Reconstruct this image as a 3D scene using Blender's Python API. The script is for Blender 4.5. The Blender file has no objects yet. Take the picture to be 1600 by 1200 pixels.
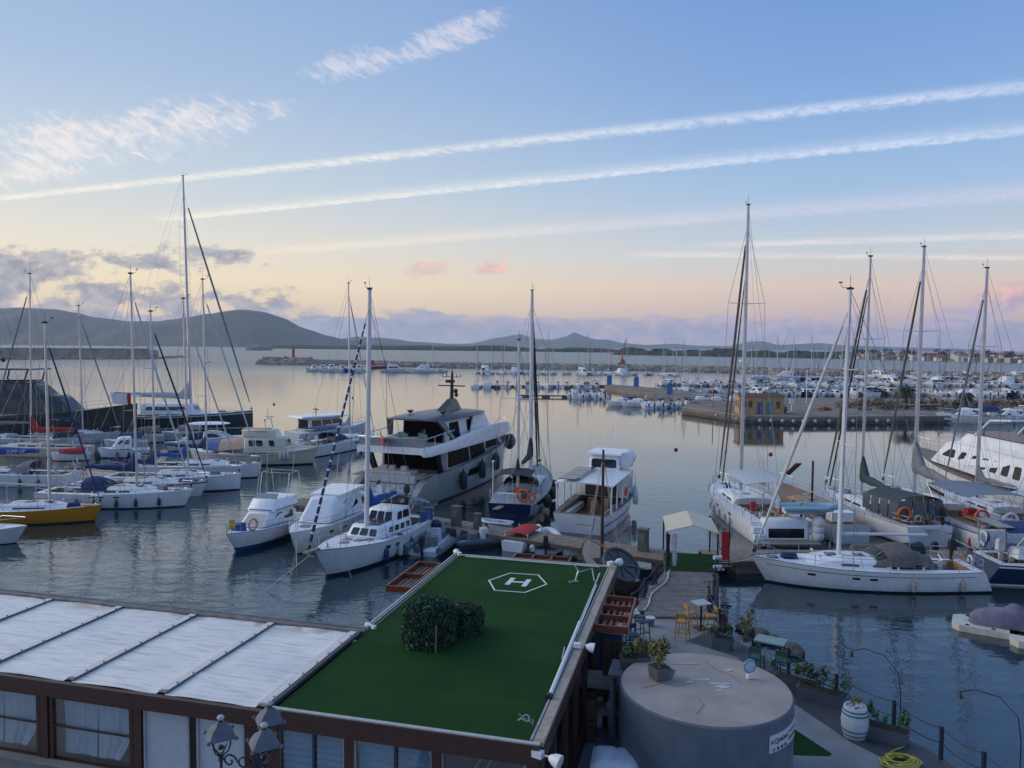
import bpy, math, random
from math import sin, cos, pi, radians, sqrt, atan2, exp
from mathutils import Vector, Matrix, noise as mnoise
random.seed(7)
S = bpy.context.scene
COL = S.collection
# ------------------------------------------------------------------ camera
CAMH, FPX, PITCH, ROLL = 12.5, 1202.0, radians(-2.8), radians(0.5)   # FPX: focal length for a 1600 px wide frame
cam = bpy.data.cameras.new('camera'); cam.sensor_width = 36.0; cam.lens = 36.0 * FPX / 1600.0
cam.clip_start = 0.1; cam.clip_end = 40000.0
camo = bpy.data.objects.new('camera', cam); COL.objects.link(camo)
_f = Vector((0, cos(PITCH), sin(PITCH))); _r0 = Vector((1, 0, 0)); _u0 = _r0.cross(_f)
_r = _r0 * cos(ROLL) + _u0 * sin(ROLL); _u = _u0 * cos(ROLL) - _r0 * sin(ROLL)
camo.matrix_world = Matrix(((_r.x, _u.x, -_f.x, 0), (_r.y, _u.y, -_f.y, 0), (_r.z, _u.z, -_f.z, CAMH), (0, 0, 0, 1)))
S.camera = camo
def ray(px, py): return _f + _r * ((px - 800) / FPX) + _u * ((600 - py) / FPX)
def W(px, py, z=0.0):                     # where a line of sight meets the level z (surveying the photograph)
    d = ray(px, py); t = (z - CAMH) / d.z; return Vector((d.x * t, d.y * t, z))
def at(px, py, y):                        # the point at distance y
    d = ray(px, py); t = y / d.y; return Vector((d.x * t, y, CAMH + d.z * t))
def ztop(x, y, py):                       # height at plan position x,y that is seen at row py
    lo, hi = -5.0, 800.0
    for _ in range(50):
        m = (lo + hi) / 2; v = Vector((x, y, m - CAMH)); yy = 600 - FPX * v.dot(_u) / v.dot(_f)
        if yy > py: lo = m
        else: hi = m
    return lo
# ------------------------------------------------------------------ sky
def lin(c): return tuple(((v / 255) / 12.92 if v / 255 <= .04045 else ((v / 255 + .055) / 1.055) ** 2.4) for v in c)
SUN_AZ, SUN_EL, GLOW_AZ = radians(-76), radians(24.0), radians(-50)
wd = bpy.data.worlds.new('World'); S.world = wd; wd.use_nodes = True
wt = wd.node_tree; wt.nodes.clear()
wd.cycles.sampling_method = 'MANUAL'; wd.cycles.sample_map_resolution = 256
class NT:
    def __init__(s, t): s.t = t
    def put(s, sock, v):
        if v is None: return
        if isinstance(v, bpy.types.NodeSocket): s.t.links.new(v, sock)
        elif isinstance(v, (tuple, list)) and len(v) == 3 and sock.type == 'RGBA': sock.default_value = (*v, 1)
        else: sock.default_value = v
    def n(s, typ, ins=(), **kw):
        nd = s.t.nodes.new(typ)
        for k, v in kw.items(): setattr(nd, k, v)
        for k, v in (ins.items() if isinstance(ins, dict) else enumerate(ins)): s.put(nd.inputs[k], v)
        return nd
    def m(s, op, a, b=None, c=None, clamp=False): return s.n('ShaderNodeMath', [a, b, c], operation=op, use_clamp=clamp).outputs[0]
    def vm(s, op, a, b=None):
        nd = s.n('ShaderNodeVectorMath', [a, b], operation=op); return nd.outputs['Value' if op in ('DOT_PRODUCT', 'LENGTH') else 'Vector']
    def xyz(s, x, y, z): return s.n('ShaderNodeCombineXYZ', [x, y, z]).outputs[0]
    def ss(s, v, a, b, lo=0.0, hi=1.0, typ='SMOOTHSTEP'):
        return s.n('ShaderNodeMapRange', {'Value': v, 'From Min': a, 'From Max': b, 'To Min': lo, 'To Max': hi}, interpolation_type=typ).outputs[0]
    def noise(s, vec, scale, detail=4, rough=.55, dist=0.0):
        return s.n('ShaderNodeTexNoise', {'Vector': vec, 'Scale': scale, 'Detail': detail, 'Roughness': rough, 'Distortion': dist}).outputs[0]
    def mix(s, f, a, b, typ='MIX'):
        nd = s.n('ShaderNodeMix', data_type='RGBA', blend_type=typ)
        s.put(nd.inputs[0], f); s.put(nd.inputs[6], a); s.put(nd.inputs[7], b); return nd.outputs[2]
    def ramp(s, f, stops):
        nd = s.n('ShaderNodeValToRGB', [f]); e = nd.color_ramp.elements
        while len(e) < len(stops): e.new(.5)
        for q, (p, c) in zip(e, stops): q.position = p; q.color = (*c, 1)
        return nd.outputs[0]
w = NT(wt)
dirn = w.vm('NORMALIZE', w.n('ShaderNodeTexCoord').outputs['Generated'])
sep = w.n('ShaderNodeSeparateXYZ', [dirn]); dx, dy, dz = sep.outputs
zc = w.m('MAXIMUM', dz, 0.0); e_ = w.m('POWER', zc, .5)
RL = [(0, (200, 186, 182)), (.187, (242, 212, 174)), (.274, (250, 228, 186)), (.342, (234, 224, 204)), (.443, (198, 209, 218)), (.556, (162, 186, 216)), (.64, (144, 172, 210)), (1, (132, 158, 198))]
RR = [(0, (176, 168, 190)), (.187, (216, 186, 180)), (.274, (226, 202, 186)), (.342, (200, 206, 212)), (.443, (157, 188, 222)), (.556, (125, 163, 215)), (.64, (108, 148, 208)), (1, (110, 145, 196))]
EXPO = .44
horiz = w.vm('NORMALIZE', w.xyz(dx, dy, 0.0))
sunf = w.ss(w.vm('DOT_PRODUCT', horiz, (sin(GLOW_AZ), cos(GLOW_AZ), 0)), .25, .99)
sky = w.mix(sunf, w.ramp(e_, [(p, tuple(v / 2 ** (EXPO - .12) for v in lin(c))) for p, c in RR]), w.ramp(e_, [(p, tuple(v / 2 ** (EXPO - .12) for v in lin(c))) for p, c in RL]))
nish = w.n('ShaderNodeTexSky', sky_type='NISHITA', sun_disc=False, sun_elevation=SUN_EL, sun_rotation=SUN_AZ, air_density=1.0, dust_density=1.5, ozone_density=2.0)
nis = w.mix(1.0, nish.outputs[0], (.12, .12, .12), 'MULTIPLY')
sky = w.mix(.06, sky, nis)
# high cloud: a plane above the place; u,v are plan coordinates on it in units of its height
zq = w.m('MAXIMUM', dz, .012)
cp = w.xyz(w.m('DIVIDE', dx, zq), w.m('DIVIDE', dy, zq), 0.0)
up = w.ss(dz, .015, .05)
NZ = NZ2 = None
def trail(a, b, wa, wb, op, col, sc=3.0, feather=1.0, vary=.5, start=None):
    """a contrail: the straight line over the place seen through points a and b; wa,wb half widths (px) there"""
    global sky
    A, B = ray(*a), ray(*b); A = Vector((A.x / A.z, A.y / A.z)); B = Vector((B.x / B.z, B.y / B.z))
    t = (B - A); ln = t.length; t /= ln; n = Vector((-t.y, t.x))
    def wd_(p, h):
        q = ray(p[0], p[1] + h); q = Vector((q.x / q.z, q.y / q.z)); o = ray(*p); o = Vector((o.x / o.z, o.y / o.z)); return abs((q - o).dot(n))
    ha, hb = wd_(a, wa), wd_(b, wb)
    if n.dot(Vector((0, 1))) > 0: n = -n                 # positive side = nearer the zenith
    s_ = w.m('SUBTRACT', w.vm('DOT_PRODUCT', cp, (n.x, n.y, 0)), n.dot(A))
    l_ = w.m('SUBTRACT', w.vm('DOT_PRODUCT', cp, (t.x, t.y, 0)), t.dot(A))
    hw = w.m('MAXIMUM', w.ss(l_, 0.0, ln, ha, hb, 'LINEAR'), 1e-4)
    global NZ, NZ2
    if NZ is None: NZ = w.noise(w.xyz(w.m('MULTIPLY', l_, 1.0), w.m('MULTIPLY', s_, .55), 0.0), 19.0, 5, .68, .4); NZ2 = w.noise(cp, sc * .9, 3)
    nz, nz2 = NZ, NZ2
    q = w.m('DIVIDE', w.m('ADD', s_, w.m('MULTIPLY', w.m('SUBTRACT', nz, .5), w.m('MULTIPLY', hw, 1.35))), hw)
    lowe = w.ss(q, -1.4, -.1 if feather == 1 else -.5); hie = w.ss(q, .0, 1.4 * feather if feather == 1 else 1.15 * feather, 1.0, 0.0)
    f = w.m('MULTIPLY', w.m('MULTIPLY', lowe, hie), w.m('MULTIPLY', op, w.ss(nz2, .3, .7, 1 - vary, 1.0)))
    if feather > 1: f = w.m('MULTIPLY', f, w.ss(q, -.2, 1.0, 1.0, .55))
    f = w.m('MULTIPLY', f, w.m('MULTIPLY', up, w.ss(nz, .32, .62, .38, 1.0)))
    if start: f = w.m('MULTIPLY', f, w.ss(l_, start[0] * ln, start[1] * ln))
    sky = w.mix(f, sky, col)
CW = lin((238, 226, 222)); CY = lin((246, 234, 208)); CB = lin((206, 210, 226))
cwarm = w.mix(sunf, lin((214, 218, 232)), lin((250, 238, 212)))
trail((0, 310), (1600, 135), 5, 11, .58, cwarm, 2.2, 1.0, .25)
trail((240, 344), (1600, 203), 4, 8, .62, cwarm, 2.6, 2.6, .25, (-.02, .06))
trail((360, 397), (1600, 298), 6, 14, .5, w.mix(sunf, lin((204, 196, 214)), lin((248, 226, 196))), 1.5, 1.5, .3, (-.03, .15))
trail((1060, 384), (1600, 366), 5, 7, .55, lin((232, 220, 214)), 1.2, 1.3, .5, (-.05, .3))
trail((960, 396), (1180, 398), 5, 5, .55, lin((236, 222, 208)), 2.0, 1.2, .6, (.0, .3))
yq = w.m('MAXIMUM', w.m('ABSOLUTE', dy), .05)
uu, vv = w.m('DIVIDE', dx, yq), w.m('DIVIDE', dz, yq)
uv2 = w.xyz(uu, vv, 0.0)
def ell(px, py, rx, ry, ang=0.0):                       # 1 at the centre of an elliptic patch of sky, 0 at its rim
    d = ray(px, py); mp = w.n('ShaderNodeMapping', {'Vector': uv2, 'Location': (d.x / d.y, d.z / d.y, 0), 'Rotation': (0, 0, ang), 'Scale': (rx / FPX, ry / FPX, 1)}, vector_type='TEXTURE').outputs[0]
    return w.m('SUBTRACT', 1.0, w.vm('DOT_PRODUCT', mp, mp), clamp=True)
def cirrus(patches, op, ang, sc, col):
    global sky
    msk = None
    for p in patches: q = ell(*p); msk = q if msk is None else w.m('MAXIMUM', msk, q)
    ca, sa = cos(ang), sin(ang)
    st = w.xyz(w.m('ADD', w.m('MULTIPLY', uu, ca * 1.0), w.m('MULTIPLY', vv, sa * 1.0)), w.m('MULTIPLY', w.m('SUBTRACT', w.m('MULTIPLY', vv, ca), w.m('MULTIPLY', uu, sa)), 2.5), 0.0)
    fine = w.noise(st, sc, 6, .66, .5); big = w.noise(w.xyz(uu, w.m('MULTIPLY', vv, 2.0), 3.0), 11, 3)
    f = w.m('MULTIPLY', w.ss(w.m('ADD', w.m('ADD', w.m('MULTIPLY', msk, .28), w.m('MULTIPLY', big, .45)), w.m('MULTIPLY', fine, .75)), .70, 1.02), w.ss(msk, 0.0, .35))
    sky = w.mix(w.m('MULTIPLY', f, op), sky, col)
cirrus([(150, 215, 330, 62, .13), (330, 185, 180, 38, .1), (30, 270, 160, 34, .1)], .56, -.5, 40, lin((244, 226, 214)))
cirrus([(560, 95, 110, 34, .2), (700, 55, 140, 32, .35), (660, 75, 170, 26, .3)], .42, -.5, 44, lin((238, 222, 220)))
# low cumulus, lit from behind
cn = w.noise(w.xyz(uu, w.m('MULTIPLY', vv, 2.1), 1.7), 13, 6, .58); cn2 = w.noise(w.xyz(uu, w.m('MULTIPLY', vv, 1.5), 7.7), 46, 4, .6)
def cumulus(patches, thr, soft, op, colr):
    global sky
    msk = None
    for p in patches: q = ell(*p); msk = q if msk is None else w.m('MAXIMUM', msk, q)
    v = w.m('ADD', w.m('MULTIPLY', w.m('POWER', msk, .6), .55), w.m('ADD', w.m('MULTIPLY', cn, 1.25), w.m('MULTIPLY', cn2, .42)))
    f = w.m('MULTIPLY', w.ss(v, thr + .42, thr + .42 + soft), w.ss(msk, 0.0, .5))
    sky = w.mix(w.m('MULTIPLY', f, op), sky, colr)
fl = w.ss(cn2, .35, .68)
dark = w.mix(fl, lin((108, 116, 138)), lin((164, 160, 168)))
purp = w.mix(fl, lin((150, 148, 178)), lin((186, 168, 188)))
pink = w.mix(fl, lin((168, 140, 156)), lin((236, 176, 158)))
bank = w.ss(vv, .014, .070, 1.0, 0.0)                    # a bank lying along the whole horizon, tops uneven
bt = w.m('ADD', bank, w.m('ADD', w.m('MULTIPLY', w.m('SUBTRACT', cn, .5), 1.5), w.m('MULTIPLY', w.m('SUBTRACT', cn2, .5), .55)))
sky = w.mix(w.m('MULTIPLY', w.ss(bt, .52, .66), .78), sky, w.mix(sunf, purp, w.mix(fl, lin((128, 134, 158)), lin((166, 162, 176)))))
cumulus([(60, 412, 190, 38), (270, 405, 200, 34, -.05), (110, 470, 300, 66), (400, 466, 130, 30), (-150, 430, 240, 70)], .77, .17, .84, dark)
cumulus([(600, 505, 220, 34), (820, 518, 180, 22), (470, 500, 120, 34)], .80, .2, .75, w.mix(fl, lin((132, 138, 166)), lin((160, 158, 178))))
cumulus([(1530, 480, 170, 32, .05), (1400, 505, 280, 26), (1190, 520, 200, 20), (1800, 470, 200, 50)], .80, .25, .75, purp)
cumulus([(655, 420, 80, 26, .12), (765, 414, 58, 26, .25), (1560, 462, 120, 32, .15), (1398, 468, 44, 18)], .86, .24, .6, pink)
bg = w.n('ShaderNodeBackground', {'Color': sky, 'Strength': 1.0})
wt.links.new(bg.outputs[0], w.n('ShaderNodeOutputWorld').inputs[0])
# ------------------------------------------------------------------ western sun lamp, very soft; raised above the real low sun to brighten roofs
sl = bpy.data.lights.new('sun', 'SUN'); sl.energy = 1.35; sl.angle = radians(50); sl.color = (1.0, .90, .78)
so = bpy.data.objects.new('sun', sl); COL.objects.link(so)
so.rotation_euler = Vector((-sin(SUN_AZ) * cos(SUN_EL), -cos(SUN_AZ) * cos(SUN_EL), -sin(SUN_EL))).to_track_quat('-Z', 'Y').to_euler()
S.view_settings.view_transform = 'Standard'; S.view_settings.look = 'None'; S.view_settings.exposure = EXPO; S.view_settings.gamma = 1.0
S.view_settings.use_curve_mapping = False
S.cycles.use_denoising = True; S.cycles.max_bounces = 8; S.cycles.transparent_max_bounces = 12; S.cycles.volume_bounces = 1
S.cycles.caustics_reflective = False; S.cycles.caustics_refractive = False
# ------------------------------------------------------------------ materials
MATS = {}
def M(name, rgb, rough=.5, metal=0.0, var=.12, scale=6.0, bump=0.0, bscale=40.0, streak=0.0, spec=.5, stretch=(1, 1, 1), dirt=None, world=False):
    """procedural material: base colour broken by noise, optional vertical run-off streaks and fine relief"""
    if name in MATS: return MATS[name]
    m = bpy.data.materials.new(name); m.use_nodes = True; t = m.node_tree; t.nodes.clear(); q = NT(t)
    tc = q.n('ShaderNodeTexCoord').outputs['Object']
    if world: tc = q.n('ShaderNodeNewGeometry').outputs['Position']
    st = q.vm('MULTIPLY', tc, stretch)
    c = rgb
    if var:
        nz = q.noise(st, scale, 5, .6)
        c = q.mix(q.ss(nz, .28, .72), tuple(v * (1 - var) for v in rgb), tuple(min(1, v * (1 + var)) for v in rgb))
    if streak:
        sn = q.noise(q.vm('MULTIPLY', tc, (5, 5, .35)), 2.2, 4, .6)
        c = q.mix(q.m('MULTIPLY', q.ss(sn, .52, .8), streak), c, dirt or (.22, .2, .16))
    b = q.n('ShaderNodeBsdfPrincipled', {'Base Color': c, 'Roughness': rough, 'Metallic': metal, 'Specular IOR Level': spec})
    if rough > .12 and var: q.put(b.inputs['Roughness'], q.ss(q.noise(tc, scale * 2.3, 3), .3, .7, rough * .85, min(1, rough * 1.15), 'LINEAR'))
    if bump:
        bn = q.n('ShaderNodeBump', {'Strength': 1.0, 'Distance': bump, 'Height': q.noise(st, bscale, 4, .6)}); q.put(b.inputs['Normal'], bn.outputs[0])
    t.links.new(b.outputs[0], q.n('ShaderNodeOutputMaterial').inputs[0]); MATS[name] = m; return m
gel = M('gelcoat_white', (.80, .81, .82), .28, var=.06, scale=1.5, streak=.25)
gel2 = M('gelcoat_grey_white', (.60, .62, .64), .3, var=.07, scale=1.5, streak=.3)
cream = M('gelcoat_cream', (.66, .60, .47), .3, var=.06, streak=.25)
deckw = M('deck_nonskid', (.74, .75, .77), .6, var=.08, scale=3, bump=.002, bscale=120)
greyhull = M('paint_warm_grey', (.33, .335, .34), .22, var=.05, scale=.8)
darkgreen = M('paint_dark_grey_green', (.035, .045, .045), .2, var=.1, scale=.7)
navy = M('paint_navy', (.012, .022, .07), .18, var=.1, scale=1)
yellow = M('paint_yellow', (.55, .235, .012), .3, var=.08, streak=.25)
bluep = M('paint_blue', (.02, .07, .24), .3)
redp = M('paint_red', (.38, .03, .03), .35)
black = M('rubber_black', (.012, .013, .015), .5)
antif = M('antifouling_dark', (.02, .022, .035), .6)
antir = M('antifouling_red', (.09, .015, .02), .6)
alu = M('mast_aluminium', (.55, .56, .58), .38, .55, var=.08, scale=2)
mastw = M('mast_painted_white', (.66, .67, .68), .35, var=.06)
steel = M('stainless_steel', (.62, .63, .65), .25, .9, var=.05)
wire = M('rigging_wire', (.16, .17, .19), .4, .6, var=.1)
rope = M('rope_white', (.6, .58, .52), .8, bump=.004, bscale=90)
roped = M('rope_dark', (.05, .05, .06), .8)
canvN = M('canvas_navy', (.016, .035, .12), .8, var=.2, scale=4, bump=.012, bscale=7)
canvB = M('canvas_royal_blue', (.015, .075, .30), .8, var=.2, scale=4, bump=.012, bscale=7)
canvG = M('canvas_grey', (.20, .21, .22), .8, var=.2, scale=4, bump=.012, bscale=7)
canvL = M('canvas_light_grey', (.50, .51, .52), .8, var=.1, scale=4, bump=.012, bscale=7)
canvT = M('canvas_taupe', (.13, .115, .105), .8, var=.2, scale=4, bump=.012, bscale=7)
canvR = M('canvas_red', (.40, .025, .03), .8, var=.2, scale=4, bump=.012, bscale=7)
canvE = M('canvas_beige', (.50, .36, .24), .8, var=.15, scale=4, bump=.012, bscale=7)
canvD = M('canvas_dark_green_grey', (.045, .06, .062), .8, var=.2, scale=4, bump=.012, bscale=7)
canvK = M('canvas_black', (.018, .02, .026), .75, var=.2, scale=4, bump=.012, bscale=7)
sailw = M('sail_cloth', (.56, .56, .55), .8, var=.12, scale=3)
glassd = M('window_dark_glass', (.012, .015, .02), .06, var=.3, scale=1, spec=.6)
glasst = M('window_tinted_glass', (.03, .065, .075), .06, var=.3, scale=1, spec=.6)
teak = M('teak_deck', (.32, .19, .10), .65, var=.22, scale=3, stretch=(1, 12, 1))
teakg = M('teak_weathered', (.22, .19, .16), .75, var=.2, scale=3, stretch=(12, 1, 1))
varn = M('wood_varnished_red', (.16, .042, .022), .35, var=.3, scale=5, stretch=(1, 1, 9))
fendw = M('fender_white', (.62, .63, .63), .45, var=.1)
fendb = M('fender_blue', (.015, .05, .20), .45, var=.15)
fendk = M('fender_dark', (.03, .035, .05), .55, var=.2)
orange = M('lifebuoy_orange', (.66, .13, .04), .5, var=.1)
pvcg = M('inflatable_grey', (.13, .16, .19), .5, var=.12)
pvcw = M('inflatable_white', (.60, .63, .66), .45, var=.08)
solar = M('solar_panel', (.06, .055, .06), .2, var=.15)
plast = M('plastic_white', (.7, .71, .72), .4, var=.05)
# ------------------------------------------------------------------ geometry helpers
def V(*a): return Vector(a)
class G:
    """collects faces; obj() turns it into one mesh object"""
    def __init__(s): s.v, s.f, s.m = [], [], []
    def add(s, vs, fs, m=0):
        o = len(s.v); s.v += [tuple(p) for p in vs]; s.f += [tuple(i + o for i in f) for f in fs]; s.m += [m] * len(fs); return s
    def box(s, c, d, rz=0.0, m=0, top=1.0, ry=0.0):
        hx, hy, hz = d[0] / 2, d[1] / 2, d[2] / 2; R = Matrix.Rotation(rz, 3, 'Z') @ Matrix.Rotation(ry, 3, 'Y'); c = Vector(c)
        vs = [c + R @ Vector((sx * hx * (top if sz > 0 else 1), sy * hy * (top if sz > 0 else 1), sz * hz)) for sz in (-1, 1) for sy in (-1, 1) for sx in (-1, 1)]
        return s.add(vs, [(0, 2, 3, 1), (4, 5, 7, 6), (0, 1, 5, 4), (1, 3, 7, 5), (3, 2, 6, 7), (2, 0, 4, 6)], m)
    def loft(s, rings, m=0, closed=True, cap=True, ms=None):
        n = len(rings[0]); o = len(s.v)
        for r in rings: s.v += [tuple(p) for p in r]
        for i in range(len(rings) - 1):
            for j in range(n if closed else n - 1):
                k = (j + 1) % n; s.f.append((o + i * n + j, o + i * n + k, o + (i + 1) * n + k, o + (i + 1) * n + j)); s.m.append(ms[j] if ms else m)
        if cap and closed:
            s.f.append(tuple(o + j for j in reversed(range(n)))); s.m.append(m)
            s.f.append(tuple(o + (len(rings) - 1) * n + j for j in range(n))); s.m.append(m)
        return s
    def tube(s, pts, r, n=6, m=0, cap=True, sy=1.0):
        pts = [Vector(p) for p in pts]; rs = r if isinstance(r, (list, tuple)) else [r] * len(pts); rings = []
        for i, p in enumerate(pts):
            d = (pts[min(i + 1, len(pts) - 1)] - pts[max(i - 1, 0)])
            d = d.normalized() if d.length > 1e-9 else Vector((0, 0, 1))
            a = d.cross(Vector((0, 0, 1)) if abs(d.z) < .9 else Vector((0, 1, 0))).normalized(); b = d.cross(a).normalized()
            rings.append([p + a * (rs[i] * cos(2 * pi * k / n)) * sy + b * (rs[i] * sin(2 * pi * k / n)) for k in range(n)])
        return s.loft(rings, m, True, cap)
    def lathe(s, prof, c=(0, 0, 0), n=14, m=0, mat=None):
        c = Vector(c); rings = [[(r * cos(2 * pi * k / n), r * sin(2 * pi * k / n), z) for k in range(n)] for r, z in prof]
        if mat is None: mat = Matrix.Identity(3)
        return s.loft([[c + mat @ Vector(p) for p in r] for r in rings], m)
    def prism(s, poly, z0, z1, m=0):
        n = len(poly); a = sum(poly[i][0] * poly[(i + 1) % n][1] - poly[(i + 1) % n][0] * poly[i][1] for i in range(n))
        if a < 0: poly = list(reversed(poly))
        vs = [(p[0], p[1], z0) for p in poly] + [(p[0], p[1], z1) for p in poly]
        return s.add(vs, [tuple(reversed(range(n))), tuple(range(n, 2 * n))] + [(i, (i + 1) % n, n + (i + 1) % n, n + i) for i in range(n)], m)
    def slab(s, pts, th, m=0):
        """a flat or slightly curved plate: polygon pts pushed back by th along its normal"""
        pts = [Vector(p) for p in pts]; nn = Vector()
        for i in range(len(pts)): a, b = pts[i], pts[(i + 1) % len(pts)]; nn += a.cross(b)
        nn.normalize(); n = len(pts)
        return s.add(pts + [p - nn * th for p in pts], [tuple(range(n)), tuple(reversed(range(n, 2 * n)))] + [(i, n + i, n + (i + 1) % n, (i + 1) % n) for i in range(n)], m)
    def sphere(s, c, r, n=10, k=6, m=0, sc=(1, 1, 1)):
        return s.loft([[(c[0] + sc[0] * r * sin(pi * i / k) * cos(2 * pi * j / n), c[1] + sc[1] * r * sin(pi * i / k) * sin(2 * pi * j / n), c[2] - sc[2] * r * cos(pi * i / k)) for j in range(n)] for i in [.02] + list(range(1, k)) + [k - .02]], m)
def mesh(name, g, mats, smooth=35):
    me = bpy.data.meshes.new(name); me.from_pydata(g.v, [], g.f)
    if not isinstance(mats, (list, tuple)): mats = [mats]
    for m in mats: me.materials.append(m)
    if len(mats) > 1: me.polygons.foreach_set('material_index', g.m)
    if smooth:
        me.polygons.foreach_set('use_smooth', [True] * len(me.polygons)); me.set_sharp_from_angle(angle=radians(smooth))
    me.update(); return me
def link(name, me, parent=None, loc=None, rot=None, scale=None):
    o = bpy.data.objects.new(name, me); COL.objects.link(o)
    if parent: o.parent = parent
    if loc: o.location = loc
    if rot: o.rotation_euler = rot
    if scale: o.scale = scale
    return o
def obj(name, g, mats, parent=None, loc=None, rot=None, smooth=35): return link(name, mesh(name, g, mats, smooth), parent, loc, rot)
def tag(o, label=None, cat=None, group=None, kind=None):
    if label: o['label'] = label
    if cat: o['category'] = cat
    if group: o['group'] = group
    if kind: o['kind'] = kind
    return o
def thing(name, label, cat, loc=(0, 0, 0), rz=0.0, group=None):
    o = bpy.data.objects.new(name, None); COL.objects.link(o); o.location = loc; o.rotation_euler = (0, 0, rz); o.empty_display_size = .2
    return tag(o, label, cat, group)
KIDS = {}
def copy_tree(o, loc, rz, label=None, group=None, sc=None):
    def rec(a, parent):
        c = a.copy(); COL.objects.link(c); c.parent = parent
        for ch in [x for x in ALLC.get(a.name, [])]: rec(ch, c)
        return c
    c = rec(o, None); c.location = loc; c.rotation_euler = (0, 0, rz)
    if label: c['label'] = label
    if group: c['group'] = group
    if sc: c.scale = (sc, sc, sc)
    return c
ALLC = {}
def remember(o):                            # children table so copies need no scene search
    for ch in o.children: ALLC.setdefault(o.name, []).append(ch); remember(ch)
def text(s, size, mat, parent, mtx, name='lettering', shear=0.0, ext=.004):
    cu = bpy.data.curves.new(name, 'FONT'); cu.body = s; cu.size = size; cu.align_x = 'CENTER'; cu.align_y = 'CENTER'; cu.extrude = ext; cu.shear = shear
    t = bpy.data.objects.new('tmp', cu); COL.objects.link(t); dg = bpy.context.evaluated_depsgraph_get()
    me = bpy.data.meshes.new_from_object(t.evaluated_get(dg)); bpy.data.objects.remove(t); me.materials.clear(); me.materials.append(mat)
    o = link(name, me, parent); o.matrix_local = mtx; return o
def frame(o, x, y):                        # matrix with origin o, x axis and y axis given
    x = Vector(x).normalized(); z = x.cross(Vector(y)).normalized(); y = z.cross(x); m = Matrix((x, y, z)).transposed().to_4x4(); m.translation = Vector(o); return m
# ------------------------------------------------------------------ water
def water_mat():
    m = bpy.data.materials.new('sea_water'); m.use_nodes = True; t = m.node_tree; t.nodes.clear(); q = NT(t)
    p = q.n('ShaderNodeNewGeometry').outputs['Position']
    a = q.noise(q.vm('MULTIPLY', p, (.55, 1.0, 1)), 1.15, 3, .5, .3)
    b = q.noise(q.vm('MULTIPLY', p, (.5, 1.0, 1)), .33, 2, .5, .5)
    c = q.noise(q.vm('MULTIPLY', p, (.8, 1.2, 1)), 4.2, 2, .5)
    sx = q.n('ShaderNodeSeparateXYZ', [p]).outputs[0]
    sy_ = q.n('ShaderNodeSeparateXYZ', [p]).outputs[1]
    calm = q.m('MULTIPLY', q.m('MULTIPLY', q.ss(q.noise(p, .035, 2), .36, .64, .6, 1.1), q.ss(sx, -8.0, 12.0, 1.0, .38)), q.m('ADD', q.ss(sy_, 48.0, 90.0, 1.5, .26), q.ss(sy_, 380.0, 520.0, 0.0, 1.6)))
    h = q.m('ADD', q.m('ADD', q.m('MULTIPLY', a, .045), q.m('MULTIPLY', b, .035)), q.m('MULTIPLY', c, .009))
    bn = q.n('ShaderNodeBump', {'Strength': 1.0, 'Distance': 1.0, 'Height': q.m('MULTIPLY', h, calm)})
    bs = q.n('ShaderNodeBsdfPrincipled', {'Base Color': (.006, .026, .036), 'Roughness': q.m('ADD', q.ss(sy_, 60.0, 200.0, .035, .10), q.ss(sy_, 200.0, 480.0, 0.0, .22)), 'IOR': 1.95, 'Normal': bn.outputs[0]})
    t.links.new(bs.outputs[0], q.n('ShaderNodeOutputMaterial').inputs[0]); return m
wm = water_mat()
g = G(); g.add([(-9000, -60, 0), (9000, -60, 0), (9000, 13000, 0), (-9000, 13000, 0)], [(0, 1, 2, 3)])
tag(obj('sea', g, wm, smooth=0), kind='structure')
# ------------------------------------------------------------------ hills across the bay
hillm = M('hill_scrub', (.034, .041, .048), .95, var=.35, scale=.004, world=True)
townm = M('far_settlement', (.36, .33, .30), .9, var=.3, scale=.01, world=True)
def hill(name, prof, dist, depth, base_py=None, seed=0, mat=hillm, rough=.12):
    """ridge profile read along the skyline, given its distance and a real front and back slope"""
    pts = []
    for i in range(len(prof) - 1):
        (x0, y0), (x1, y1) = prof[i], prof[i + 1]; n = max(1, int((x1 - x0) / 9))
        for k in range(n): u = k / n; us = u * u * (3 - 2 * u) * .6 + u * .4; pts.append((x0 + (x1 - x0) * u, y0 + (y1 - y0) * us))
    pts.append(prof[-1]); rows = [(-1, 0), (-.82, .10), (-.6, .33), (-.4, .58), (-.22, .80), (-.1, .93), (0, 1), (.15, .93), (.5, .6), (1, 0)]
    g = G(); rings = []
    for px, py in pts:
        P = at(px, py, dist); H = max(P.z, 4.0); col = []
        for r, h in rows:
            n1 = mnoise.fractal((px * .012 + seed, r * 1.6, seed), 1.0, 2.0, 5); y = dist + r * depth + n1 * depth * .10
            z = H * h * (1 + (rough * n1 * 2.2 if -1 < r < 0 else 0)) if abs(r) < 1 else -.8
            if -1 < r < 0: z += H * .22 * mnoise.noise((px * .03 + seed * 2, r * 1.2, 0)) * (1 - abs(2 * r + 1)) * 1.0; z = min(z, H * (.99 + .01 * r))
            col.append((P.x * (y / dist) ** .5, y, z))
        rings.append(col)
    g.loft(rings, closed=False); return tag(obj(name, g, mat, smooth=60), kind='structure')
hill('hill', [(-420, 520), (-200, 492), (-60, 484), (40, 481), (85, 483), (120, 489), (150, 496), (205, 502), (245, 502), (290, 496), (330, 490), (372, 484), (390, 484), (415, 488), (440, 496), (480, 514), (510, 524), (545, 532), (600, 538), (660, 541)], 4200, 900, seed=1)
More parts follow.
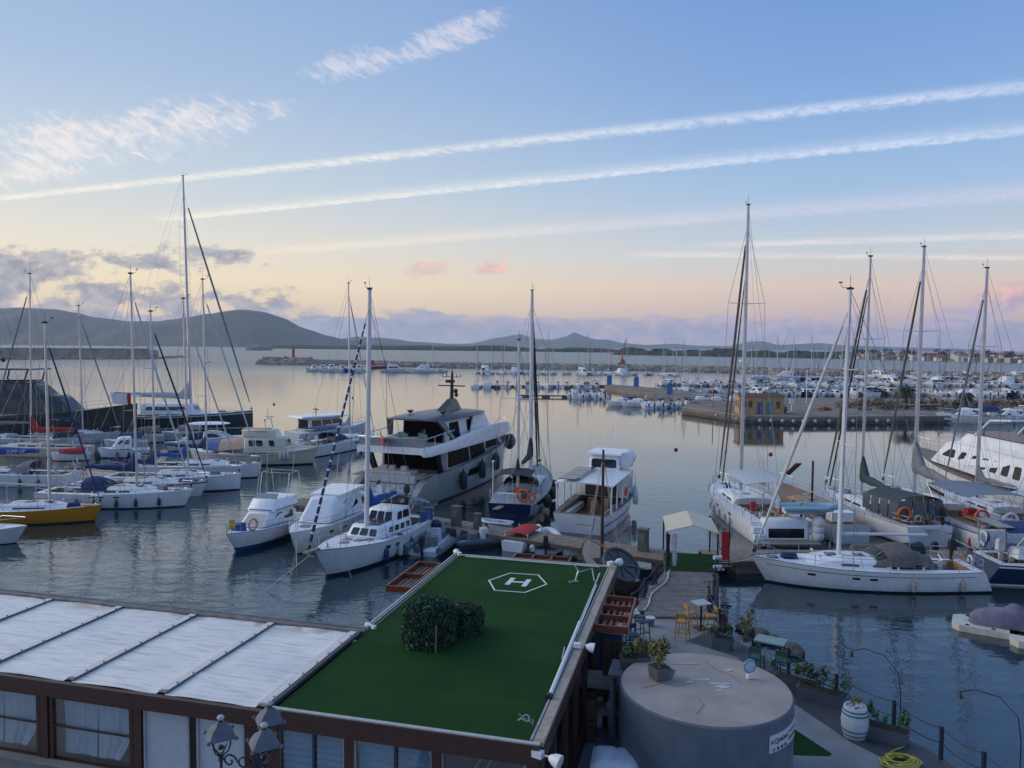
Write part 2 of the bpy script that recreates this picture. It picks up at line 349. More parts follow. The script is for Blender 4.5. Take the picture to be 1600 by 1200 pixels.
hill('hill', [(440, 540), (500, 533), (560, 526), (600, 528), (650, 534), (700, 537), (760, 540), (840, 542)], 6800, 1200, seed=4)
hill('hill', [(680, 541), (740, 536), (775, 528), (812, 522), (835, 529), (862, 531), (885, 525), (897, 519), (910, 524), (928, 530), (950, 531), (972, 536), (1010, 539), (1050, 537), (1090, 540), (1140, 541), (1170, 534), (1190, 533), (1215, 539), (1280, 536), (1330, 540), (1420, 543), (1500, 545)], 9500, 1500, seed=9)
# low wooded shore and far beaches
shore = M('shore_wood', (.032, .042, .034), .95, var=.5, scale=.05, world=True)
def low_shore(name, a, b, top, depth, mat, seed, bump, label, cat):
    """a low strip of wood along the shore from a to b (plan), canopy bumpy"""
    a, b = Vector(a), Vector(b); t = (b - a); L = t.length; t /= L; n = Vector((-t.y, t.x, 0)); k = int(L / bump); g = G(); rings = []
    for i in range(k + 1):
        p = a + t * (L * i / k); r = random.Random(seed * 999 + i); h = top * (.55 + .45 * mnoise.noise((i * .13, seed, 0)) + .25 * r.random()); e = min(1, i / 4, (k - i) / 4)
        rings.append([p - n * 6 + V(0, 0, -.5), p - n * 4 + V(0, 0, h * .55 * e), p + n * (r.random() * 8) + V(0, 0, h * e), p + n * depth * .5 + V(0, 0, h * (.9 + .2 * r.random()) * e), p + n * depth + V(0, 0, h * .5 * e), p + n * (depth + 5) + V(0, 0, -.5)])
    g.loft(rings, closed=False); return tag(obj(name, g, mat, smooth=0), label, cat, kind='stuff')
p0, p1, p2 = W(640, 546.5), W(960, 549.5), W(1330, 560)
low_shore('shore_wood', W(400, 544.2), W(990, 551.2), 16, 120, shore, 3, 22, 'low wooded coast below the pale central hills', 'woodland')
low_shore('shore_wood', W(955, 554), W(1350, 561), 13, 60, shore, 5, 6, 'dark pine wood on the shore left of the town', 'woodland')
g = G(); r = random.Random(31)
for k in range(150):
    px = r.uniform(380, 720) if k < 110 else r.uniform(60, 380); d = r.uniform(3050, 3250) if px < 560 else r.uniform(2750, 2900); p = at(px, 545, d); s_ = r.uniform(6, 16); g.box((p.x, d, r.uniform(2, 9)), (s_, 8, r.uniform(5, 11)), rz=r.uniform(-.3, .3))
tag(obj('far_settlement', g, townm, smooth=0), 'tiny pale houses scattered along the coast under the left hill', 'settlement', kind='stuff')
# ------------------------------------------------------------------ stone breakwaters
rockm = M('breakwater_rock', (.40, .34, .28), .9, var=.35, scale=.25, bump=.05, bscale=3, world=True)
concm = M('quay_concrete', (.27, .25, .22), .85, var=.2, scale=.5, bump=.01, bscale=8, world=True)
wallm = M('harbour_wall_stone', (.42, .34, .29), .9, var=.25, scale=.12, world=True)
def rocks(name, line, wid, hgt, size, n, seed, label):
    r = random.Random(seed); g = G(); seg = [(Vector(line[i]), Vector(line[i + 1])) for i in range(len(line) - 1)]; tot = sum((b - a).length for a, b in seg)
    for k in range(n):
        d = r.random() * tot
        for a, b in seg:
            l = (b - a).length
            if d <= l: break
            d -= l
        t = (b - a) / l; nn = Vector((-t.y, t.x, 0)); s_ = r.uniform(-1, 1); p = a + t * d + nn * (s_ * wid / 2); z = hgt * (1 - abs(s_)) * r.uniform(.55, 1.05)
        q = size * r.uniform(.6, 1.5); c = []
        for sz in (-1, 1):
            for sy in (-1, 1):
                for sx in (-1, 1): c.append(p + V(0, 0, z) + V(sx * q * r.uniform(.3, .6), sy * q * r.uniform(.3, .6), sz * q * r.uniform(.25, .5)))
        g.add(c, [(0, 2, 3, 1), (4, 5, 7, 6), (0, 1, 5, 4), (1, 3, 7, 5), (3, 2, 6, 7), (2, 0, 4, 6)])
    return tag(obj(name, g, rockm, smooth=0), label, 'breakwater', kind='stuff')
# left harbour wall
a, b = W(-60, 561), W(238, 560)
t = thing('harbour_wall', 'long brown stone harbour wall at far left, ending behind the masts', 'harbour wall', a, atan2((b - a).y, (b - a).x)); L_ = (b - a).length
g = G(); g.box((L_ / 2, 5, 3.3), (L_, 10, 8.6)); obj('wall', g, wallm, t)
g = G(); g.box((L_ / 2, .4, 7.85), (L_ + .6, 1.6, .5)); obj('coping', g, concm, t)
for k in range(14): g = G(); g.box((L_ * (k + .5) / 14, -.2, 3.0), (.5, .5, 8.5)); obj('buttress', g, wallm, t)
g = G(); g.lathe([(4.4, -1), (4.2, 6.0), (3.2, 7.2)], (L_ + 2, 5, 0), 16); obj('wall_head', g, wallm, t)
rocks('wall_foot_rocks', [W(-60, 561.5), W(240, 561), W(288, 558)], 5, .9, 1.6, 700, 11, 'dark boulders along the foot of the left harbour wall')
rocks('islet', [W(392, 547.5), W(422, 547.5)], 16, 7, 7, 120, 17, 'small dark rocky islet under the left hill')
# outer breakwater
bwl = [W(408, 569), W(470, 570), W(560, 571), W(700, 575), W(860, 577), W(1000, 579), W(1170, 583), W(1420, 590), W(1700, 597)]
for q in bwl: q.y += 6
t = thing('outer_breakwater', 'low stone breakwater crossing the bay behind the marina', 'breakwater')
for i in range(1, len(bwl) - 1):
    a, b = bwl[i], bwl[i + 1]; an = atan2((b - a).y, (b - a).x); c = (a + b) / 2
    g = G(); g.box((0, 0, .9), ((b - a).length + .4, 9, 2.4)); obj('causeway', g, concm, t, (c.x, c.y, 0), (0, 0, an))
    g = G(); g.box((0, 4.2, 2.5), ((b - a).length, 1.0, 1.2)); obj('parapet', g, wallm, t, (c.x, c.y, 0), (0, 0, an))
rocks('breakwater_rocks', bwl, 15, 2.4, 1.9, 4200, 12, 'heaped grey boulders along the outer breakwater')
rocks('breakwater_head_rocks', [W(408, 569) + V(0, 6, 0), W(480, 570) + V(0, 6, 0)], 20, 3.6, 2.2, 900, 13, 'boulder mound at the head of the outer breakwater')
p = W(455, 567.5) + V(0, 5, 0)
t = thing('beacon', 'small red harbour beacon on the boulder head of the breakwater', 'beacon', (p.x, p.y, 2.5))
g = G(); g.lathe([(2.2, 0), (2.0, 1.5), (1.0, 1.6), (.85, 6.5), (1.25, 6.6), (1.25, 6.9)], n=12); obj('tower', g, redp, t)
g = G(); g.lathe([(.5, 6.9), (.5, 8.0), (.7, 8.05), (.1, 8.7)], n=10); obj('lantern', g, redp, t)
g = G(); g.tube([(0, 0, 8.6), (0, 0, 10.6)], .06, 5); obj('rod', g, wire, t)
# ------------------------------------------------------------------ haze over the bay
hz = bpy.data.materials.new('air'); hz.use_nodes = True; hz.node_tree.nodes.clear(); q = NT(hz.node_tree)
pv = q.n('ShaderNodeVolumePrincipled', {'Color': (.80, .90, 1.0), 'Density': 7.5e-5, 'Anisotropy': .3})
hz.node_tree.links.new(pv.outputs[0], q.n('ShaderNodeOutputMaterial').inputs['Volume'])
g = G(); g.box((0, 6400, 148), (18100, 13400, 300)); h_ = obj('haze', g, hz, smooth=0); tag(h_, kind='stuff')
# ------------------------------------------------------------------ boat building (local axes: x to the bow, z = 0 at the waterline)
class Hull:
    def __init__(h, L, B, fs, fb, tw=.78, tm=.42, pw=2.3, rake=.06, srake=0.0, wl=.86, flare=1.3, dip=.06, boot=.10, keel=-.35):
        h.__dict__.update(L=L, B=B, fs=fs, fb=fb, tw=tw, tm=tm, pw=pw, rake=rake, srake=srake, wl=wl, flare=flare, dip=dip, boot=boot, keel=keel)
    def t(h, x): return min(1, max(0, (x + h.L / 2) / h.L))
    def half(h, x):
        t = h.t(x); b = h.B / 2
        if t < h.tm: return b * (h.tw + (1 - h.tw) * sin(pi / 2 * t / h.tm))
        return max(.02, b * (1 - ((t - h.tm) / (1 - h.tm)) ** h.pw))
    def sheer(h, x): t = h.t(x); return h.fs + (h.fb - h.fs) * t ** 1.6 - h.dip * sin(pi * t)
    def side(h, x, z, s=1, off=0.0):
        t = h.t(x); sh = h.sheer(x); k = max(0, min(1, z / sh)); wl = h.wl * (1 - .3 * t ** 3)
        hw = h.half(x) * ((wl + (1 - wl) * k ** (1 / h.flare)) if z >= 0 else wl * (1 + .7 * z / abs(h.keel)))
        return Vector((x - h.rake * h.L * (1 - k) * t ** 7 + h.srake * (1 - k) * (1 - t) ** 7, s * (hw + off), z))
    def build(h, par, top, boot=None, bottom=None, stripe=None, sz=(.84, .92), n=22, gun=None):
        boot = boot or top; bottom = bottom or antif; stripe = stripe or top; gun = gun or top
        mats = [top, boot, bottom, stripe, gun]; g = G(); rings = []
        for i in range(n + 1):
            t = i / n; t = 1 - (1 - t) ** 1.25; x = -h.L / 2 + h.L * t; sh = h.sheer(x)
            zs = [sh, h.boot + (sh - h.boot) * .965, h.boot + (sh - h.boot) * sz[1], h.boot + (sh - h.boot) * sz[0], h.boot + (sh - h.boot) * .55, h.boot + (sh - h.boot) * .25, h.boot, 0.0, h.keel]
            rings.append([h.side(x, z, 1) for z in zs] + [h.side(x, z, -1) for z in reversed(zs)])
        ms = [4, 0, 3, 0, 0, 0, 1, 2, 2, 2, 1, 0, 0, 0, 3, 0, 4]
        g.loft(rings, closed=False, ms=ms); k = len(rings[0]); g.f.append(tuple(reversed(range(k)))); g.m.append(0)
        return obj('hull', g, mats, par, smooth=50)
    def deck(h, par, mat, well=None, inset=.05, drop=.05, n=18, wellmat=None, crown=.03):
        xs = [-h.L / 2 + .02 + (h.L - .10) * i / n for i in range(n + 1)]
        if well: xs = sorted([x for x in xs if min(abs(x - well[0]), abs(x - well[1])) > .12] + [well[0], well[1]])
        g = G(); cw = well[2] if well else None
        def row(x):
            b = max(.01, h.half(x) - inset); z = h.sheer(x) - drop; w_ = min(cw, b * .8) if well else b * .5
            return [V(x, b, z), V(x, w_, z + crown), V(x, -w_, z + crown), V(x, -b, z)], z
        for i in range(len(xs) - 1):
            a, za = row(xs[i]); b, zb = row(xs[i + 1]); inw = well and xs[i] >= well[0] - 1e-6 and xs[i + 1] <= well[1] + 1e-6
            g.add([a[0], a[1], b[1], b[0]], [(0, 1, 2, 3)]); g.add([a[2], a[3], b[3], b[2]], [(0, 1, 2, 3)])
            if not inw: g.add([a[1], a[2], b[2], b[1]], [(0, 1, 2, 3)])
            else:
                d = V(0, 0, well[3])
                for p, q in ((a[1], b[1]), (b[2], a[2])): g.add([p, q, q - d, p - d], [(0, 1, 2, 3)], 1)
                g.add([a[1] - d, a[2] - d, b[2] - d, b[1] - d], [(0, 1, 2, 3)], 1)
                if abs(xs[i] - well[0]) < 1e-6: g.add([a[1], a[2], a[2] - d, a[1] - d], [(3, 2, 1, 0)], 1)
                if abs(xs[i + 1] - well[1]) < 1e-6: g.add([b[1], b[2], b[2] - d, b[1] - d], [(0, 1, 2, 3)], 1)
        return obj('deck', g, [mat, wellmat or mat], par, smooth=30)
    def ports(h, par, xs, z, l, hh, s, mat=glassd):
        for x in xs:
            zz = h.sheer(x) * z; p = [h.side(x - l / 2, zz - hh / 2, s, .012), h.side(x + l / 2, zz - hh / 2, s, .012), h.side(x + l / 2, zz + hh / 2, s, .012), h.side(x - l / 2, zz + hh / 2, s, .012)]
            if s > 0: p.reverse()
            obj('porthole', G().slab(p, .03), mat, par, smooth=0)
    def rail(h, par, x0, x1, step=1.6, hgt=.6, inset=.07, sides=(1, -1), mat=steel, wires=(1.0, .52)):
        n = max(2, int((x1 - x0) / step)); me = SH('stanchion', lambda: G().tube([(0, 0, 0), (0, 0, 1)], .016, 5), steel)
        for s in sides:
            pts = []
            for i in range(n + 1):
                x = x0 + (x1 - x0) * i / n; p = V(x, s * (h.half(x) - inset), h.sheer(x) - .02); pts.append(p); link('stanchion', me, par, p, None, (1, 1, hgt))
            for k in wires: obj('lifeline', G().tube([p + V(0, 0, hgt * k) for p in pts], .009, 4), wire, par)
    def pulpit(h, par, hgt=.62, ln=1.1, mat=steel):
        g = G(); x1 = h.L / 2; pts = []
        for s, xs in ((1, (x1 - ln, x1 - ln * .4)), (-1, (x1 - ln * .4, x1 - ln))):
            for x in xs: pts.append(V(x, s * max(.12, h.half(x) - .05), h.sheer(x) + hgt))
            if s == 1: pts.append(V(x1 + .05, 0, h.sheer(x1) + hgt))
        g.tube(pts, .018, 5, cap=True)
        for p in (pts[0], pts[1], pts[3], pts[4]): g.tube([p, V(p.x + .06, p.y, h.sheer(p.x))], .016, 5)
        obj('pulpit', g, mat, par)
    def pushpit(h, par, hgt=.62, ln=1.3, mat=steel):
        x0 = -h.L / 2 + .1
        for s in (1, -1):
            g = G(); a = V(x0 + ln, s * (h.half(x0 + ln) - .06), h.sheer(x0) + hgt); b = V(x0, s * (h.half(x0) - .08), h.sheer(x0) + hgt); c = V(x0, s * .35, h.sheer(x0) + hgt)
            for dz in (0, -.3): g.tube([a - V(0, 0, -dz), b - V(0, 0, -dz), c - V(0, 0, -dz)], .016, 5)
            for p in (a, b, c): g.tube([p, p - V(0, 0, hgt)], .016, 5)
            obj('pushpit', g, mat, par)
SHARED = {}
def SH(name, fn, mat, smooth=40):
    k = (name, mat.name if not isinstance(mat, list) else mat[0].name)
    if k not in SHARED: SHARED[k] = mesh(name, fn(), mat, smooth)
    return SHARED[k]
def fender_g():
    g = G().lathe([(.015, .34), (.03, .33), (.04, .27), (.11, .2), (.125, .1), (.125, -.2), (.10, -.29), (.03, -.33)], n=10)
    return g.tube([(0, 0, .3), (0, 0, .95)], .008, 4)
def fender(par, p, mat=fendw, sc=1.0): return link('fender', SH('fender', fender_g, mat), par, p, None, (sc, sc, sc))
def wheel(par, p, r=.45, mat=steel, tilt=.25):
    def f():
        g = G(); g.tube([(0, cos(2 * pi * k / 20), sin(2 * pi * k / 20)) for k in range(21)], .035, 5, cap=False)
        for k in range(5): a = 2 * pi * k / 5; g.tube([(0, 0, 0), (0, cos(a), sin(a))], .025, 4)
        return g
    return link('steering_wheel', SH('steering_wheel', f, mat), par, p, (0, tilt, 0), (r, r, r))
def lifebuoy(par, p, rot=(0, 0, 0), r=.36, mat=orange):
    def f():
        g = G(); rings = []
        for k in range(20):
            a = 2 * pi * k / 20; c = V(0, cos(a), sin(a)); rings.append([c * (1 + .2 * cos(b)) + V(.2 * sin(b), 0, 0) for b in [2 * pi * j / 7 for j in range(7)]])
        rings.append(rings[0]); return g.loft(rings, cap=False)
    return link('lifebuoy', SH('lifebuoy', f, mat), par, p, rot, (r, r, r))
class Block:
    """deckhouse block: aft x0, front x1, half widths w0 (aft) and w1 (front), raked front/aft faces, sides leaning in; rounded top edge"""
    def __init__(s, x0, x1, w0, w1, z0, z1, fr=0.0, ar=0.0, tb=.9, cr=.04, edge=.1, ze=None, zf=None):
        s.z0, s.z1 = z0, z1
        def ring(k, ins=0.0, extra=0.0):
            a, b = x0 + ar * k + ins, x1 - fr * k - ins; f = 1 - (1 - tb) * k; z = z0 + (z1 - z0) * k + extra; zb = 0 if zf is None else (zf - z0) * (1 - k)
            ch = min(.16 * (b - a), .35 * min(w0, w1)) * .55
            wa, wb = w0 * f - ins, w1 * f - ins
            return [V(a, wa - ch * .6, z), V(a + ch * .6, wa, z), V(b - ch, wb, z + zb), V(b, max(.03, wb - ch), z + zb), V(b, -max(.03, wb - ch), z + zb), V(b - ch, -wb, z + zb), V(a + ch * .6, -wa, z), V(a, -wa + ch * .6, z)]
        s.rings = [ring(0), ring(1 - edge), ring(1, edge * (z1 - z0) * .6), ring(1, (edge * (z1 - z0) * .6) + .25 * min(w0, w1), cr)]
        s.edge = 1 - edge
    def obj(s, name, mat, par, smooth=40): return obj(name, G().loft([list(reversed(r)) for r in s.rings]), mat, par, smooth=smooth)
    def pt(s, face, u, v, off=0.0):
        i, j = {'L': (1, 2), 'R': (6, 5), 'F': (4, 3), 'B': (7, 0)}[face]; b, t = s.rings[0], s.rings[1]
        p = (b[i] * (1 - u) + b[j] * u) * (1 - v) + (t[i] * (1 - u) + t[j] * u) * v
        n = ((b[j] - b[i]).cross(t[i] - b[i])).normalized()
        if face in ('L',): n = -n
        if face == 'B': n = n if n.x < 0 else -n
        if face == 'F': n = n if n.x > 0 else -n
        return p + n * off, n
    def win(s, par, face, u0, u1, v0, v1, mat=glassd, name='window', r=.12, sk=0.0, off=.012, th=.03, frame=None):
        c = []
        for (u, v) in ((u0 + (u1 - u0) * r, v0), (u1 - (u1 - u0) * r, v0), (u1, v0 + (v1 - v0) * r), (u1 - sk, v1 - (v1 - v0) * r), (u1 - sk - (u1 - u0) * r, v1), (u0 + sk + (u1 - u0) * r, v1), (u0 + sk, v1 - (v1 - v0) * r), (u0, v0 + (v1 - v0) * r)): c.append(s.pt(face, u, v, off)[0])
        n = s.pt(face, u0, v0)[1]; nn = Vector()
        for i in range(8): nn += c[i].cross(c[(i + 1) % 8])
        if nn.dot(n) < 0: c.reverse()
        o = obj(name, G().slab(c, th), mat, par, smooth=0)
        if frame:
            cc = sum(c, Vector()) / 8; e = [cc + (p - cc) * 1.12 - n * (off * .6) for p in c]; obj('window_frame', G().slab(e, th * .8), frame, o, smooth=0)
        return o
def mast_set(par, hl, mx, H, mat=alu, r=.085, spr=(.5,), sprl=1.0, boomL=None, boom_z=1.1, cover=None, coverh=.26, furl=None, furl_r=.075, tip=None, furlx=None, rake=.0, stays=True, second=None, back=True, boomdir=-1, masth=.93, radar=None, boomrise=.05, z0=None, furl_top=.93, furlbot=.35):
    """mast, boom, sail cover, furled headsail, standing rigging as parts of the boat"""
    r *= 1.22; furl_r *= .85; zb = hl.sheer(mx) if z0 is None else z0; top = V(mx - rake, 0, H); base = V(mx, 0, zb - .05)
    def mp(k): return base.lerp(top, k)
    obj('mast', G().tube([base, mp(.7), top], [r * 1.05, r, r * .72], 10, sy=.78), mat, par)
    g = G(); g.tube([top, top + V(0, 0, .75)], .012, 4); g.tube([top + V(-.05, 0, .05), top + V(.45, 0, .12), top + V(.5, 0, .32)], .014, 4); g.box(top + V(0, 0, .04), (.34, .12, .1)); g.tube([top + V(0, -.18, .1), top + V(0, .18, .1)], .03, 5); g.box(top + V(.5, 0, .36), (.2, .02, .07))
    obj('masthead_gear', g, black, par)
    for k in spr:
        p = mp(k); l = sprl * (1.15 - .4 * k)
        for s in (1, -1): obj('spreader', G().tube([p, p + V(-.18, s * l, .06)], [.03, .02], 5), mat, par)
    bow = V(hl.L / 2 - .12 if furlx is None else furlx, 0, (hl.sheer(hl.L / 2)) + .08)
    if stays:
        for s in (1, -1):
            chain = V(mx - .15, s * (hl.half(mx) - .12), hl.sheer(mx)); pts = [chain]
            for k in spr: pts.append(mp(k) + V(-.18, s * sprl * (1.15 - .4 * k), .06))
            pts.append(mp(masth)); obj('shroud', G().tube(pts, .015, 4), wire, par)
            obj('shroud', G().tube([chain + V(-.5, 0, 0), mp(spr[0] - .02)], .011, 4), wire, par)
            obj('shroud', G().tube([chain + V(.45, -s * .1, 0), mp(spr[0] + .0)], .010, 4), wire, par)
        if back:
            sx = -hl.L / 2 + .15; obj('backstay', G().tube([top, V(sx, 0, hl.sheer(sx) + .1)], .015, 4), wire, par)
        obj('forestay', G().tube([mp(masth), bow], .015, 4), wire, par)
    if furl:
        mats = furl if isinstance(furl, list) else [furl]; a, b = bow, mp(masth); n = 26; g = G()
        for i in range(n):
            k0, k1 = i / n, (i + 1) / n; lo, hi = .035, furl_top
            def rr(k): return furl_r * (.55 + .75 * sin(pi * min(1, (1 - k) * .9 + .1)) ** .6) if len(mats) == 1 else furl_r * (1.25 - .6 * k)
            q0, q1 = lo + (hi - lo) * k0, lo + (hi - lo) * k1
            if len(mats) == 1: g.tube([a.lerp(b, q0), a.lerp(b, q1)], [rr(k0), rr(k1)], 7, 0, cap=i in (0, n - 1))
            else:
                qm = q0 + (q1 - q0) * .76; g.tube([a.lerp(b, q0), a.lerp(b, qm)], [rr(k0), rr(k1)], 7, 0); g.tube([a.lerp(b, qm), a.lerp(b, q1)], [rr(k1) * .97, rr(k1) * .97], 7, 1)
        obj('furled_headsail', g, mats, par); d = (b - a).normalized()
        obj('furler_drum', G().tube([a + d * .1, a + d * .3], furl_r * 1.5, 8), black, par)
    if second:
        a, b = V(second[0], 0, hl.sheer(second[0]) + .1), mp(second[1]); g = G().tube([a, a.lerp(b, .5), a.lerp(b, .95)], [furl_r * .8, furl_r, furl_r * .5], 7); obj('furled_staysail', g, second[2], par); obj('inner_forestay', G().tube([a, b], .015, 4), wire, par)
    if boomL:
        z = zb + boom_z; a = V(mx + boomdir * .12, 0, z); e = V(mx + boomdir * boomL, 0, z + boomrise * boomL)
        obj('boom', G().tube([a, e], r * .6, 7), mat, par)
        obj('mainsheet', G().tube([a.lerp(e, .8), V(a.lerp(e, .8).x, 0, hl.sheer(a.x) + .1)], .014, 4), rope, par)
        obj('topping_lift', G().tube([e, mp(.98)], .009, 4), wire, par)
        if cover:
            rings = []; n = 12
            for i in range(n + 1):
                k = i / n; p = a.lerp(e, k * .97); hh = coverh * (1.25 - .72 * k) * (1 + .07 * sin(k * 23)); ww = hh * (.55 + .06 * sin(k * 31)); sag = .03 * sin(k * 17)
                lift = 1.2 * coverh * max(0, 1 - k * 7) * 2.6
                rings.append([p + V(0, ww * cos(b_), hh * .55 + sag + (hh * .75 + (lift if sin(b_) > .3 else 0)) * sin(b_)) for b_ in [2 * pi * j / 10 for j in range(10)]])
            obj('sail_cover', G().loft(rings), cover, par, smooth=50)
    if radar:
        p = mp(radar); obj('radar_dome', G().lathe([(.05, -.1), (.24, -.08), (.26, 0), (.22, .1), (.05, .13)], p + V(.38, 0, 0), 12), plast, par); obj('radar_bracket', G().box(p + V(.15, 0, -.12), (.35, .12, .04)), alu, par)
    return top
def arch_sheet(x0, x1, w0, w1, z0, z1, drop, n=8, k=6, th=.03, sag=0.0):
    """canvas stretched over hoops: arched across, running from x0 to x1"""
    g = G(); up, dn = [], []
    for i in range(k + 1):
        u = i / k; x = x0 + (x1 - x0) * u; w_ = w0 + (w1 - w0) * u; z = z0 + (z1 - z0) * u - sag * abs(sin(u * pi * 3)); r1, r2 = [], []
        for j in range(n + 1):
            a = -1 + 2 * j / n; zz = z - drop * abs(a) ** 2.6; r1.append(V(x, w_ * a, zz)); r2.append(V(x, w_ * a * .985, zz - th))
        up.append(r1 + list(reversed(r2)))
    return g.loft(up)
def sprayhood(par, x0, x1, w, z, h, mat, wm=glassd):
    g = G(); rings = []; n = 12
    for i, (u, hh, ww) in enumerate(((0, .04, .86), (.16, .38, .93), (.36, .70, .98), (.62, .92, 1.0), (.85, 1.0, 1.0), (1.0, .97, 1.0))):
        x = x1 + (x0 - x1) * u; rings.append([V(x + (.12 * cos(a) ** 2 if u < .3 else 0), w * ww * cos(a) * (1 if abs(cos(a)) < .98 else 1), z + h * hh * (sin(a) ** .55 if sin(a) > 0 else 0)) for a in [pi * j / n for j in range(n + 1)]])
    g.loft(rings, closed=False); o = obj('sprayhood', g, mat, par, smooth=60)
    for s in (-1, 0, 1):
        ja, jb = ((5, 7) if s == 0 else ((2, 4) if s > 0 else (8, 10))); A, B = rings[1], rings[2]
        p = [A[ja].lerp(B[ja], .05), A[jb].lerp(B[jb], .05), A[jb].lerp(B[jb], .95), A[ja].lerp(B[ja], .95)]; c = sum(p, Vector()) / 4; nn = (p[1] - p[0]).cross(p[3] - p[0]).normalized()
        if nn.x < 0 and nn.z < 0 or nn.z < 0: p.reverse(); nn = -nn
        obj('sprayhood_window', G().slab([q + nn * .04 for q in p], .05), wm, o, smooth=0)
    return o
def bimini(par, x0, x1, w, z, mat, drop=.18, zdeck=1.0, rise=0.0):
    o = obj('bimini', arch_sheet(x0, x1, w, w * .96, z, z + rise, drop), mat, par, smooth=60)
    for x in (x0, (x0 + x1) / 2, x1):
        for s in (1, -1): obj('bimini_pole', G().tube([V(x, s * w * .97, z - drop), V((x0 + x1) / 2 + (x - (x0 + x1) / 2) * .2, s * w * .98, zdeck)], .014, 5), steel, par)
    return o
def coachroof(par, hl, x0, x1, hgt, mat, wins=(), wk=.62, hatches=2, hmat=glassd, n=10):
    """low cabin trunk following the hull's plan, its front sloping into the foredeck"""
    g = G(); rings = []
    def sec(x):
        u = (x - x0) / (x1 - x0); w_ = min(hl.half(x) - .28, hl.B / 2 * wk) * (1 - .12 * u ** 2); z = hl.sheer(x) - .06; k = hgt * (1 - .08 * u) * min(1, (max(0, 1 - u) / .38) ** .8 if u > .62 else 1)
        return [V(x, w_, z), V(x - .02, w_ * .94, z + k * .72), V(x - .03, w_ * .84, z + k * .96), V(x - .03, w_ * .4, z + k * 1.08), V(x - .03, 0, z + k * 1.12), V(x - .03, -w_ * .4, z + k * 1.08), V(x - .03, -w_ * .84, z + k * .96), V(x - .02, -w_ * .94, z + k * .72), V(x, -w_, z)]
    rings = [sec(x0 + (x1 - x0) * i / n) for i in range(n + 1)]
    o = obj('coachroof', G().loft([list(reversed(r)) for r in rings], closed=True), mat, par, smooth=40)
    for (a, b, v0, v1) in wins:
        for s in (0, 1):
            p = []
            for (xx, v) in ((a, v0), (b, v0), (b, v1), (a, v1)):
                r = sec(xx); lo, hi = (r[0], r[1]) if s == 0 else (r[8], r[7]); p.append(lo.lerp(hi, v) + V(0, .012 if s == 0 else -.012, 0))
            if s == 0: p.reverse()
            obj('cabin_window', G().slab(p, .03), glassd, par, smooth=0)
    for i in range(hatches):
        x = x0 + (x1 - x0) * (.30 + .34 * i); z = sec(x)[4].z; obj('hatch', G().box((x, 0, z + .0), (.52, .5, .06)), hmat, par, smooth=0)
    return o
def ropes(par, pts, r=.018, mat=rope, name='mooring_line', sag=.25):
    a, b = Vector(pts[0]), Vector(pts[1]); return obj(name, G().tube([a.lerp(b, k / 6) - V(0, 0, sag * 4 * (k / 6) * (1 - k / 6)) for k in range(7)], r, 5), mat, par)
def pose(bow, stern):
    a, b = (Vector((*bow, 0)) if len(bow) == 2 and isinstance(bow, tuple) and max(map(abs, bow)) < 200 and bow[1] < 200 and False else W(*bow)), W(*stern)
    d = a - b; c = (a + b) / 2; return (c.x, c.y, 0), atan2(d.y, d.x), d.length
def local(t, p):                              # world point in the thing's axes
    p = Vector(p) - Vector(t.location); c, s = cos(-t.rotation_euler.z), sin(-t.rotation_euler.z); return V(p.x * c - p.y * s, p.x * s + p.y * c, p.z)
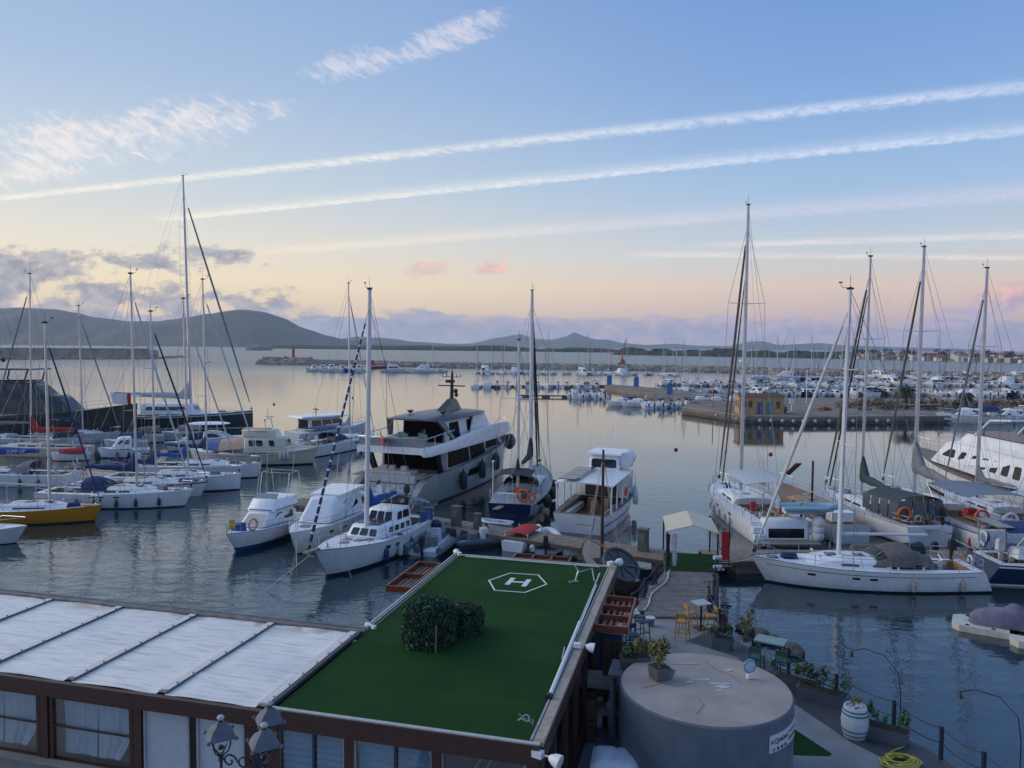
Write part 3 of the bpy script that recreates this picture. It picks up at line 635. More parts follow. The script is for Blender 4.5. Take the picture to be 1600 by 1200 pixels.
def sailboat(label, loc, rz, L, B=None, fs=1.05, fb=1.3, top=gel, boot=None, bottom=None, stripe=None, deck=deckw, cover=canvN, furl=None, H=None, toppx=None, mast_f=.12, mmat=alu, r=.085, hood=None, bim=None, fend=(), fmat=fendw, wheels=1, ports=(), spr=(.36, .66), boomL=None, group=None, wins=None, name='sailing_yacht', rake=.25, cat='sailing yacht', hullkw={}, mk={}, cwell=teak, rail=True, gun=None):
    B = B or L * .31; t = thing(name, label, cat, loc, rz, group); h = Hull(L, B, fs, fb, **hullkw); t_h = h
    h.build(t, top, boot, bottom, stripe, gun=gun); wx0, wx1 = -L * .46, -L * .10
    h.deck(t, deck, (wx0, wx1, B * .26, .48), wellmat=cwell)
    coachroof(t, h, -L * .10, L * .27, .42, top if top in (gel, cream, gel2) else gel, wins if wins is not None else [(-L * .05, L * .03, .25, .75), (L * .05, L * .12, .28, .72)])
    for x in (L * .33, L * .40): obj('hatch', G().box((x, 0, h.sheer(x) + .0), (.5, .5, .07)), glassd, t, smooth=0)
    for s in (1, -1): obj('cockpit_seat', G().box((-L * .26, s * B * .215, h.sheer(-L * .26) - .24), (L * .26, B * .085, .08)), cwell, t, smooth=0)
    for s in ((0,) if wheels == 1 else ((1, -1) if wheels == 2 else ())):
        wheel(t, (-L * .37, s * B * .17, h.sheer(-L * .37) + .22)); obj('pedestal', G().box((-L * .36, s * B * .17, h.sheer(-L * .37) - .1), (.2, .22, .62), top=.8), plast, t)
    if toppx is not None:
        mx = L * mast_f; wx = Vector(loc) + V(mx * cos(rz), mx * sin(rz), 0); H = ztop(wx.x, wx.y, toppx)
    if H: mast_set(t, h, L * mast_f, H, mmat, r, spr, B * .34, boomL or L * .36, cover=cover, furl=furl, rake=rake, z0=h.sheer(L * mast_f) + .38, **mk)
    h.pulpit(t); h.pushpit(t)
    if rail: h.rail(t, -L * .38, L * .40)
    for k, s in fend:
        x = -L / 2 + L * k; p = h.side(x, h.sheer(x) * .42, s, .12); fender(t, p, fmat)
    if hood: sprayhood(t, -L * .20, -L * .02, B * .33, h.sheer(-L * .1) + .12, .95, hood)
    if bim: bimini(t, -L * .47, -L * .22, B * .36, h.sheer(-L * .3) + 1.9, bim, zdeck=h.sheer(-L * .3))
    for xs, z, l, hh in ports:
        for s in (1, -1): h.ports(t, [x * L for x in xs], z, l, hh, s)
    for s in (1, -1): obj('cleat', G().tube([(L * .43, s * (h.half(L * .43) - .12), h.sheer(L * .43) + .05), (L * .45, s * (h.half(L * .45) - .12), h.sheer(L * .45) + .05)], .02, 5), steel, t)
    for s in (1, -1):
        obj('handrail', G().tube([(-L * .06, s * B * .2, h.sheer(0) + .42), (-L * .05, s * B * .2, h.sheer(0) + .50), (L * .10, s * B * .18, h.sheer(L * .1) + .48), (L * .11, s * B * .18, h.sheer(L * .1) + .40)], .018, 5), teak, t)
        for x in (-L * .13, -L * .24): link('winch', SH('winch', lambda: G().lathe([(.09, 0), (.075, .06), (.075, .12), (.09, .17), (.03, .19)], n=10), steel), t, (x, s * B * .29, h.sheer(x) - .02))
        link('vent', SH('vent', lambda: G().tube([(0, 0, 0), (0, 0, .16), (.1, 0, .2)], [.04, .05, .07], 8), plast), t, (L * .2, s * B * .16, h.sheer(L * .2) + .22))
    rr_ = random.Random(label); x_ = -L * .47
    if rr_.random() < .7: obj('horseshoe_buoy', G().tube([(x_ + .02, .55 + .2 * cos(a_), h.sheer(x_) + .42 + .22 * sin(a_)) for a_ in [-.9 + .4 * k for k in range(13)]], .055, 6), rr_.choice((plast, orange, M('buoy_yellow', (.6, .45, .08), .6))), t)
    if rr_.random() < .6: obj('stern_outboard', open_outboard(x_ + .1, h.sheer(x_) + .35), rr_.choice((black, gel2)), t, (0, -B * .3, 0))
    if rr_.random() < .6:
        obj('flagstaff', G().tube([(x_, -.2, h.sheer(x_)), (x_ - .4, -.2, h.sheer(x_) + 1.5)], .015, 4), teak, t); y_ = h.sheer(x_) + 1.0
        obj('ensign', G().loft([[V(x_ - .30 - .05 * k, -.2 + .05 * sin(k * 1.7), y_ + .45 - .05 * k - .11 * k), V(x_ - .18 - .09 * k, -.2 + .05 * sin(k * 1.7 + .6), y_ - .0 - .12 * k)] for k in range(5)], closed=False), rr_.choice((redp, M('flag_green', (.03, .22, .08), .7), bluep)), t)
    for k in range(rr_.randrange(2, 5)): obj('cockpit_cushion', G().box((rr_.uniform(-L * .38, -L * .16), rr_.choice((1, -1)) * B * .21, h.sheer(-L * .3) - .14), (rr_.uniform(.5, .9), .4, .12), rz=rr_.uniform(-.1, .1), top=.94), rr_.choice((canvL, canvN, canvE)), t)
    obj('deck_bag', G().box((L * .30 + rr_.uniform(-.3, .3), rr_.uniform(-.3, .3), h.sheer(L * .3) + .12), (.9, .45, .3), rz=rr_.uniform(-.6, .6), top=.75), rr_.choice((canvL, canvN, canvG)), t)
    obj('boathook', G().tube([(-L * .05, B * .24, h.sheer(0) + .1), (L * .14, B * .22, h.sheer(L * .1) + .1)], .014, 4), plast, t)
    g = G()
    for k in range(9): a = k * 2.4; g.tube([(-L * .30 + .25 * cos(a + q), B * .06 + .2 * sin(a + q * 1.3), h.sheer(-L * .3) - .40 + .012 * k) for q in (0, 1, 2, 3)], .016, 4)
    obj('coiled_line', g, rope, t)
    return t, h
def open_outboard(x, z): return G().box((x, 0, z + .42), (.38, .34, .5), top=.8).box((x + .02, 0, z - .15), (.16, .12, .8)).box((x, 0, z + .72), (.3, .28, .12), top=.7)
def rib(label, loc, rz, L, tube_m=pvcg, console=True, cat='inflatable boat', name='inflatable_boat', group=None, floor=deckw, seat=canvG, outboard=True):
    t = thing(name, label, cat, loc, rz, group); r = L * .052; W_ = L * .19
    pts = [(-L / 2, W_, r * 1.5), (-L * .3, W_, r * 1.5), (L * .18, W_, r * 1.6), (L * .34, W_ * .78, r * 1.9), (L * .46, W_ * .30, r * 2.3)]
    full = [V(*p) for p in pts] + [V(L * .48, 0, r * 2.4)] + [V(p[0], -p[1], p[2]) for p in reversed(pts)]
    obj('tube', G().tube(full, [r * .75] + [r] * (len(full) - 2) + [r * .75], 10), tube_m, t, smooth=60)
    g = G(); g.loft([[V(-L * .46, W_, r * .9), V(-L * .46, W_ * .6, -.1), V(-L * .46, -W_ * .6, -.1), V(-L * .46, -W_, r * .9)], [V(L * .2, W_, r * .9), V(L * .2, W_ * .5, -.1), V(L * .2, -W_ * .5, -.1), V(L * .2, -W_, r * .9)], [V(L * .44, .1, r * 1.6), V(L * .36, .05, .1), V(L * .36, -.05, .1), V(L * .44, -.1, r * 1.6)]]); obj('hull', g, plast, t)
    g = G().prism([(-L * .45, W_ * .85), (L * .2, W_ * .85), (L * .36, W_ * .4), (L * .36, -W_ * .4), (L * .2, -W_ * .85), (-L * .45, -W_ * .85)], r * .95, r * 1.0); obj('floor', g, floor, t, smooth=0)
    if console:
        obj('console', G().box((-.02 * L, 0, r + .42), (.55, .6, .85), top=.8), plast, t); wheel(t, (-.02 * L - .34, 0, r + .8), .18, black, .5)
        obj('console_windscreen', G().slab([(.26 - .02 * L, -.26, r + .84), (.26 - .02 * L, .26, r + .84), (.16 - .02 * L, .22, r + 1.15), (.16 - .02 * L, -.22, r + 1.15)], .02), glassd, t)
        obj('seat', G().box((-.2 * L, 0, r + .3), (.5, .75, .6), top=.92), seat, t)
    else: obj('thwart', G().box((-.08 * L, 0, r * 1.7), (.28, W_ * 1.9, .06)), seat, t)
    if outboard: obj('outboard_engine', open_outboard(-L * .5, r * 1.8), black, t)
    g = G()
    for s in (1, -1): g.tube([(-L * .3, s * (W_ + r * .95), r * 1.5), (0, s * (W_ + r * 1.0), r * 1.45), (L * .2, s * (W_ + r * .9), r * 1.7)], .014, 4)
    obj('grab_line', g, roped, t); return t
# ------------------------------------------------------------------ pontoons
plank_m = M('pontoon_planks', (.24, .185, .135), .8, var=.25, scale=3, stretch=(1, 1, 1), bump=.004, bscale=30)
beam_m = M('pontoon_beam', (.12, .095, .075), .85, var=.25, scale=2)
conc_f = M('float_concrete', (.17, .17, .165), .9, var=.2, scale=2)
def pontoon(label, a, b, wid, z=.75, plank=.16, name='pontoon', piles=True, planks_each=False, seed=1, pm=None):
    a, b = Vector(a), Vector(b); L = (b - a).length; t = thing(name, label, 'pontoon', (a.x, a.y, 0), atan2(b.y - a.y, b.x - a.x)); r = random.Random(seed)
    n = int(L / plank); g = G()
    for i in range(n):
        x = (i + .5) * L / n; dz = r.uniform(-.006, .006); w_ = L / n - .012; g.box((x, r.uniform(-.012, .012), z + dz - .02), (w_, wid, .045))
    o = obj('planking', g, pm or plank_m, t, smooth=0); o['kind'] = 'stuff'
    for s in (1, -1): obj('edge_beam', G().box((L / 2, s * (wid / 2 - .06), z - .15), (L, .12, .22)), beam_m, t, smooth=0)
    for k in range(max(2, int(L / 4.5))):
        x = (k + .5) * L / max(2, int(L / 4.5)); obj('float', G().box((x, 0, .18), (2.0, wid * .86, .85)), conc_f, t, smooth=0)
    return t, L
PA, PB, PC = V(-16.5, 57.6, 0), V(11.2, 41.7, 0), V(46, 44.0, 0)
pontoon('long plank pontoon running from the small motorboats to the white canopy', PA, PB, 2.2)
pontoon('plank quay behind the broadside white sloop', V(11.0, 43.2, 0), PC, 2.4, seed=3)
def pedestal(p, label, sc=1.0):
    t = thing('service_pedestal', label, 'service pedestal', p, -.5); m = M('pedestal_grey', (.10, .105, .10), .6)
    obj('body', G().box((0, 0, .55 * sc), (.5 * sc, .42 * sc, 1.1 * sc), top=.94), m, t); obj('cap', G().box((0, 0, 1.13 * sc), (.56 * sc, .48 * sc, .08)), m, t); obj('socket_door', G().box((0, -.22 * sc, .7 * sc), (.3 * sc, .03, .4 * sc)), conc_f, t)
for px, py, s_, lb in ((713, 822, 1.15, 'grey service pedestal on the pontoon beside the yacht tender'), (746, 826, .85, 'smaller grey service pedestal just right of the large one'), (1005, 860, 1.1, 'grey service pedestal on the pontoon left of the white canopy'), (672, 821, .6, 'low round green bollard on the pontoon behind the big yacht')):
    pedestal(W(px, py, .78), lb, s_)
# ------------------------------------------------------------------ near sailing yachts, left side
def row_pose(bowpx, L, rz): p = W(*bowpx); return (p.x - cos(rz) * L * .46, p.y - sin(rz) * L * .46, 0), rz, L
FR = [(.30, -1), (.42, -1), (.56, -1), (.68, -1), (.82, -1)]
loc, rz, L = row_pose((152, 814), 10.0, radians(3))
sailboat('yellow hulled sailing yacht with white deck and dark furled jib, bottom left', loc, rz, L, top=yellow, boot=antif, bottom=yellow, fs=1.0, fb=1.18, cover=None, furl=canvN, toppx=505, mast_f=.14, wheels=0, wins=[(-.6, 1.5, .3, .7)], mk=dict(furl_r=.06), rake=.1, cwell=deckw, boomL=3.6)
loc, rz, L = row_pose((293, 791), 11.6, radians(-2))
sailboat('white sloop with five dark fenders along its side and blue sail cover', loc, rz, L, fs=1.15, fb=1.35, stripe=gel, boot=bluep, fend=FR, fmat=fendk, toppx=428, mast_f=.12, cover=canvN, furl=canvL, ports=[((-.1, -.04, .06), .80, .45, .1)], mk=dict(coverh=.34, furl_r=.07), hood=canvN)
loc, rz, L = row_pose((318, 775), 11.0, radians(-2))
sailboat('white sloop with black rub rail, bow just past the fendered sloop', loc, rz, L, top=gel, gun=black, stripe=navy, sz=None, toppx=487, mast_f=.10, furl=canvK, cover=canvN, mk=dict(furl_r=.07)) if False else sailboat('white sloop with black rub rail, bow just past the fendered sloop', loc, rz, L, gun=black, stripe=navy, toppx=487, mast_f=.10, furl=canvK, cover=canvN, mk=dict(furl_r=.07))
loc, rz, L = row_pose((369, 765), 11.5, radians(-1))
sailboat('white plumb bowed sloop with clean foredeck behind the black rub rail sloop', loc, rz, L, fs=1.2, fb=1.42, boot=antif, toppx=467, mast_f=.10, cover=canvB, furl=canvL, hullkw=dict(rake=.015, pw=2.6), mk=dict(furl_r=.06))
loc, rz, L = row_pose((400, 746), 11.5, radians(-1))
sailboat('white sloop rafted beyond the plumb bowed sloop with light furled jib', loc, rz, L, fs=1.2, fb=1.4, boot=antif, toppx=437, mast_f=.06, cover=canvN, furl=canvL, mk=dict(furl_r=.07, radar=.55), hullkw=dict(rake=.03))
# moored the other way, bows out of the frame
def rev_pose(sternpx, L, rz): p = W(*sternpx); return (p.x + cos(rz) * L * .46, p.y + sin(rz) * L * .46, 0), rz, L
loc, rz, L = rev_pose((108, 757), 11.0, radians(180))
t, h = sailboat('white sloop with lettered royal blue sail cover at left edge', loc, rz, L, toppx=433, mast_f=.18, cover=canvB, fend=[(.2, 1), (.34, 1)], fmat=fendk, boomL=4.6, mk=dict(coverh=.42), bim=None, hood=canvG)
mx = L * .18; text('JUMP UP', .42, plast, t, frame((mx - 2.6, .27, h.sheer(mx) + 1.78), (-1, 0, 0), (0, 0, 1)))
loc, rz, L = rev_pose((132, 712), 11.5, radians(180))
sailboat('cream sloop with bright red sail cover, left side', loc, rz, L, top=cream, toppx=428, mast_f=.05, cover=canvR, furl=canvG, mk=dict(coverh=.4), boomL=5.2)
loc, rz, L = rev_pose((75, 697), 12, radians(180))
sailboat('grey white sloop behind the red covered sloop at left edge', loc, rz, L, top=gel2, toppx=455, mast_f=.08, cover=canvG, furl=canvG, rail=False)
loc, rz, L = row_pose((184, 690), 11, radians(0))
sailboat('white sloop half hidden in front of the dark motor yacht', loc, rz, L, top=gel2, toppx=478, mast_f=.06, cover=canvN, furl=canvG, rail=False)
# the tall dark ketch
loc, rz, L = row_pose((386, 668), 22, radians(2))
t, h = sailboat('very tall masted dark hulled sailing ship with grey sail cover, left centre', loc, rz, L, B=5.6, fs=1.7, fb=2.6, top=darkgreen, boot=gel, stripe=gel2, toppx=275, mast_f=.085, cover=canvL, furl=canvG, r=.20, spr=(.30, .55, .78), boomL=9.5, mk=dict(coverh=.62, furl_r=.13, boom_z=1.9), hullkw=dict(rake=.0, pw=2.6), wheels=2, name='sailing_ship', rake=.8, cat='sailing ship')
B_ = Block(-5, 3.2, 2.0, 1.7, 2.1, 3.6, fr=.9, ar=.2); B_.obj('deckhouse', gel, t); B_.win(t, 'R', .1, .9, .4, .8, r=.06); B_.win(t, 'F', .1, .9, .4, .85)
bimini(t, -9.5, -5, 2.0, 4.8, canvL, zdeck=2.2)
# stern-on white sloop with wooden pilot deck (centre left) and its neighbour
loc, rz, L = pose((583, 692), (478, 713)); L = max(L, 11)
t, h = sailboat('white modern sloop with dark round fenders, bow pointing right in mid harbour', loc, rz, L + .6, fs=1.25, fb=1.5, boot=navy, toppx=443, mast_f=.12, cover=canvL, furl=canvL, hullkw=dict(rake=.01, pw=2.6), hood=canvN, bim=canvN, fend=[(.58, -1), (.74, -1)], fmat=fendk, ports=[((.02, .16), .72, 1.1, .2)], wheels=2)
# ------------------------------------------------------------------ the pilothouse sloop in the middle foreground
loc, rz, L = pose((497, 908), (648, 836)); L *= 1.06
t = thing('pilothouse_sloop', 'white pilothouse sailing yacht with blue and white striped furled jib', 'sailing yacht', loc, rz)
h = Hull(L, 3.7, 1.25, 1.75, tw=.72, rake=.10, wl=.8, flare=1.5, dip=.14, boot=.16); h.build(t, gel, antif, antif, gun=teakg)
h.deck(t, deckw, (-L * .46, -L * .26, .95, .5), wellmat=teakg)
b1 = Block(-L * .24, L * .09, 1.30, 1.18, 1.22, 1.92, fr=.42, tb=.90, zf=1.34); b1.obj('coachroof', gel, t)
for u0, u1 in ((.04, .30), (.36, .64), (.70, .96)): b1.win(t, 'F', u0, u1, .16, .86, glasst, 'windscreen_pane', frame=plast)
for s in 'LR':
    for k in range(4): b1.win(t, s, .06 + k * .2, .06 + k * .2 + .13, .3, .82, glassd, 'side_window', frame=plast)
b2 = Block(-L * .25, -L * .08, 1.12, 1.05, 1.88, 2.55, fr=.3, tb=.9); b2.obj('pilothouse', gel, t)
for u0, u1 in ((.05, .32), (.37, .63), (.68, .95)): b2.win(t, 'F', u0, u1, .12, .92, glassd, 'windscreen_pane', frame=plast)
for s in 'LR': b2.win(t, s, .1, .55, .15, .9, frame=plast); b2.win(t, s, .62, .95, .15, .9)
obj('solar_panel', G().box((-.25, .25, 2.0), (1.3, .9, .04)), solar, t); obj('solar_panel', G().box((-.25, -.62, 1.99), (1.0, .5, .04)), solar, t)
for x, y in ((L * .17, .3), (L * .17, -.45), (L * .26, 0), (L * .13, .7)): obj('hatch', G().box((x, y, h.sheer(x) + .0), (.5, .42, .07)), M('hatch_faded', (.30, .24, .22), .6), t)
obj('windlass', G().lathe([(.12, 0), (.12, .12), (.07, .16), (.1, .26)], (L * .40, 0, h.sheer(L * .4) - .03), 10), steel, t)
mast_set(t, h, L * .05, ztop((Vector(loc) + V(cos(rz), sin(rz), 0) * L * .05).x, (Vector(loc) + V(cos(rz), sin(rz), 0) * L * .05).y, 452), mastw, .12, (.38, .68), 1.2, 3.6, 1.15, canvB, .34, furl=[canvN, plast], furl_r=.085, furlx=L / 2 + .55, rake=.35, z0=1.85)
g = G(); g.box((L / 2 + .25, 0, h.sheer(L / 2) + .02), (1.1, .36, .07)); obj('bowsprit', g, teakg, t); h.pulpit(t, .7, 1.7)
g = G(); g.tube([V(L / 2 + .75, 0, h.sheer(L / 2)), V(L / 2 + .5, .0, h.sheer(L / 2) - .25), V(L / 2 + .25, .2, h.sheer(L / 2) - .25)], .03, 5); g.tube([V(L / 2 + .5, 0, h.sheer(L / 2) - .25), V(L / 2 + .25, -.2, h.sheer(L / 2) - .25)], .03, 5); obj('anchor', g, steel, t)
h.rail(t, -L * .42, L * .38); h.pushpit(t)
for k, s, m in ((.36, 1, fendb), (.60, 1, fendb), (.48, 1, fendw), (.14, 1, fendw), (.10, 1, fendw)): x = -L / 2 + L * (k if s else k); fender(t, h.side(x, h.sheer(x) * .42, s, .14), m, 1.25)
link('fender', SH('ball_fender', lambda: G().sphere((0, 0, 0), .34, 12, 8), fendb), t, h.side(-L * .46, .9, 1, .3))
h.ports(t, [L * .0, L * .08], .68, .38, .2, 1); h.ports(t, [L * .0, L * .08], .68, .38, .2, -1)
obj('cockpit_awning', arch_sheet(-L * .46, -L * .27, 1.25, 1.15, 2.55, 3.15, .25, sag=.1), canvG, t, smooth=60)
for s in (1, -1): obj('dodger', G().slab([(-L * .45, s * 1.42, 1.35), (-L * .28, s * 1.5, 1.35), (-L * .28, s * 1.5, 1.95), (-L * .45, s * 1.42, 1.95)], .02), canvB, t)
ropes(t, [(L / 2 + .3, 0, 1.6), (L / 2 + 2.2, -1.6, -.1)], sag=.0); ropes(t, [(L * .40, .7, 1.6), (L * .36, 1.3, -.1)], sag=0)
# ------------------------------------------------------------------ small motor yachts beside it
loc, rz, L = pose((357, 868), (463, 822)); L *= 1.05
t = thing('flybridge_boat', 'white flybridge motorboat with blue bottom and yellow flag on its bow', 'motorboat', loc, rz)
h = Hull(L, 3.0, .95, 1.35, tw=.86, rake=.12, wl=.72, flare=1.5, dip=.02, boot=.32); h.build(t, gel, bluep, bluep, gun=bluep); h.deck(t, deckw, (-L * .48, -L * .22, 1.05, .55))
b = Block(-L * .22, L * .20, 1.15, .9, 1.05, 1.95, fr=1.05, tb=.92, zf=1.2); b.obj('cabin', gel, t)
b.win(t, 'F', .04, .96, .08, .92, M('windscreen_cover_beige', (.52, .47, .42), .8, var=.08), 'windscreen_cover', r=.06)
for s in 'LR': b.win(t, s, .05, .40, .3, .88); b.win(t, s, .46, .78, .3, .88, sk=.05)
f = Block(-L * .26, L * .07, 1.22, 1.0, 1.96, 2.62, fr=.55, ar=-.05, tb=.94, cr=.0); f.obj('flybridge', gel, t)
for s in 'LRF': f.win(t, s, .0, 1.0, .06, .16, bluep, 'stripe', r=.01, off=.006)
obj('flybridge_windscreen', G().slab([(L * .05 - .5, -.8, 2.62), (L * .05 - .5, .8, 2.62), (L * .05 - .75, .78, 2.95), (L * .05 - .75, -.78, 2.95)], .02), M('acrylic_screen', (.3, .34, .36), .15), t)
g = G()
for s in (1, -1): g.tube([(-L * .12, s * 1.0, 2.6), (-L * .16, s * 1.0, 4.1), (-L * .3, s * 1.0, 4.15), (-L * .34, s * 1.02, 2.5)], .022, 5)
for x in (-.16, -.3): g.tube([(L * x, 1.0, 4.12), (L * x, -1.0, 4.12)], .022, 5)
obj('bimini_frame', g, steel, t)
for y in (.9, -.9): obj('antenna', G().tube([(-L * .2, y, 2.6), (-L * .24, y * 1.1, 5.4)], .012, 4), plast, t)
h.rail(t, L * .02, L * .44, 1.0, .5); h.pulpit(t, .5, .8); lifebuoy(t, (L * .30, .72, 1.58), (0, 0, 1.35), .33, M('lifebuoy_faded', (.55, .35, .30), .6))
obj('bow_cushion', G().box((L * .33, .1, 1.45), (.35, .5, .5), rz=.3, top=.8), canvB, t); obj('bow_cushion', G().box((L * .33, -.35, 1.42), (.35, .45, .45), rz=.3, top=.8), canvB, t)
obj('flag', G().slab([(L * .47, 0, 1.55), (L * .42, .12, 1.5), (L * .41, .1, 2.0), (L * .46, 0, 2.1)], .01), M('flag_yellow', (.7, .45, .03), .7), t); obj('flagstaff', G().tube([(L * .47, 0, 1.3), (L * .46, 0, 2.15)], .014, 4), steel, t)
obj('outriggers', G().tube([(-L * .1, -1.2, 2.0), (-L * .25, -1.5, 4.8)], .018, 4), plast, t); ropes(t, [(L * .46, 0, 1.2), (L * .46 + 2.6, -.6, -.1)], sag=0)
loc, rz, L = pose((455, 872), (556, 812)); L *= 1.04
t = thing('cabin_cruiser', 'white hardtop cabin cruiser with covered windscreen beside the pilothouse yacht', 'motorboat', loc, rz)
h = Hull(L, 3.3, 1.15, 1.55, tw=.88, rake=.10, wl=.72, flare=1.5, dip=.0, boot=.08); h.build(t, gel, antif, gun=gel2); h.deck(t, deckw, (-L * .48, -L * .2, 1.15, .6))
b = Block(-L * .28, L * .20, 1.38, 1.05, 1.22, 2.75, fr=1.75, tb=.86, zf=1.42); b.obj('deckhouse', gel, t)
b.win(t, 'F', .03, .97, .06, .94, M('windscreen_cover_white', (.62, .64, .68), .7, var=.05), 'windscreen_cover', r=.06)
for s in 'LR': b.win(t, s, .14, .78, .34, .84, glassd, 'side_window', r=.25, sk=.06)
obj('hardtop', G().loft([[V(-L * .36, 1.2, 2.72), V(-L * .36, 1.2, 2.82), V(-L * .36, -1.2, 2.82), V(-L * .36, -1.2, 2.72)], [V(L * .02, 1.08, 2.72), V(L * .02, 1.05, 2.86), V(L * .02, -1.05, 2.86), V(L * .02, -1.08, 2.72)]]), gel, t)
for s in (1, -1): obj('hardtop_leg', G().tube([(-L * .35, s * 1.1, 2.75), (-L * .42, s * 1.3, 1.3)], .05, 6), gel, t)
obj('hatch', G().box((L * .30, 0, 1.47), (.55, .55, .05)), M('hatch_faded', (.3, .24, .22), .6), t); h.rail(t, -L * .05, L * .45, .9, .55); h.pulpit(t, .55, 1.0)
h.ports(t, [L * .05, L * .2], .68, .4, .16, 1); h.ports(t, [L * .05, L * .2], .68, .4, .16, -1)
for y in (.5, -.5): obj('antenna', G().tube([(-L * .25, y, 2.8), (-L * .3, y, 5.0)], .012, 4), plast, t)
ropes(t, [(L * .46, .2, 1.3), (L * .46 + 1.6, 1.0, -.1)], sag=0)
# small runabout bottom left
loc, rz, L = row_pose((36, 848), 6.4, radians(4))
t = thing('runabout', 'small white runabout with bow rail, cut off by the left edge', 'motorboat', loc, rz); h = Hull(L, 2.4, .85, 1.1, tw=.9, rake=.10, wl=.72, flare=1.5, dip=0, boot=.05); h.build(t, gel2, antif, gun=gel); h.deck(t, deckw, (-L * .45, -L * .02, .85, .5))
b = Block(-L * .02, L * .28, .8, .5, .98, 1.35, fr=1.0, tb=.85); b.obj('cuddy', gel, t); g = G(); g.tube([(L * .05, .95, 1.0), (L * .2, .8, 1.55), (L * .46, .15, 1.6), (L * .49, 0, 1.6), (L * .46, -.15, 1.6), (L * .2, -.8, 1.55), (L * .05, -.95, 1.0)], .02, 5); obj('bow_rail', g, steel, t); obj('outboard_engine', open_outboard(-L * .5, .6), black, t)
# white cabin motorboat and clutter among the left yachts
loc, rz, L = pose((152, 716), (234, 712))
t = thing('pilot_boat', 'small white pilot cabin motorboat with three front windows, left cluster', 'motorboat', loc, rz); h = Hull(L, 2.7, .85, 1.25, tw=.86, rake=.08, wl=.78, boot=.12); h.build(t, gel, navy, gun=navy); h.deck(t, deckw, (-L * .46, -L * .2, .95, .4))
b = Block(-L * .15, L * .24, 1.05, .85, 1.0, 2.2, fr=.75, tb=.88); b.obj('cabin', gel, t)
for u in (.04, .36, .68): b.win(t, 'F', u, u + .28, .42, .92, frame=plast)
for s in 'LR': b.win(t, s, .08, .45, .45, .88); b.win(t, s, .52, .88, .45, .88, sk=.06)
h.rail(t, L * .0, L * .42, .9, .5); fender(t, h.side(-L * .1, .4, 1, .12), fendk); fender(t, h.side(L * .12, .4, 1, .12), fendk)
loc, rz, L = pose((86, 720), (134, 718))
t = thing('fishing_boat', 'small open boat under a red tarpaulin, left cluster', 'boat', loc, rz); h = Hull(L * 1.3, 2.0, .7, .95, rake=.06, wl=.8); h.build(t, gel, redp); h.deck(t, deckw); obj('tarpaulin', arch_sheet(-L * .5, L * .35, .85, .5, 1.35, 1.25, .55), canvR, t, smooth=60); obj('engine_box', G().box((-L * .5, 0, .9), (.5, .6, .5), top=.8), gel, t)
for bow, st, lb, cv in (((166, 702), (226, 700), 'small cruiser under a navy canopy behind the pilot cabin boat', canvN), ((262, 706), (330, 700), 'small cruiser with round navy cover between the left masts', canvN), ((300, 716), (372, 722), 'white cruiser with blue canvas cover among the left yachts', canvB), ((196, 692), (252, 690), 'cruiser under a dark brown cover in front of the dark hull', canvT), ((256, 688), (318, 686), 'cruiser under a grey cover left of the white hardtop cruiser', canvG), ((62, 700), (120, 698), 'cruiser under a black cover behind the red sail cover', canvK)):
    loc, rz, L = pose(bow, st); t = thing('covered_cruiser', lb, 'motorboat', loc, rz); h = Hull(L * 1.15, 2.6, .9, 1.25, tw=.88, rake=.08, wl=.76); h.build(t, gel2, navy); h.deck(t, deckw); obj('canopy', arch_sheet(-L * .46, L * .12, 1.15, .95, 2.1, 1.9, .7), cv, t, smooth=60); b = Block(-L * .1, L * .34, .95, .6, 1.0, 1.55, fr=1.2, tb=.85); b.obj('cabin', gel, t); b.win(t, 'F', .1, .9, .3, .9); h.rail(t, 0, L * .45, 1.0, .5)
# white hardtop express cruiser in front of the ketch
loc, rz, L = pose((400, 704), (296, 704)); L *= 1.1
t = thing('express_cruiser', 'sleek white express cruiser with blue sheer line and white hardtop', 'motorboat', loc, rz); h = Hull(L, 3.6, 1.3, 1.9, tw=.9, rake=.10, wl=.75, boot=.1, dip=-.1); h.build(t, gel, navy, gun=navy); h.deck(t, deckw, (-L * .47, -L * .25, 1.2, .5))
b = Block(-L * .22, L * .18, 1.4, .9, 1.45, 2.3, fr=2.0, tb=.85); b.obj('cabin', gel, t); b.win(t, 'F', .05, .95, .1, .9, r=.08)
for s in 'LR': b.win(t, s, .06, .8, .3, .85, r=.2, sk=.05)
obj('hardtop', G().lathe([(.05, 0), (1, .0), (1.05, .05), (.9, .14), (.05, .2)], (0, 0, 0), 20), gel, t, (-L * .18, 0, 3.15)).scale = (L * .27, 1.6, 1.0)
for x in (-.34, .0): 
    for s in (1, -1): obj('hardtop_leg', G().tube([(L * x, s * 1.25, 1.5), (L * (x - .04), s * 1.2, 3.2)], .06, 6), gel2, t)
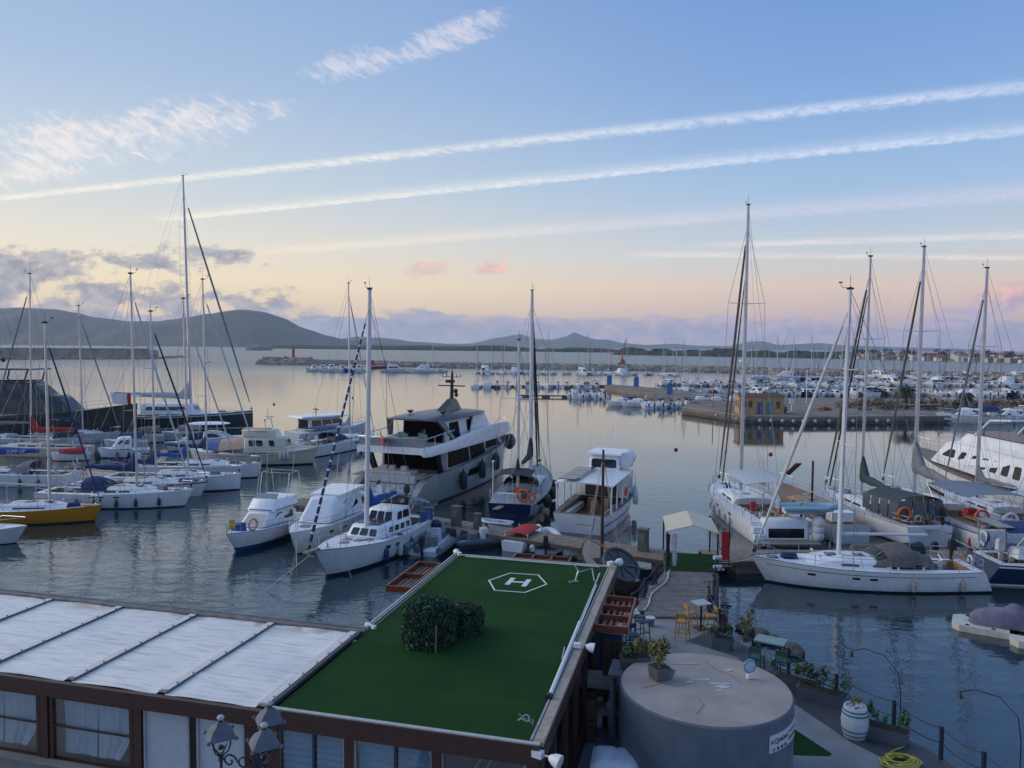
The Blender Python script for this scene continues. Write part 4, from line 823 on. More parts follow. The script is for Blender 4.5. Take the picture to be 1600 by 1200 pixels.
# dark motor yacht at far left
loc, rz, L = row_pose((203, 684), 26, radians(1))
t = thing('motor_yacht', 'big dark grey motor yacht with stepped superstructure at far left', 'motor yacht', loc, rz); h = Hull(L, 6.4, 2.6, 4.6, tw=.92, rake=.01, wl=.82, dip=.2, pw=2.8, boot=.2); h.build(t, darkgreen, antif); h.deck(t, deckw)
b = Block(-L * .36, L * .22, 2.9, 2.2, 3.2, 5.6, fr=2.4, tb=.9); b.obj('main_deckhouse', darkgreen, t)
for s in 'LR':
    for k in range(4): b.win(t, s, .05 + k * .22, .05 + k * .22 + .17, .35, .85)
b.win(t, 'F', .05, .95, .2, .9, r=.05)
b = Block(-L * .28, L * .08, 2.5, 1.9, 5.6, 7.6, fr=2.2, tb=.88); b.obj('upper_deckhouse', darkgreen, t)
for s in 'LR': b.win(t, s, .08, .5, .3, .85); b.win(t, s, .55, .92, .3, .85, sk=.05)
b.win(t, 'F', .05, .95, .15, .9, r=.05)
obj('hardtop', G().box((-L * .15, 0, 9.0), (L * .36, 4.4, .22), top=.94), darkgreen, t)
for x in (-.3, -.2, -.02):
    for s in (1, -1): obj('hardtop_pillar', G().tube([(L * x, s * 2.0, 7.4), (L * x + .5, s * 1.9, 9.0)], .12, 6), darkgreen, t)
g = G(); g.tube([(-L * .2, 0, 9.0), (-L * .24, 0, 12.0)], [.28, .12], 6); g.tube([(-L * .22, -1.2, 10.6), (-L * .22, 1.2, 10.6)], .08, 5); g.box((-L * .2, 0, 11.2), (1.4, .2, .12)); g.sphere((-L * .18, .5, 10.2), .35, 8, 5); obj('radar_mast', g, darkgreen, t)
for k, c in enumerate((redp, plast)): obj('flag', G().slab([(L * .40 + k * .4, -.9 - k, 4.6), (L * .40 + 2.2, -.9 - k, 4.5), (L * .40 + 2.1, -.8 - k, 6.0), (L * .40, -.8 - k, 6.1)], .02), c, t)
h.rail(t, L * .1, L * .46, 2.2, 1.0)
# beige trawler yacht
loc, rz, L = pose((490, 725), (354, 723)); L *= 1.12
t = thing('trawler_yacht', 'cream trawler yacht with beige canvas cockpit tent, bow to the right', 'motor yacht', loc, rz); h = Hull(L, 3.5, 1.15, 1.85, tw=.86, rake=.06, wl=.82, dip=.18, boot=.14); h.build(t, cream, antif, antif, stripe=M('rub_wood', (.3, .2, .1), .5), sz=(.78, .82)); h.deck(t, deckw)
b = Block(-L * .22, L * .22, 1.4, 1.15, 1.3, 2.9, fr=.55, tb=.92); b.obj('deckhouse', cream, t)
for s in 'LR':
    for k in range(2): b.win(t, s, .10 + .2 * k, .27 + .2 * k, .45, .88, frame=plast)
    b.win(t, s, .64, .78, .45, .88, frame=plast)
for u in (.05, .37, .69): b.win(t, 'F', u, u + .26, .45, .9, frame=plast)
obj('cockpit_tent', arch_sheet(-L * .48, -L * .22, 1.35, 1.35, 2.5, 2.85, 1.1), canvE, t, smooth=60); f = Block(-L * .24, L * .10, 1.3, 1.05, 2.9, 3.6, fr=.4, tb=.95); f.obj('flybridge', cream, t); obj('flybridge_cover', arch_sheet(-L * .25, L * .0, 1.25, 1.2, 3.72, 3.72, .2), canvE, t)
g = G(); g.tube([(L * .0, 1.0, 3.5), (-L * .02, .9, 4.7), (-L * .02, -.9, 4.7), (L * .0, -1.0, 3.5)], .07, 6); g.tube([(-L * .02, 0, 4.7), (-L * .02, 0, 5.8)], .04, 5); g.box((0, 0, 4.95), (.9, .14, .1)); obj('radar_arch', g, gel, t)
h.rail(t, -L * .15, L * .44, 1.2, .7); h.pulpit(t, .7, 1.0)
for k in range(3): fender(t, h.side(L * (.16 + .035 * k), 1.0, -1, .12), fendw, 1.1)
# dark-glass motor yacht behind the mid-harbour sloop
loc, rz, L = pose((570, 687), (462, 697)); L *= 1.1
t = thing('hardtop_yacht', 'grey motor yacht with long dark glass wheelhouse behind the mid harbour sloop', 'motor yacht', loc, rz); h = Hull(L, 4.2, 1.7, 2.5, tw=.9, rake=.04, wl=.8, dip=0); h.build(t, gel2, navy); h.deck(t, deckw)
b = Block(-L * .36, L * .12, 1.7, 1.4, 2.0, 3.5, fr=.6, tb=.93); b.obj('wheelhouse', gel2, t)
for s in 'LR':
    for k in range(3): b.win(t, s, .03 + k * .33, .03 + k * .33 + .29, .15, .9, r=.05)
b.win(t, 'F', .04, .96, .15, .9, r=.04); b.win(t, 'B', .1, .9, .05, .9, r=.04)
obj('roof', G().box((-L * .16, 0, 3.62), (L * .62, 3.7, .16), top=.95), gel, t); g = G(); g.tube([(-L * .2, 0, 3.7), (-L * .2, 0, 4.6)], .06, 5); g.box((-L * .2, 0, 4.4), (.2, 1.1, .1)); obj('radar', g, black, t); h.rail(t, -L * .05, L * .46, 1.5, .8)
# ------------------------------------------------------------------ inflatables by the pontoon
def rp(bow, st): l, r_, L = pose(bow, st); return l, r_, L
l, r_, L = rp((703, 836), (659, 871)); rib('grey inflatable boat with steering console, nearest of the pair by the pontoon', l, r_, L)
l, r_, L = rp((684, 834), (625, 867)); rib('grey inflatable boat with bare floor, farther of the pair by the pontoon', l, r_, L, console=False)
l, r_, L = rp((806, 846), (708, 855)); rib('long dark inflatable boat lying along the pontoon behind the turf roof', l, r_, L, tube_m=M('inflatable_dark', (.05, .07, .09), .5), seat=pvcg)
l, r_, L = rp((856, 836), (852, 872)); rib('white inflatable dinghy with its bow raised behind the turf roof', l, r_, L * .75, tube_m=pvcw, console=False)
l, r_, L = rp((752, 818), (800, 822)); rib('white inflatable dinghy afloat at the stern of the navy ketch', l, r_, L, tube_m=pvcw, console=False, outboard=False)
l, r_, L = rp((842, 838), (800, 862))
t = thing('launch', 'small launch with dark red canopy on a white frame beside the dinghy', 'boat', l, r_); h = Hull(L, 1.9, .6, .85, rake=.06); h.build(t, gel); h.deck(t, deckw, (-L * .4, L * .2, .6, .35)); obj('canopy', arch_sheet(-L * .38, L * .18, .72, .7, 1.08, 1.1, .12), canvR, t, smooth=60)
for x in (-.36, .16):
    for s in (1, -1): obj('canopy_post', G().tube([(L * x, s * .75, .4), (L * x, s * .78, 1.05)], .03, 5), plast, t)
# ------------------------------------------------------------------ the big grey motor yacht
glk = M('window_black_glass', (.006, .007, .009), .35, var=.2, scale=1, spec=.02)
t = thing('superyacht', 'large grey motor yacht with white upper deck and red flag, name on its stern', 'motor yacht', (-9.9 + 12.6 * cos(radians(69)), 57.9 + 12.6 * sin(radians(69)), 0), radians(69)); L = 25.0
h = Hull(L - 3.0, 6.5, 2.35, 3.7, tw=.95, tm=.3, rake=.0, wl=.88, dip=-.05, pw=3.0, boot=.12)
ho = h.build(t, greyhull, antif, antif, n=26); ho.location.x = 1.5; dk = h.deck(t, teakg, None); dk.location.x = 1.5
obj('swim_platform', G().prism([(-12.9, 2.7), (-12.4, 3.1), (-9.4, 3.15), (-9.4, -3.15), (-12.4, -3.1), (-12.9, -2.7)], .28, .55), teakg, t)
for s in (1, -1):
    rings = []
    for x, z, y1, w_ in ((-12.75, .75, 2.75, .3), (-12.3, 1.25, 2.95, .5), (-11.4, 1.95, 3.05, .62), (-10.2, 2.35, 3.1, .66), (-9.2, 2.45, 3.12, .66)): rings.append([V(x, s * y1, -.1), V(x, s * (y1 + .06), z * .6), V(x, s * y1, z), V(x, s * (y1 - w_), z), V(x, s * (y1 - w_), -.1)])
    obj('stern_quarter', G().loft(rings if s < 0 else [list(reversed(r)) for r in rings]), greyhull, t); obj('quarter_teak', G().prism([(-11.9, s * 2.5), (-11.9, s * 3.0), (-9.3, s * 3.05), (-9.3, s * 2.5)], 2.42, 2.46), teakg, t)
b = Block(-11.7, -9.3, 2.25, 2.3, .55, 2.5, ar=.65, tb=.98); b.obj('garage', greyhull, t, smooth=30); obj('garage_seam', G().box((-11.28, 0, 1.88), (.03, 4.3, .05), ry=.32), M('dark_seam', (.05, .05, .05), .6), t)
c0, nn = b.pt('B', .5, .52, .02); text('AMIGA', .62, plast, t, frame(c0, (0, -1, 0), (b.pt('B', .5, 1)[0] - b.pt('B', .5, 0)[0])), shear=.25)
for y in (-1.9, 1.9): obj('stern_light', G().box((-11.62, y, 1.0), (.06, .16, .1)), plast, t)
obj('sunpad', G().box((-10.3, .2, 2.62), (1.3, 3.6, .2)), M('cushion_cream', (.5, .47, .42), .8), t)
for y in (-.6, .5, 1.2): obj('cushion', G().box((-10.0, y, 2.85), (.5, .6, .35), rz=.2, top=.8), canvL, t)
b = Block(-7.6, 7.2, 3.0, 2.4, 2.4, 4.15, fr=1.2, tb=.99); b.obj('saloon', greyhull, t, smooth=20); b.win(t, 'B', .02, .98, .02, .98, glk, 'aft_saloon_door', r=.02)
for s in 'LR':
    b.win(t, s, .02, .36, .12, .97, glk, 'saloon_window', r=.04); b.win(t, s, .38, .64, .12, .97, glk, 'saloon_window', r=.04, sk=.0); b.win(t, s, .66, .95, .45, .97, glk, 'saloon_window', r=.05, sk=.04)
for s in (1, -1): obj('deck_pillar', G().slab([(-8.6, s * 3.0, 2.4), (-7.9, s * 3.0, 2.4), (-8.9, s * 3.05, 4.2), (-9.7, s * 3.05, 4.2)], .18), glk, t)
h.ports(t, [], .5, 1, 1, 1)
for s in (1, -1):
    for x in (-3.5, 2.5): obj('hull_window', G().slab([h.side(x + dx, z, s, .015) + V(1.5, 0, 0) for dx, z in ((-1.6, 1.35), (1.6, 1.35), (2.1, 1.95), (-1.2, 1.95))][::s * -1 if s > 0 else 1], .03), glk, t, smooth=0)
# white upper deck with rising side bulwarks
pl = [(-11.2, 2.9), (-10.8, 3.2), (-2, 3.25), (5, 3.0), (8.8, 2.2), (10.2, .9)]; pl = pl + [(x, -y) for x, y in reversed(pl)]
obj('upper_deck', G().prism(pl, 4.15, 4.42), gel, t, smooth=0)
for s in (1, -1):
    rings = []
    for (x, y), zt in zip([(-11.2, 2.92), (-10.7, 3.24), (-7, 3.27), (-2, 3.28), (3, 3.14), (6.8, 2.72), (8.8, 2.2), (10.2, .95)], [4.55, 4.6, 4.75, 5.2, 5.35, 5.15, 4.9, 4.7]): rings.append([V(x, s * y, 3.98), V(x, s * (y + .05), 4.3), V(x, s * (y - .12), zt), V(x, s * (y - .3), zt), V(x, s * (y - .3), 4.2)])
    obj('bulwark', G().loft(rings if s < 0 else [list(reversed(r)) for r in rings]), gel, t, smooth=40)
obj('aft_coaming', G().box((-11.12, 0, 4.42), (.2, 5.8, .5)), gel, t)
obj('aft_glass_rail', G().slab([(-10.95, -2.9, 4.5), (-10.95, 2.9, 4.5), (-10.95, 2.9, 5.3), (-10.95, -2.9, 5.3)], .03), M('clear_screen', (.22, .24, .25), .12), t)
g = G(); g.tube([(-6, 3.05, 5.6), (-10.9, 3.0, 5.36), (-10.95, 2.9, 5.35), (-10.95, -2.9, 5.35), (-10.9, -3.0, 5.36), (-6, -3.05, 5.6)], .035, 6)
for y in (-2.9, -1.45, 0, 1.45, 2.9): g.tube([(-10.95, y, 4.5), (-10.95, y, 5.35)], .02, 5)
for x in (-9.5, -8): g.tube([(x, 3.02, 4.5), (x, 3.02, 5.45)], .02, 5); g.tube([(x, -3.02, 4.5), (x, -3.02, 5.45)], .02, 5)
obj('guard_rail', g, steel, t)
fl = obj('ensign', G().add([(-11.0 - .22 * k, .9 - .18 * k + .12 * sin(k * 1.3), 5.1 - .12 * k + dz) for k in range(6) for dz in (0, .72)], [(2 * k, 2 * k + 2, 2 * k + 3, 2 * k + 1) for k in range(5)]), redp, t); obj('ensign_emblem', G().box((-11.5, .45, 5.25), (.25, .04, .22)), plast, fl); obj('flagstaff', G().tube([(-10.95, .95, 4.5), (-11.05, .95, 5.95)], .025, 5), steel, t)
b = Block(-5.6, 3.4, 2.25, 2.0, 4.42, 6.35, fr=1.6, tb=.95); b.obj('sky_lounge', gel, t, smooth=20); b.win(t, 'B', .01, .99, .0, .99, glk, 'sky_lounge_door', r=.01)
for k in (.47, .52): obj('door_handle', G().box(b.pt('B', k, .5, .03)[0], (.04, .04, .35)), steel, t)
for s in 'LR': b.win(t, s, .02, .30, .1, .95, glk, r=.04); b.win(t, s, .52, .9, .35, .92, glk, r=.08, sk=.03)
b.win(t, 'F', .03, .97, .1, .92, glk, 'windscreen', r=.04)
rings = []
for x, w_, z, th in ((-8.0, 1.9, 6.42, .10), (-7.6, 2.3, 6.4, .2), (-4, 2.55, 6.38, .34), (1.0, 2.45, 6.36, .36), (3.2, 1.9, 6.3, .22), (3.8, 1.5, 6.22, .08)): rings.append([V(x, w_, z), V(x, w_ * .93, z + th * .8), V(x, w_ * .5, z + th * 1.15), V(x, -w_ * .5, z + th * 1.15), V(x, -w_ * .93, z + th * .8), V(x, -w_, z)])
obj('hardtop', G().loft([list(reversed(r)) for r in rings]), M('hardtop_grey', (.075, .08, .09), .35, var=.06), t, smooth=50)
for s in (1, -1): obj('hardtop_pillar', G().slab([(-6.2, s * 2.95, 4.9), (-5.6, s * 2.95, 4.9), (-6.6, s * 2.3, 6.45), (-7.6, s * 2.3, 6.45)], .14), darkgreen, t)
for s in (1, -1): obj('hardtop_side', G().slab([(-1.5, s * 2.5, 4.9), (3.6, s * 2.35, 4.9), (2.2, s * 2.2, 6.35), (-.6, s * 2.35, 6.35)], .12), gel, t)
obj('mast_fairing', G().loft([[V(-2.4, .5, 6.7), V(-2.4, -.5, 6.7), V(.9, -.5, 6.7), V(.9, .5, 6.7)], [V(-1.0, .28, 7.5), V(-1.0, -.28, 7.5), V(.5, -.28, 7.5), V(.5, .28, 7.5)], [V(-.6, .2, 7.75), V(-.6, -.2, 7.75), V(.2, -.2, 7.75), V(.2, .2, 7.75)]]), darkgreen, t)
g = G(); g.tube([(-.2, 0, 7.6), (-.1, 0, 10.2)], [.2, .1], 7); g.box((-.2, 0, 8.9), (.2, 2.6, .1)); g.box((-.3, .1, 9.3), (.5, .7, .25)); g.sphere((-.4, -.5, 8.45), .22, 8, 5); g.sphere((-.4, -.55, 8.1), .2, 8, 5); g.tube([(-.2, -.9, 9.7), (-.2, .9, 9.7)], .03, 5)
for y in (-.9, .9, -.5, .5): g.tube([(-.2, y, 9.7), (-.2, y, 9.95)], .04, 5)
g.tube([(-.1, 0, 10.2), (-.1, 0, 10.7)], .03, 5); obj('radar_mast', g, black, t)
for y in (-1.6, 1.5): g = G().lathe([(.05, 0), (.12, .06), (.3, .22), (.3, .26), (.05, .27)], (-5.2, y, 6.75), 10); obj('satellite_dome', g, black, t)
for x, y in ((-7.4, 1.2), (-7.4, -.6), (-8.3, -1.3), (-8.4, .4)): obj('deck_chair', G().box((x, y, 4.85), (.6, .6, .1)).box((x + .25, y, 5.1), (.1, .6, .5)).box((x, y, 4.62), (.5, .5, .4), top=.8), M('chair_sage', (.16, .22, .2), .8), t)
obj('table', G().lathe([(.3, 4.42), (.06, 4.46), (.06, 5.05), (.7, 5.06), (.7, 5.1)], (-8.4, -.4, 0), 14), teakg, t)
for x, z in ((-6.5, 1.35), (-2.6, 1.7), (1.0, 1.9)):
    o = fender(t, h.side(x, z, -1, .34) + V(1.5, 0, 0), fendk, 2.6)
link('fender', SH('ball_fender2', lambda: G().sphere((0, 0, 0), .75, 12, 8, sc=(1, .8, 1.1)), fendk), t, h.side(9.2, 2.7, -1, .5) + V(1.5, 0, 0)); g = G(); g.tube([(11.5, .6, 4.4), (12.2, .4, 4.9), (12.4, 0, 4.95), (12.2, -.4, 4.9), (11.5, -.6, 4.4)], .03, 5); obj('bow_rail', g, steel, t)
for s, yy in ((-1, -5.2), (-1, -3.6)): ropes(t, [(-12.3, s * 2.8, .9), (-15.2, yy + 1.4, .8)], .03)
x0 = Vector(t.location)
tl = V(-9.9, 57.9, 0) + V(-.3 * cos(radians(69)), -.3 * sin(radians(69)), .5)
tn = rib('pale grey yacht tender lying across the swim platform of the grey motor yacht', (tl.x + .1, tl.y, .95), radians(69 + 90), 4.6, tube_m=M('tender_pale_grey', (.42, .44, .47), .45, var=.08), seat=canvL)
# ------------------------------------------------------------------ navy ketch
p = W(797, 815); rz = radians(80); L = 15.5
t = thing('ketch', 'navy hulled ketch with two black furled headsails, stern to the pontoon', 'sailing yacht', (p.x + cos(rz) * L * .48, p.y + sin(rz) * L * .48, 0), rz); h = Hull(L, 4.2, 1.35, 1.95, tw=.74, rake=.08, wl=.84, dip=.2, boot=.1); h.build(t, navy, navy, antif, stripe=gel, sz=(.90, .94), gun=gel2); h.deck(t, M('deck_grey', (.36, .37, .38), .7), (-L * .46, -L * .16, 1.05, .5), wellmat=teakg)
coachroof(t, h, -L * .14, L * .24, .55, gel2, [(-1.5, 0, .3, .7), (.5, 2.0, .3, .7)])
loc = Vector(t.location); q = loc + V(cos(rz), sin(rz), 0) * (L * .14)
mast_set(t, h, L * .14, ztop(q.x, q.y, 455), mastw, .13, (.4, .7), 1.3, 4.6, 1.4, canvK, .36, furl=canvK, furl_r=.10, rake=.1, second=(L * .40, .86, canvK), z0=1.9, boomrise=.0, furl_top=.9)
q = loc + V(cos(rz), sin(rz), 0) * (-L * .27); mast_set(t, h, -L * .27, ztop(q.x, q.y, 532), mastw, .09, (.62,), 1.5, 2.9, 1.5, canvK, .24, rake=.05, z0=1.5, back=False, masth=.95)
obj('radar_dome', G().lathe([(.05, -.12), (.26, -.1), (.26, .08), (.05, .14)], (-L * .27 + .35, 0, 8.6), 12), plast, t)
sprayhood(t, -L * .2, -L * .06, 1.3, 1.7, .95, canvD); bimini(t, -L * .44, -L * .24, 1.3, 3.3, canvK, zdeck=1.4)
lifebuoy(t, (-L * .475, -.9, 1.9), (0, 0, 0), .4); obj('life_jacket_bag', G().box((-L * .40, -.3, 1.9), (.35, .35, .7), top=.8), orange, t); lifebuoy(t, (-L * .44, -1.5, 1.7), (0, 0, 1.2), .33, orange)
h.pulpit(t, .8, 1.6); h.pushpit(t, .75); h.rail(t, -L * .38, L * .4, 1.7, .7)
for k in range(4): link('fender', SH('ball_fender3', lambda: G().sphere((0, 0, 0), .42, 12, 8, sc=(.8, .8, 1.25)), fendk), t, h.side(-4 + 3.2 * k, .9, -1, .3))
obj('stern_locker', G().box((-L * .45, .2, 1.6), (.6, 1.7, .7)), gel2, t); obj('gangplank', G().box((-L * .5 - 1.0, .6, 1.25), (2.4, .45, .06), ry=.1), teakg, t); obj('wind_generator', G().tube([(-L * .47, 1.3, 1.4), (-L * .47, 1.3, 4.2)], .035, 6).box((-L * .47, 1.3, 4.25), (.5, .1, .1)), gel, t)
text('ANTARES', .2, plast, t, frame((-L * .5 - .02, 0, .95), (0, -1, 0), (0, 0, 1))) if False else None
# ------------------------------------------------------------------ white passenger launch
p = W(905, 835); rz = radians(69); L = 12.6
t = thing('passenger_launch', 'white passenger boat with roofed open stern and red waterline stripe', 'passenger boat', (p.x + cos(rz) * L * .49, p.y + sin(rz) * L * .49, 0), rz)
h = Hull(L, 4.3, 1.35, 2.1, tw=.84, rake=.07, wl=.86, dip=.1, boot=.12, srake=.35); h.build(t, gel, gel2, gel2, stripe=redp, sz=(.38, .50), gun=gel); h.deck(t, M('deck_brown', (.16, .12, .09), .7), (-L * .47, L * .08, 1.55, .75), wellmat=M('deck_brown', (.16, .12, .09), .7), drop=.02)
obj('roof', arch_sheet(-L * .42, L * .12, 2.05, 2.0, 3.35, 3.5, .14, th=.09), gel, t, smooth=50)
for x in (-.41, -.28, -.15, -.02, .1):
    for s in (1, -1): obj('roof_post', G().tube([(L * x, s * 1.9, 1.3), (L * x, s * 1.93, 3.3)], .06, 6), gel, t)
for i in range(3): obj('solar_panel', G().box((-L * .36 + i * 1.75, 1.15, 3.53 + i * .03), (1.65, 1.2, .05), ry=-.02), solar, t, smooth=0)
obj('roof_rail', G().tube([(-L * .4, .35, 3.58), (L * .1, .35, 3.72)], .03, 5), steel, t)
b = Block(L * .02, L * .22, 1.2, 1.05, 2.2, 4.55, fr=.35, tb=.92); b.obj('wheelhouse', gel, t); 
for u0, u1 in ((.06, .48), (.52, .94)): b.win(t, 'B', u0, u1, .66, .93, frame=black)
for s in 'LR': b.win(t, s, .12, .85, .66, .93)
b.win(t, 'F', .05, .95, .62, .93); obj('wheelhouse_roof', G().box((L * .12, 0, 4.6), (3.0, 2.7, .14), top=.96), gel, t)
for x, y, z1 in ((0, -.3, 7.4), (.2, .1, 6.6), (.9, .8, 6.4), (.6, -.9, 6.4), (-.8, 1.2, 6.8), (1.1, -.4, 6.2)): obj('antenna', G().tube([(L * .12 + x, y, 4.6), (L * .12 + x, y, z1 - .5)], .018, 5), plast, t)
obj('liferaft_canister', G().tube([(L * .05, -1.55, 4.2), (L * .14, -1.55, 4.25)], .55, 12), plast, t); obj('liferaft_cradle', G().box((L * .09, -1.5, 3.7), (1.1, .8, .15)), gel2, t)
b = Block(-L * .02, L * .30, 1.85, 1.5, 1.5, 3.2, fr=.8, tb=.96); b.obj('saloon', gel, t)
for s in 'LR':
    for k in range(4): b.win(t, s, .04 + k * .24, .22 + k * .24, .3, .85, frame=gel2)
b.win(t, 'B', .12, .88, .02, .9, M('saloon_shade', (.05, .04, .035), .5), 'saloon_entrance', r=.03)
for k, (y, x) in enumerate(((-.5, -1.2), (.5, -1.3), (0, -2.2))): obj('life_jacket_stack', G().box((x, y, 1.1), (.55, .6, .9), rz=.3 * k, top=.75), [canvE, M('jacket_brown', (.25, .14, .08), .8), M('jacket_brown', (.25, .14, .08), .8)][k], t)
for s in (1, -1): obj('bench', G().box((-L * .25, s * 1.35, .95), (L * .36, .4, .4)), gel2, t)
obj('door_mat', G().box((-L * .455, -.3, .66), (.8, 1.2, .04)), M('mat_yellow', (.30, .26, .05), .9), t)
for k in range(3): fender(t, h.side(1.0 + 2.2 * k, 1.4, -1, .25), fendw, 1.7)
h.pulpit(t, .9, 2.0); ropes(t, [(-L * .48, -1.0, 1.3), (-L * .48 - 2.2, -1.4, .8)], .03, roped); lifebuoy(t, (-L * .1, -2.03, 2.2), (0, 0, pi / 2), .3)
# ------------------------------------------------------------------ right-hand row, sterns to the quay
def stern_pose(x, y, deg, L): r_ = radians(deg); return (x + cos(r_) * L * .48, y + sin(r_) * L * .48, 0), r_, L
loc, rz, L = stern_pose(17.4, 48.9, 91, 14.6)
t, h = sailboat('white sloop with open stern garage and blue dinghy hung across it', loc, rz, L, B=4.5, fs=1.45, fb=1.65, boot=gel2, stripe=gel, toppx=322, mast_f=.10, mmat=alu, r=.11, cover=None, furl=canvT, spr=(.38, .66), fend=[(.30, 1), (.38, 1), (.48, 1), (.58, 1), (.66, 1)], bim=None, wheels=2, hullkw=dict(tw=.93, tm=.5, rake=.02, pw=2.5), hood=None, mk=dict(furl_r=.09, radar=.46, second=(L * .42, .80, canvT)), ports=[((-.2, .0, .1), .72, .6, .18)])
bimini(t, -L * .34, -L * .02, 1.75, 3.6, canvL, zdeck=1.6, rise=.1)
b = Block(-L * .5 - .55, -L * .5 + .4, 1.4, 1.4, .42, 1.72, ar=.12, tb=1.0); b.obj('transom_block', gel, t); b.win(t, 'B', .08, .92, .12, .62, glassd, 'stern_garage', r=.03)
obj('bathing_platform', G().box((-L * .5 - .95, 0, .40), (1.5, 3.6, .12)), teakg, t)
for s in (1, -1):
    for k in range(2): obj('stern_step', G().box((-L * .5 - .45 + .3 * k, s * 1.75, .6 + .4 * k), (.5, .6, .35)), gel, t)
for y in (1.7, -.2): obj('life_sling', G().box((-L * .44, y, 2.2), (.22, .3, .8)), redp, t)
for y in (1.2, -1.6): g = G(); g.tube([(-L * .46, y, 1.5), (-L * .47, y, 3.2), (-L * .53, y, 3.5)], .05, 6); obj('davit', g, steel, t)
ww = Vector(loc) + V(cos(rz), sin(rz), 0) * (-L * .5 + .1); rib('pale blue inflatable dinghy hung across the stern of the open garage sloop', (ww.x + 1.6, ww.y - .2, 2.15), radians(-4), 3.5, tube_m=M('inflatable_pale_blue', (.26, .42, .50), .5, var=.08), console=False, outboard=False, name='dinghy', cat='dinghy')
for k in range(3): link('fender', SH('big_fender', lambda: G().sphere((0, 0, 0), .46, 12, 8, sc=(1, .8, 1)), fendw), t, (-L * .5 - .65, -1.95, 1.35 - .4 * k + .2))
loc, rz, L = stern_pose(21.9, 49.2, 92, 12.2)
t = thing('motorsailer', 'wooden decked motorsailer with dark post between two white sloops', 'boat', loc, rz); h = Hull(L, 3.7, 1.25, 1.9, tw=.7, rake=.07, dip=.2); h.build(t, gel2, antif, gun=teak); h.deck(t, teak, (-L * .4, -L * .2, .9, .4), wellmat=teak); coachroof(t, h, -L * .1, L * .2, .5, M('wood_light', (.42, .27, .13), .5, var=.2), [(-.5, .8, .3, .7)])
obj('post', G().tube([(-L * .08, .4, 1.2), (-L * .08, .4, 4.6)], .08, 8), M('post_dark_red', (.06, .015, .015), .4), t); obj('gangway', G().box((L * .42, -.6, 3.0), (2.8, .5, .08), ry=.5), varn, t); h.pulpit(t, .7, 1.2); h.rail(t, -L * .4, L * .4); obj('stern_box', G().box((-L * .42, .3, 1.6), (.9, 1.5, .6)), gel, t)
loc, rz, L = stern_pose(26.6, 48.6, 96, 13.2)
t, h = sailboat('white sloop with smoked cockpit tent and orange lifebuoy, right cluster', loc, rz, L, B=4.0, fs=1.3, fb=1.6, stripe=gel, boot=canvT, toppx=402, mast_f=.10, cover=canvD, furl=canvT, mk=dict(furl_r=.085, second=(L * .44, .88, canvK), coverh=.4, boomrise=-.05), boomL=4.0, hood=None, cwell=teak, gun=teak)
o = obj('cockpit_tent', arch_sheet(-L * .42, -L * .12, 1.62, 1.5, 3.05, 2.9, .35), canvD, t, smooth=60)
for s in (1, -1):
    for k in range(4): x0 = -L * .42 + k * L * .078; obj('tent_window', G().slab([(x0, s * 1.62, 1.55), (x0 + L * .068, s * 1.6, 1.55), (x0 + L * .068, s * 1.55, 2.65), (x0, s * 1.57, 2.65)], .02), M('tent_film', (.10, .115, .13), .15), o, smooth=0)
for k in range(3): y0 = -1.5 + k * 1.05; obj('tent_window', G().slab([(-L * .425, y0, 1.5), (-L * .425, y0 + .95, 1.5), (-L * .42, y0 + .95, 2.75), (-L * .42, y0, 2.75)], .02), M('tent_film', (.10, .115, .13), .15), o, smooth=0)
lifebuoy(t, (-L * .44, 1.25, 1.95), (0, 0, 0), .42); obj('gangplank', G().box((-L * .5 - .8, 0, 1.2), (2.2, .45, .06), ry=.1), teakg, t)
loc, rz, L = stern_pose(30.6, 47.4, 90, 16.0)
t, h = sailboat('white yacht with grey boom cover, blue grey bimini and red lifebuoy', loc, rz, L, B=4.5, fs=1.35, fb=1.6, toppx=387, mast_f=.18, cover=canvG, furl=canvT, r=.12, mk=dict(furl_r=.085, coverh=.5, boomrise=-.06, boom_z=1.5), boomL=6.4, bim=None, gun=teak, stripe=bluep)
bimini(t, -L * .45, -L * .14, 1.9, 3.5, M('canvas_blue_grey', (.17, .21, .25), .8, var=.15, bump=.012, bscale=7), zdeck=1.4); lifebuoy(t, (-L * .47, 1.2, 2.1), (0, 0, 0), .42, M('lifebuoy_red', (.60, .06, .04), .5)); lifebuoy(t, (-L * .47, -.6, 1.9), (0, 0, 0), .45, plast)
for k in range(5): obj('jerrycan', G().box((L * .02 + .0 * k, 1.5 - .32 * k + .2, 1.75), (.34, .26, .42), top=.8), M('jerrycan_yellow', (.55, .42, .05), .5), t)
obj('sail_bag', G().box((-L * .3, .3, 1.9), (.7, .8, .4), top=.7), canvR, t)
loc, rz, L = stern_pose(34.6, 47.5, 90, 14)
sailboat('white sloop with bare mast between the bimini yacht and the large motor yacht', loc, rz, L, B=4.0, fs=1.3, fb=1.55, toppx=420, mast_f=.18, cover=canvG, furl=canvG, r=.11, bim=canvL, boomL=4.5)
p, rz, L = V(39.2, 62.5, 0), radians(90), 23.0
t = thing('classic_motor_yacht', 'large white motor yacht with square dark windows at right edge', 'motor yacht', p, rz); h = Hull(L, 5.4, 2.2, 3.2, tw=.88, rake=.09, wl=.8, dip=.25, boot=.15); h.build(t, gel, navy, gun=varn); h.deck(t, teakg)
b = Block(-L * .40, L * .26, 2.35, 1.9, 2.3, 4.7, fr=2.4, tb=.93, zf=2.7); b.obj('deckhouse', gel, t)
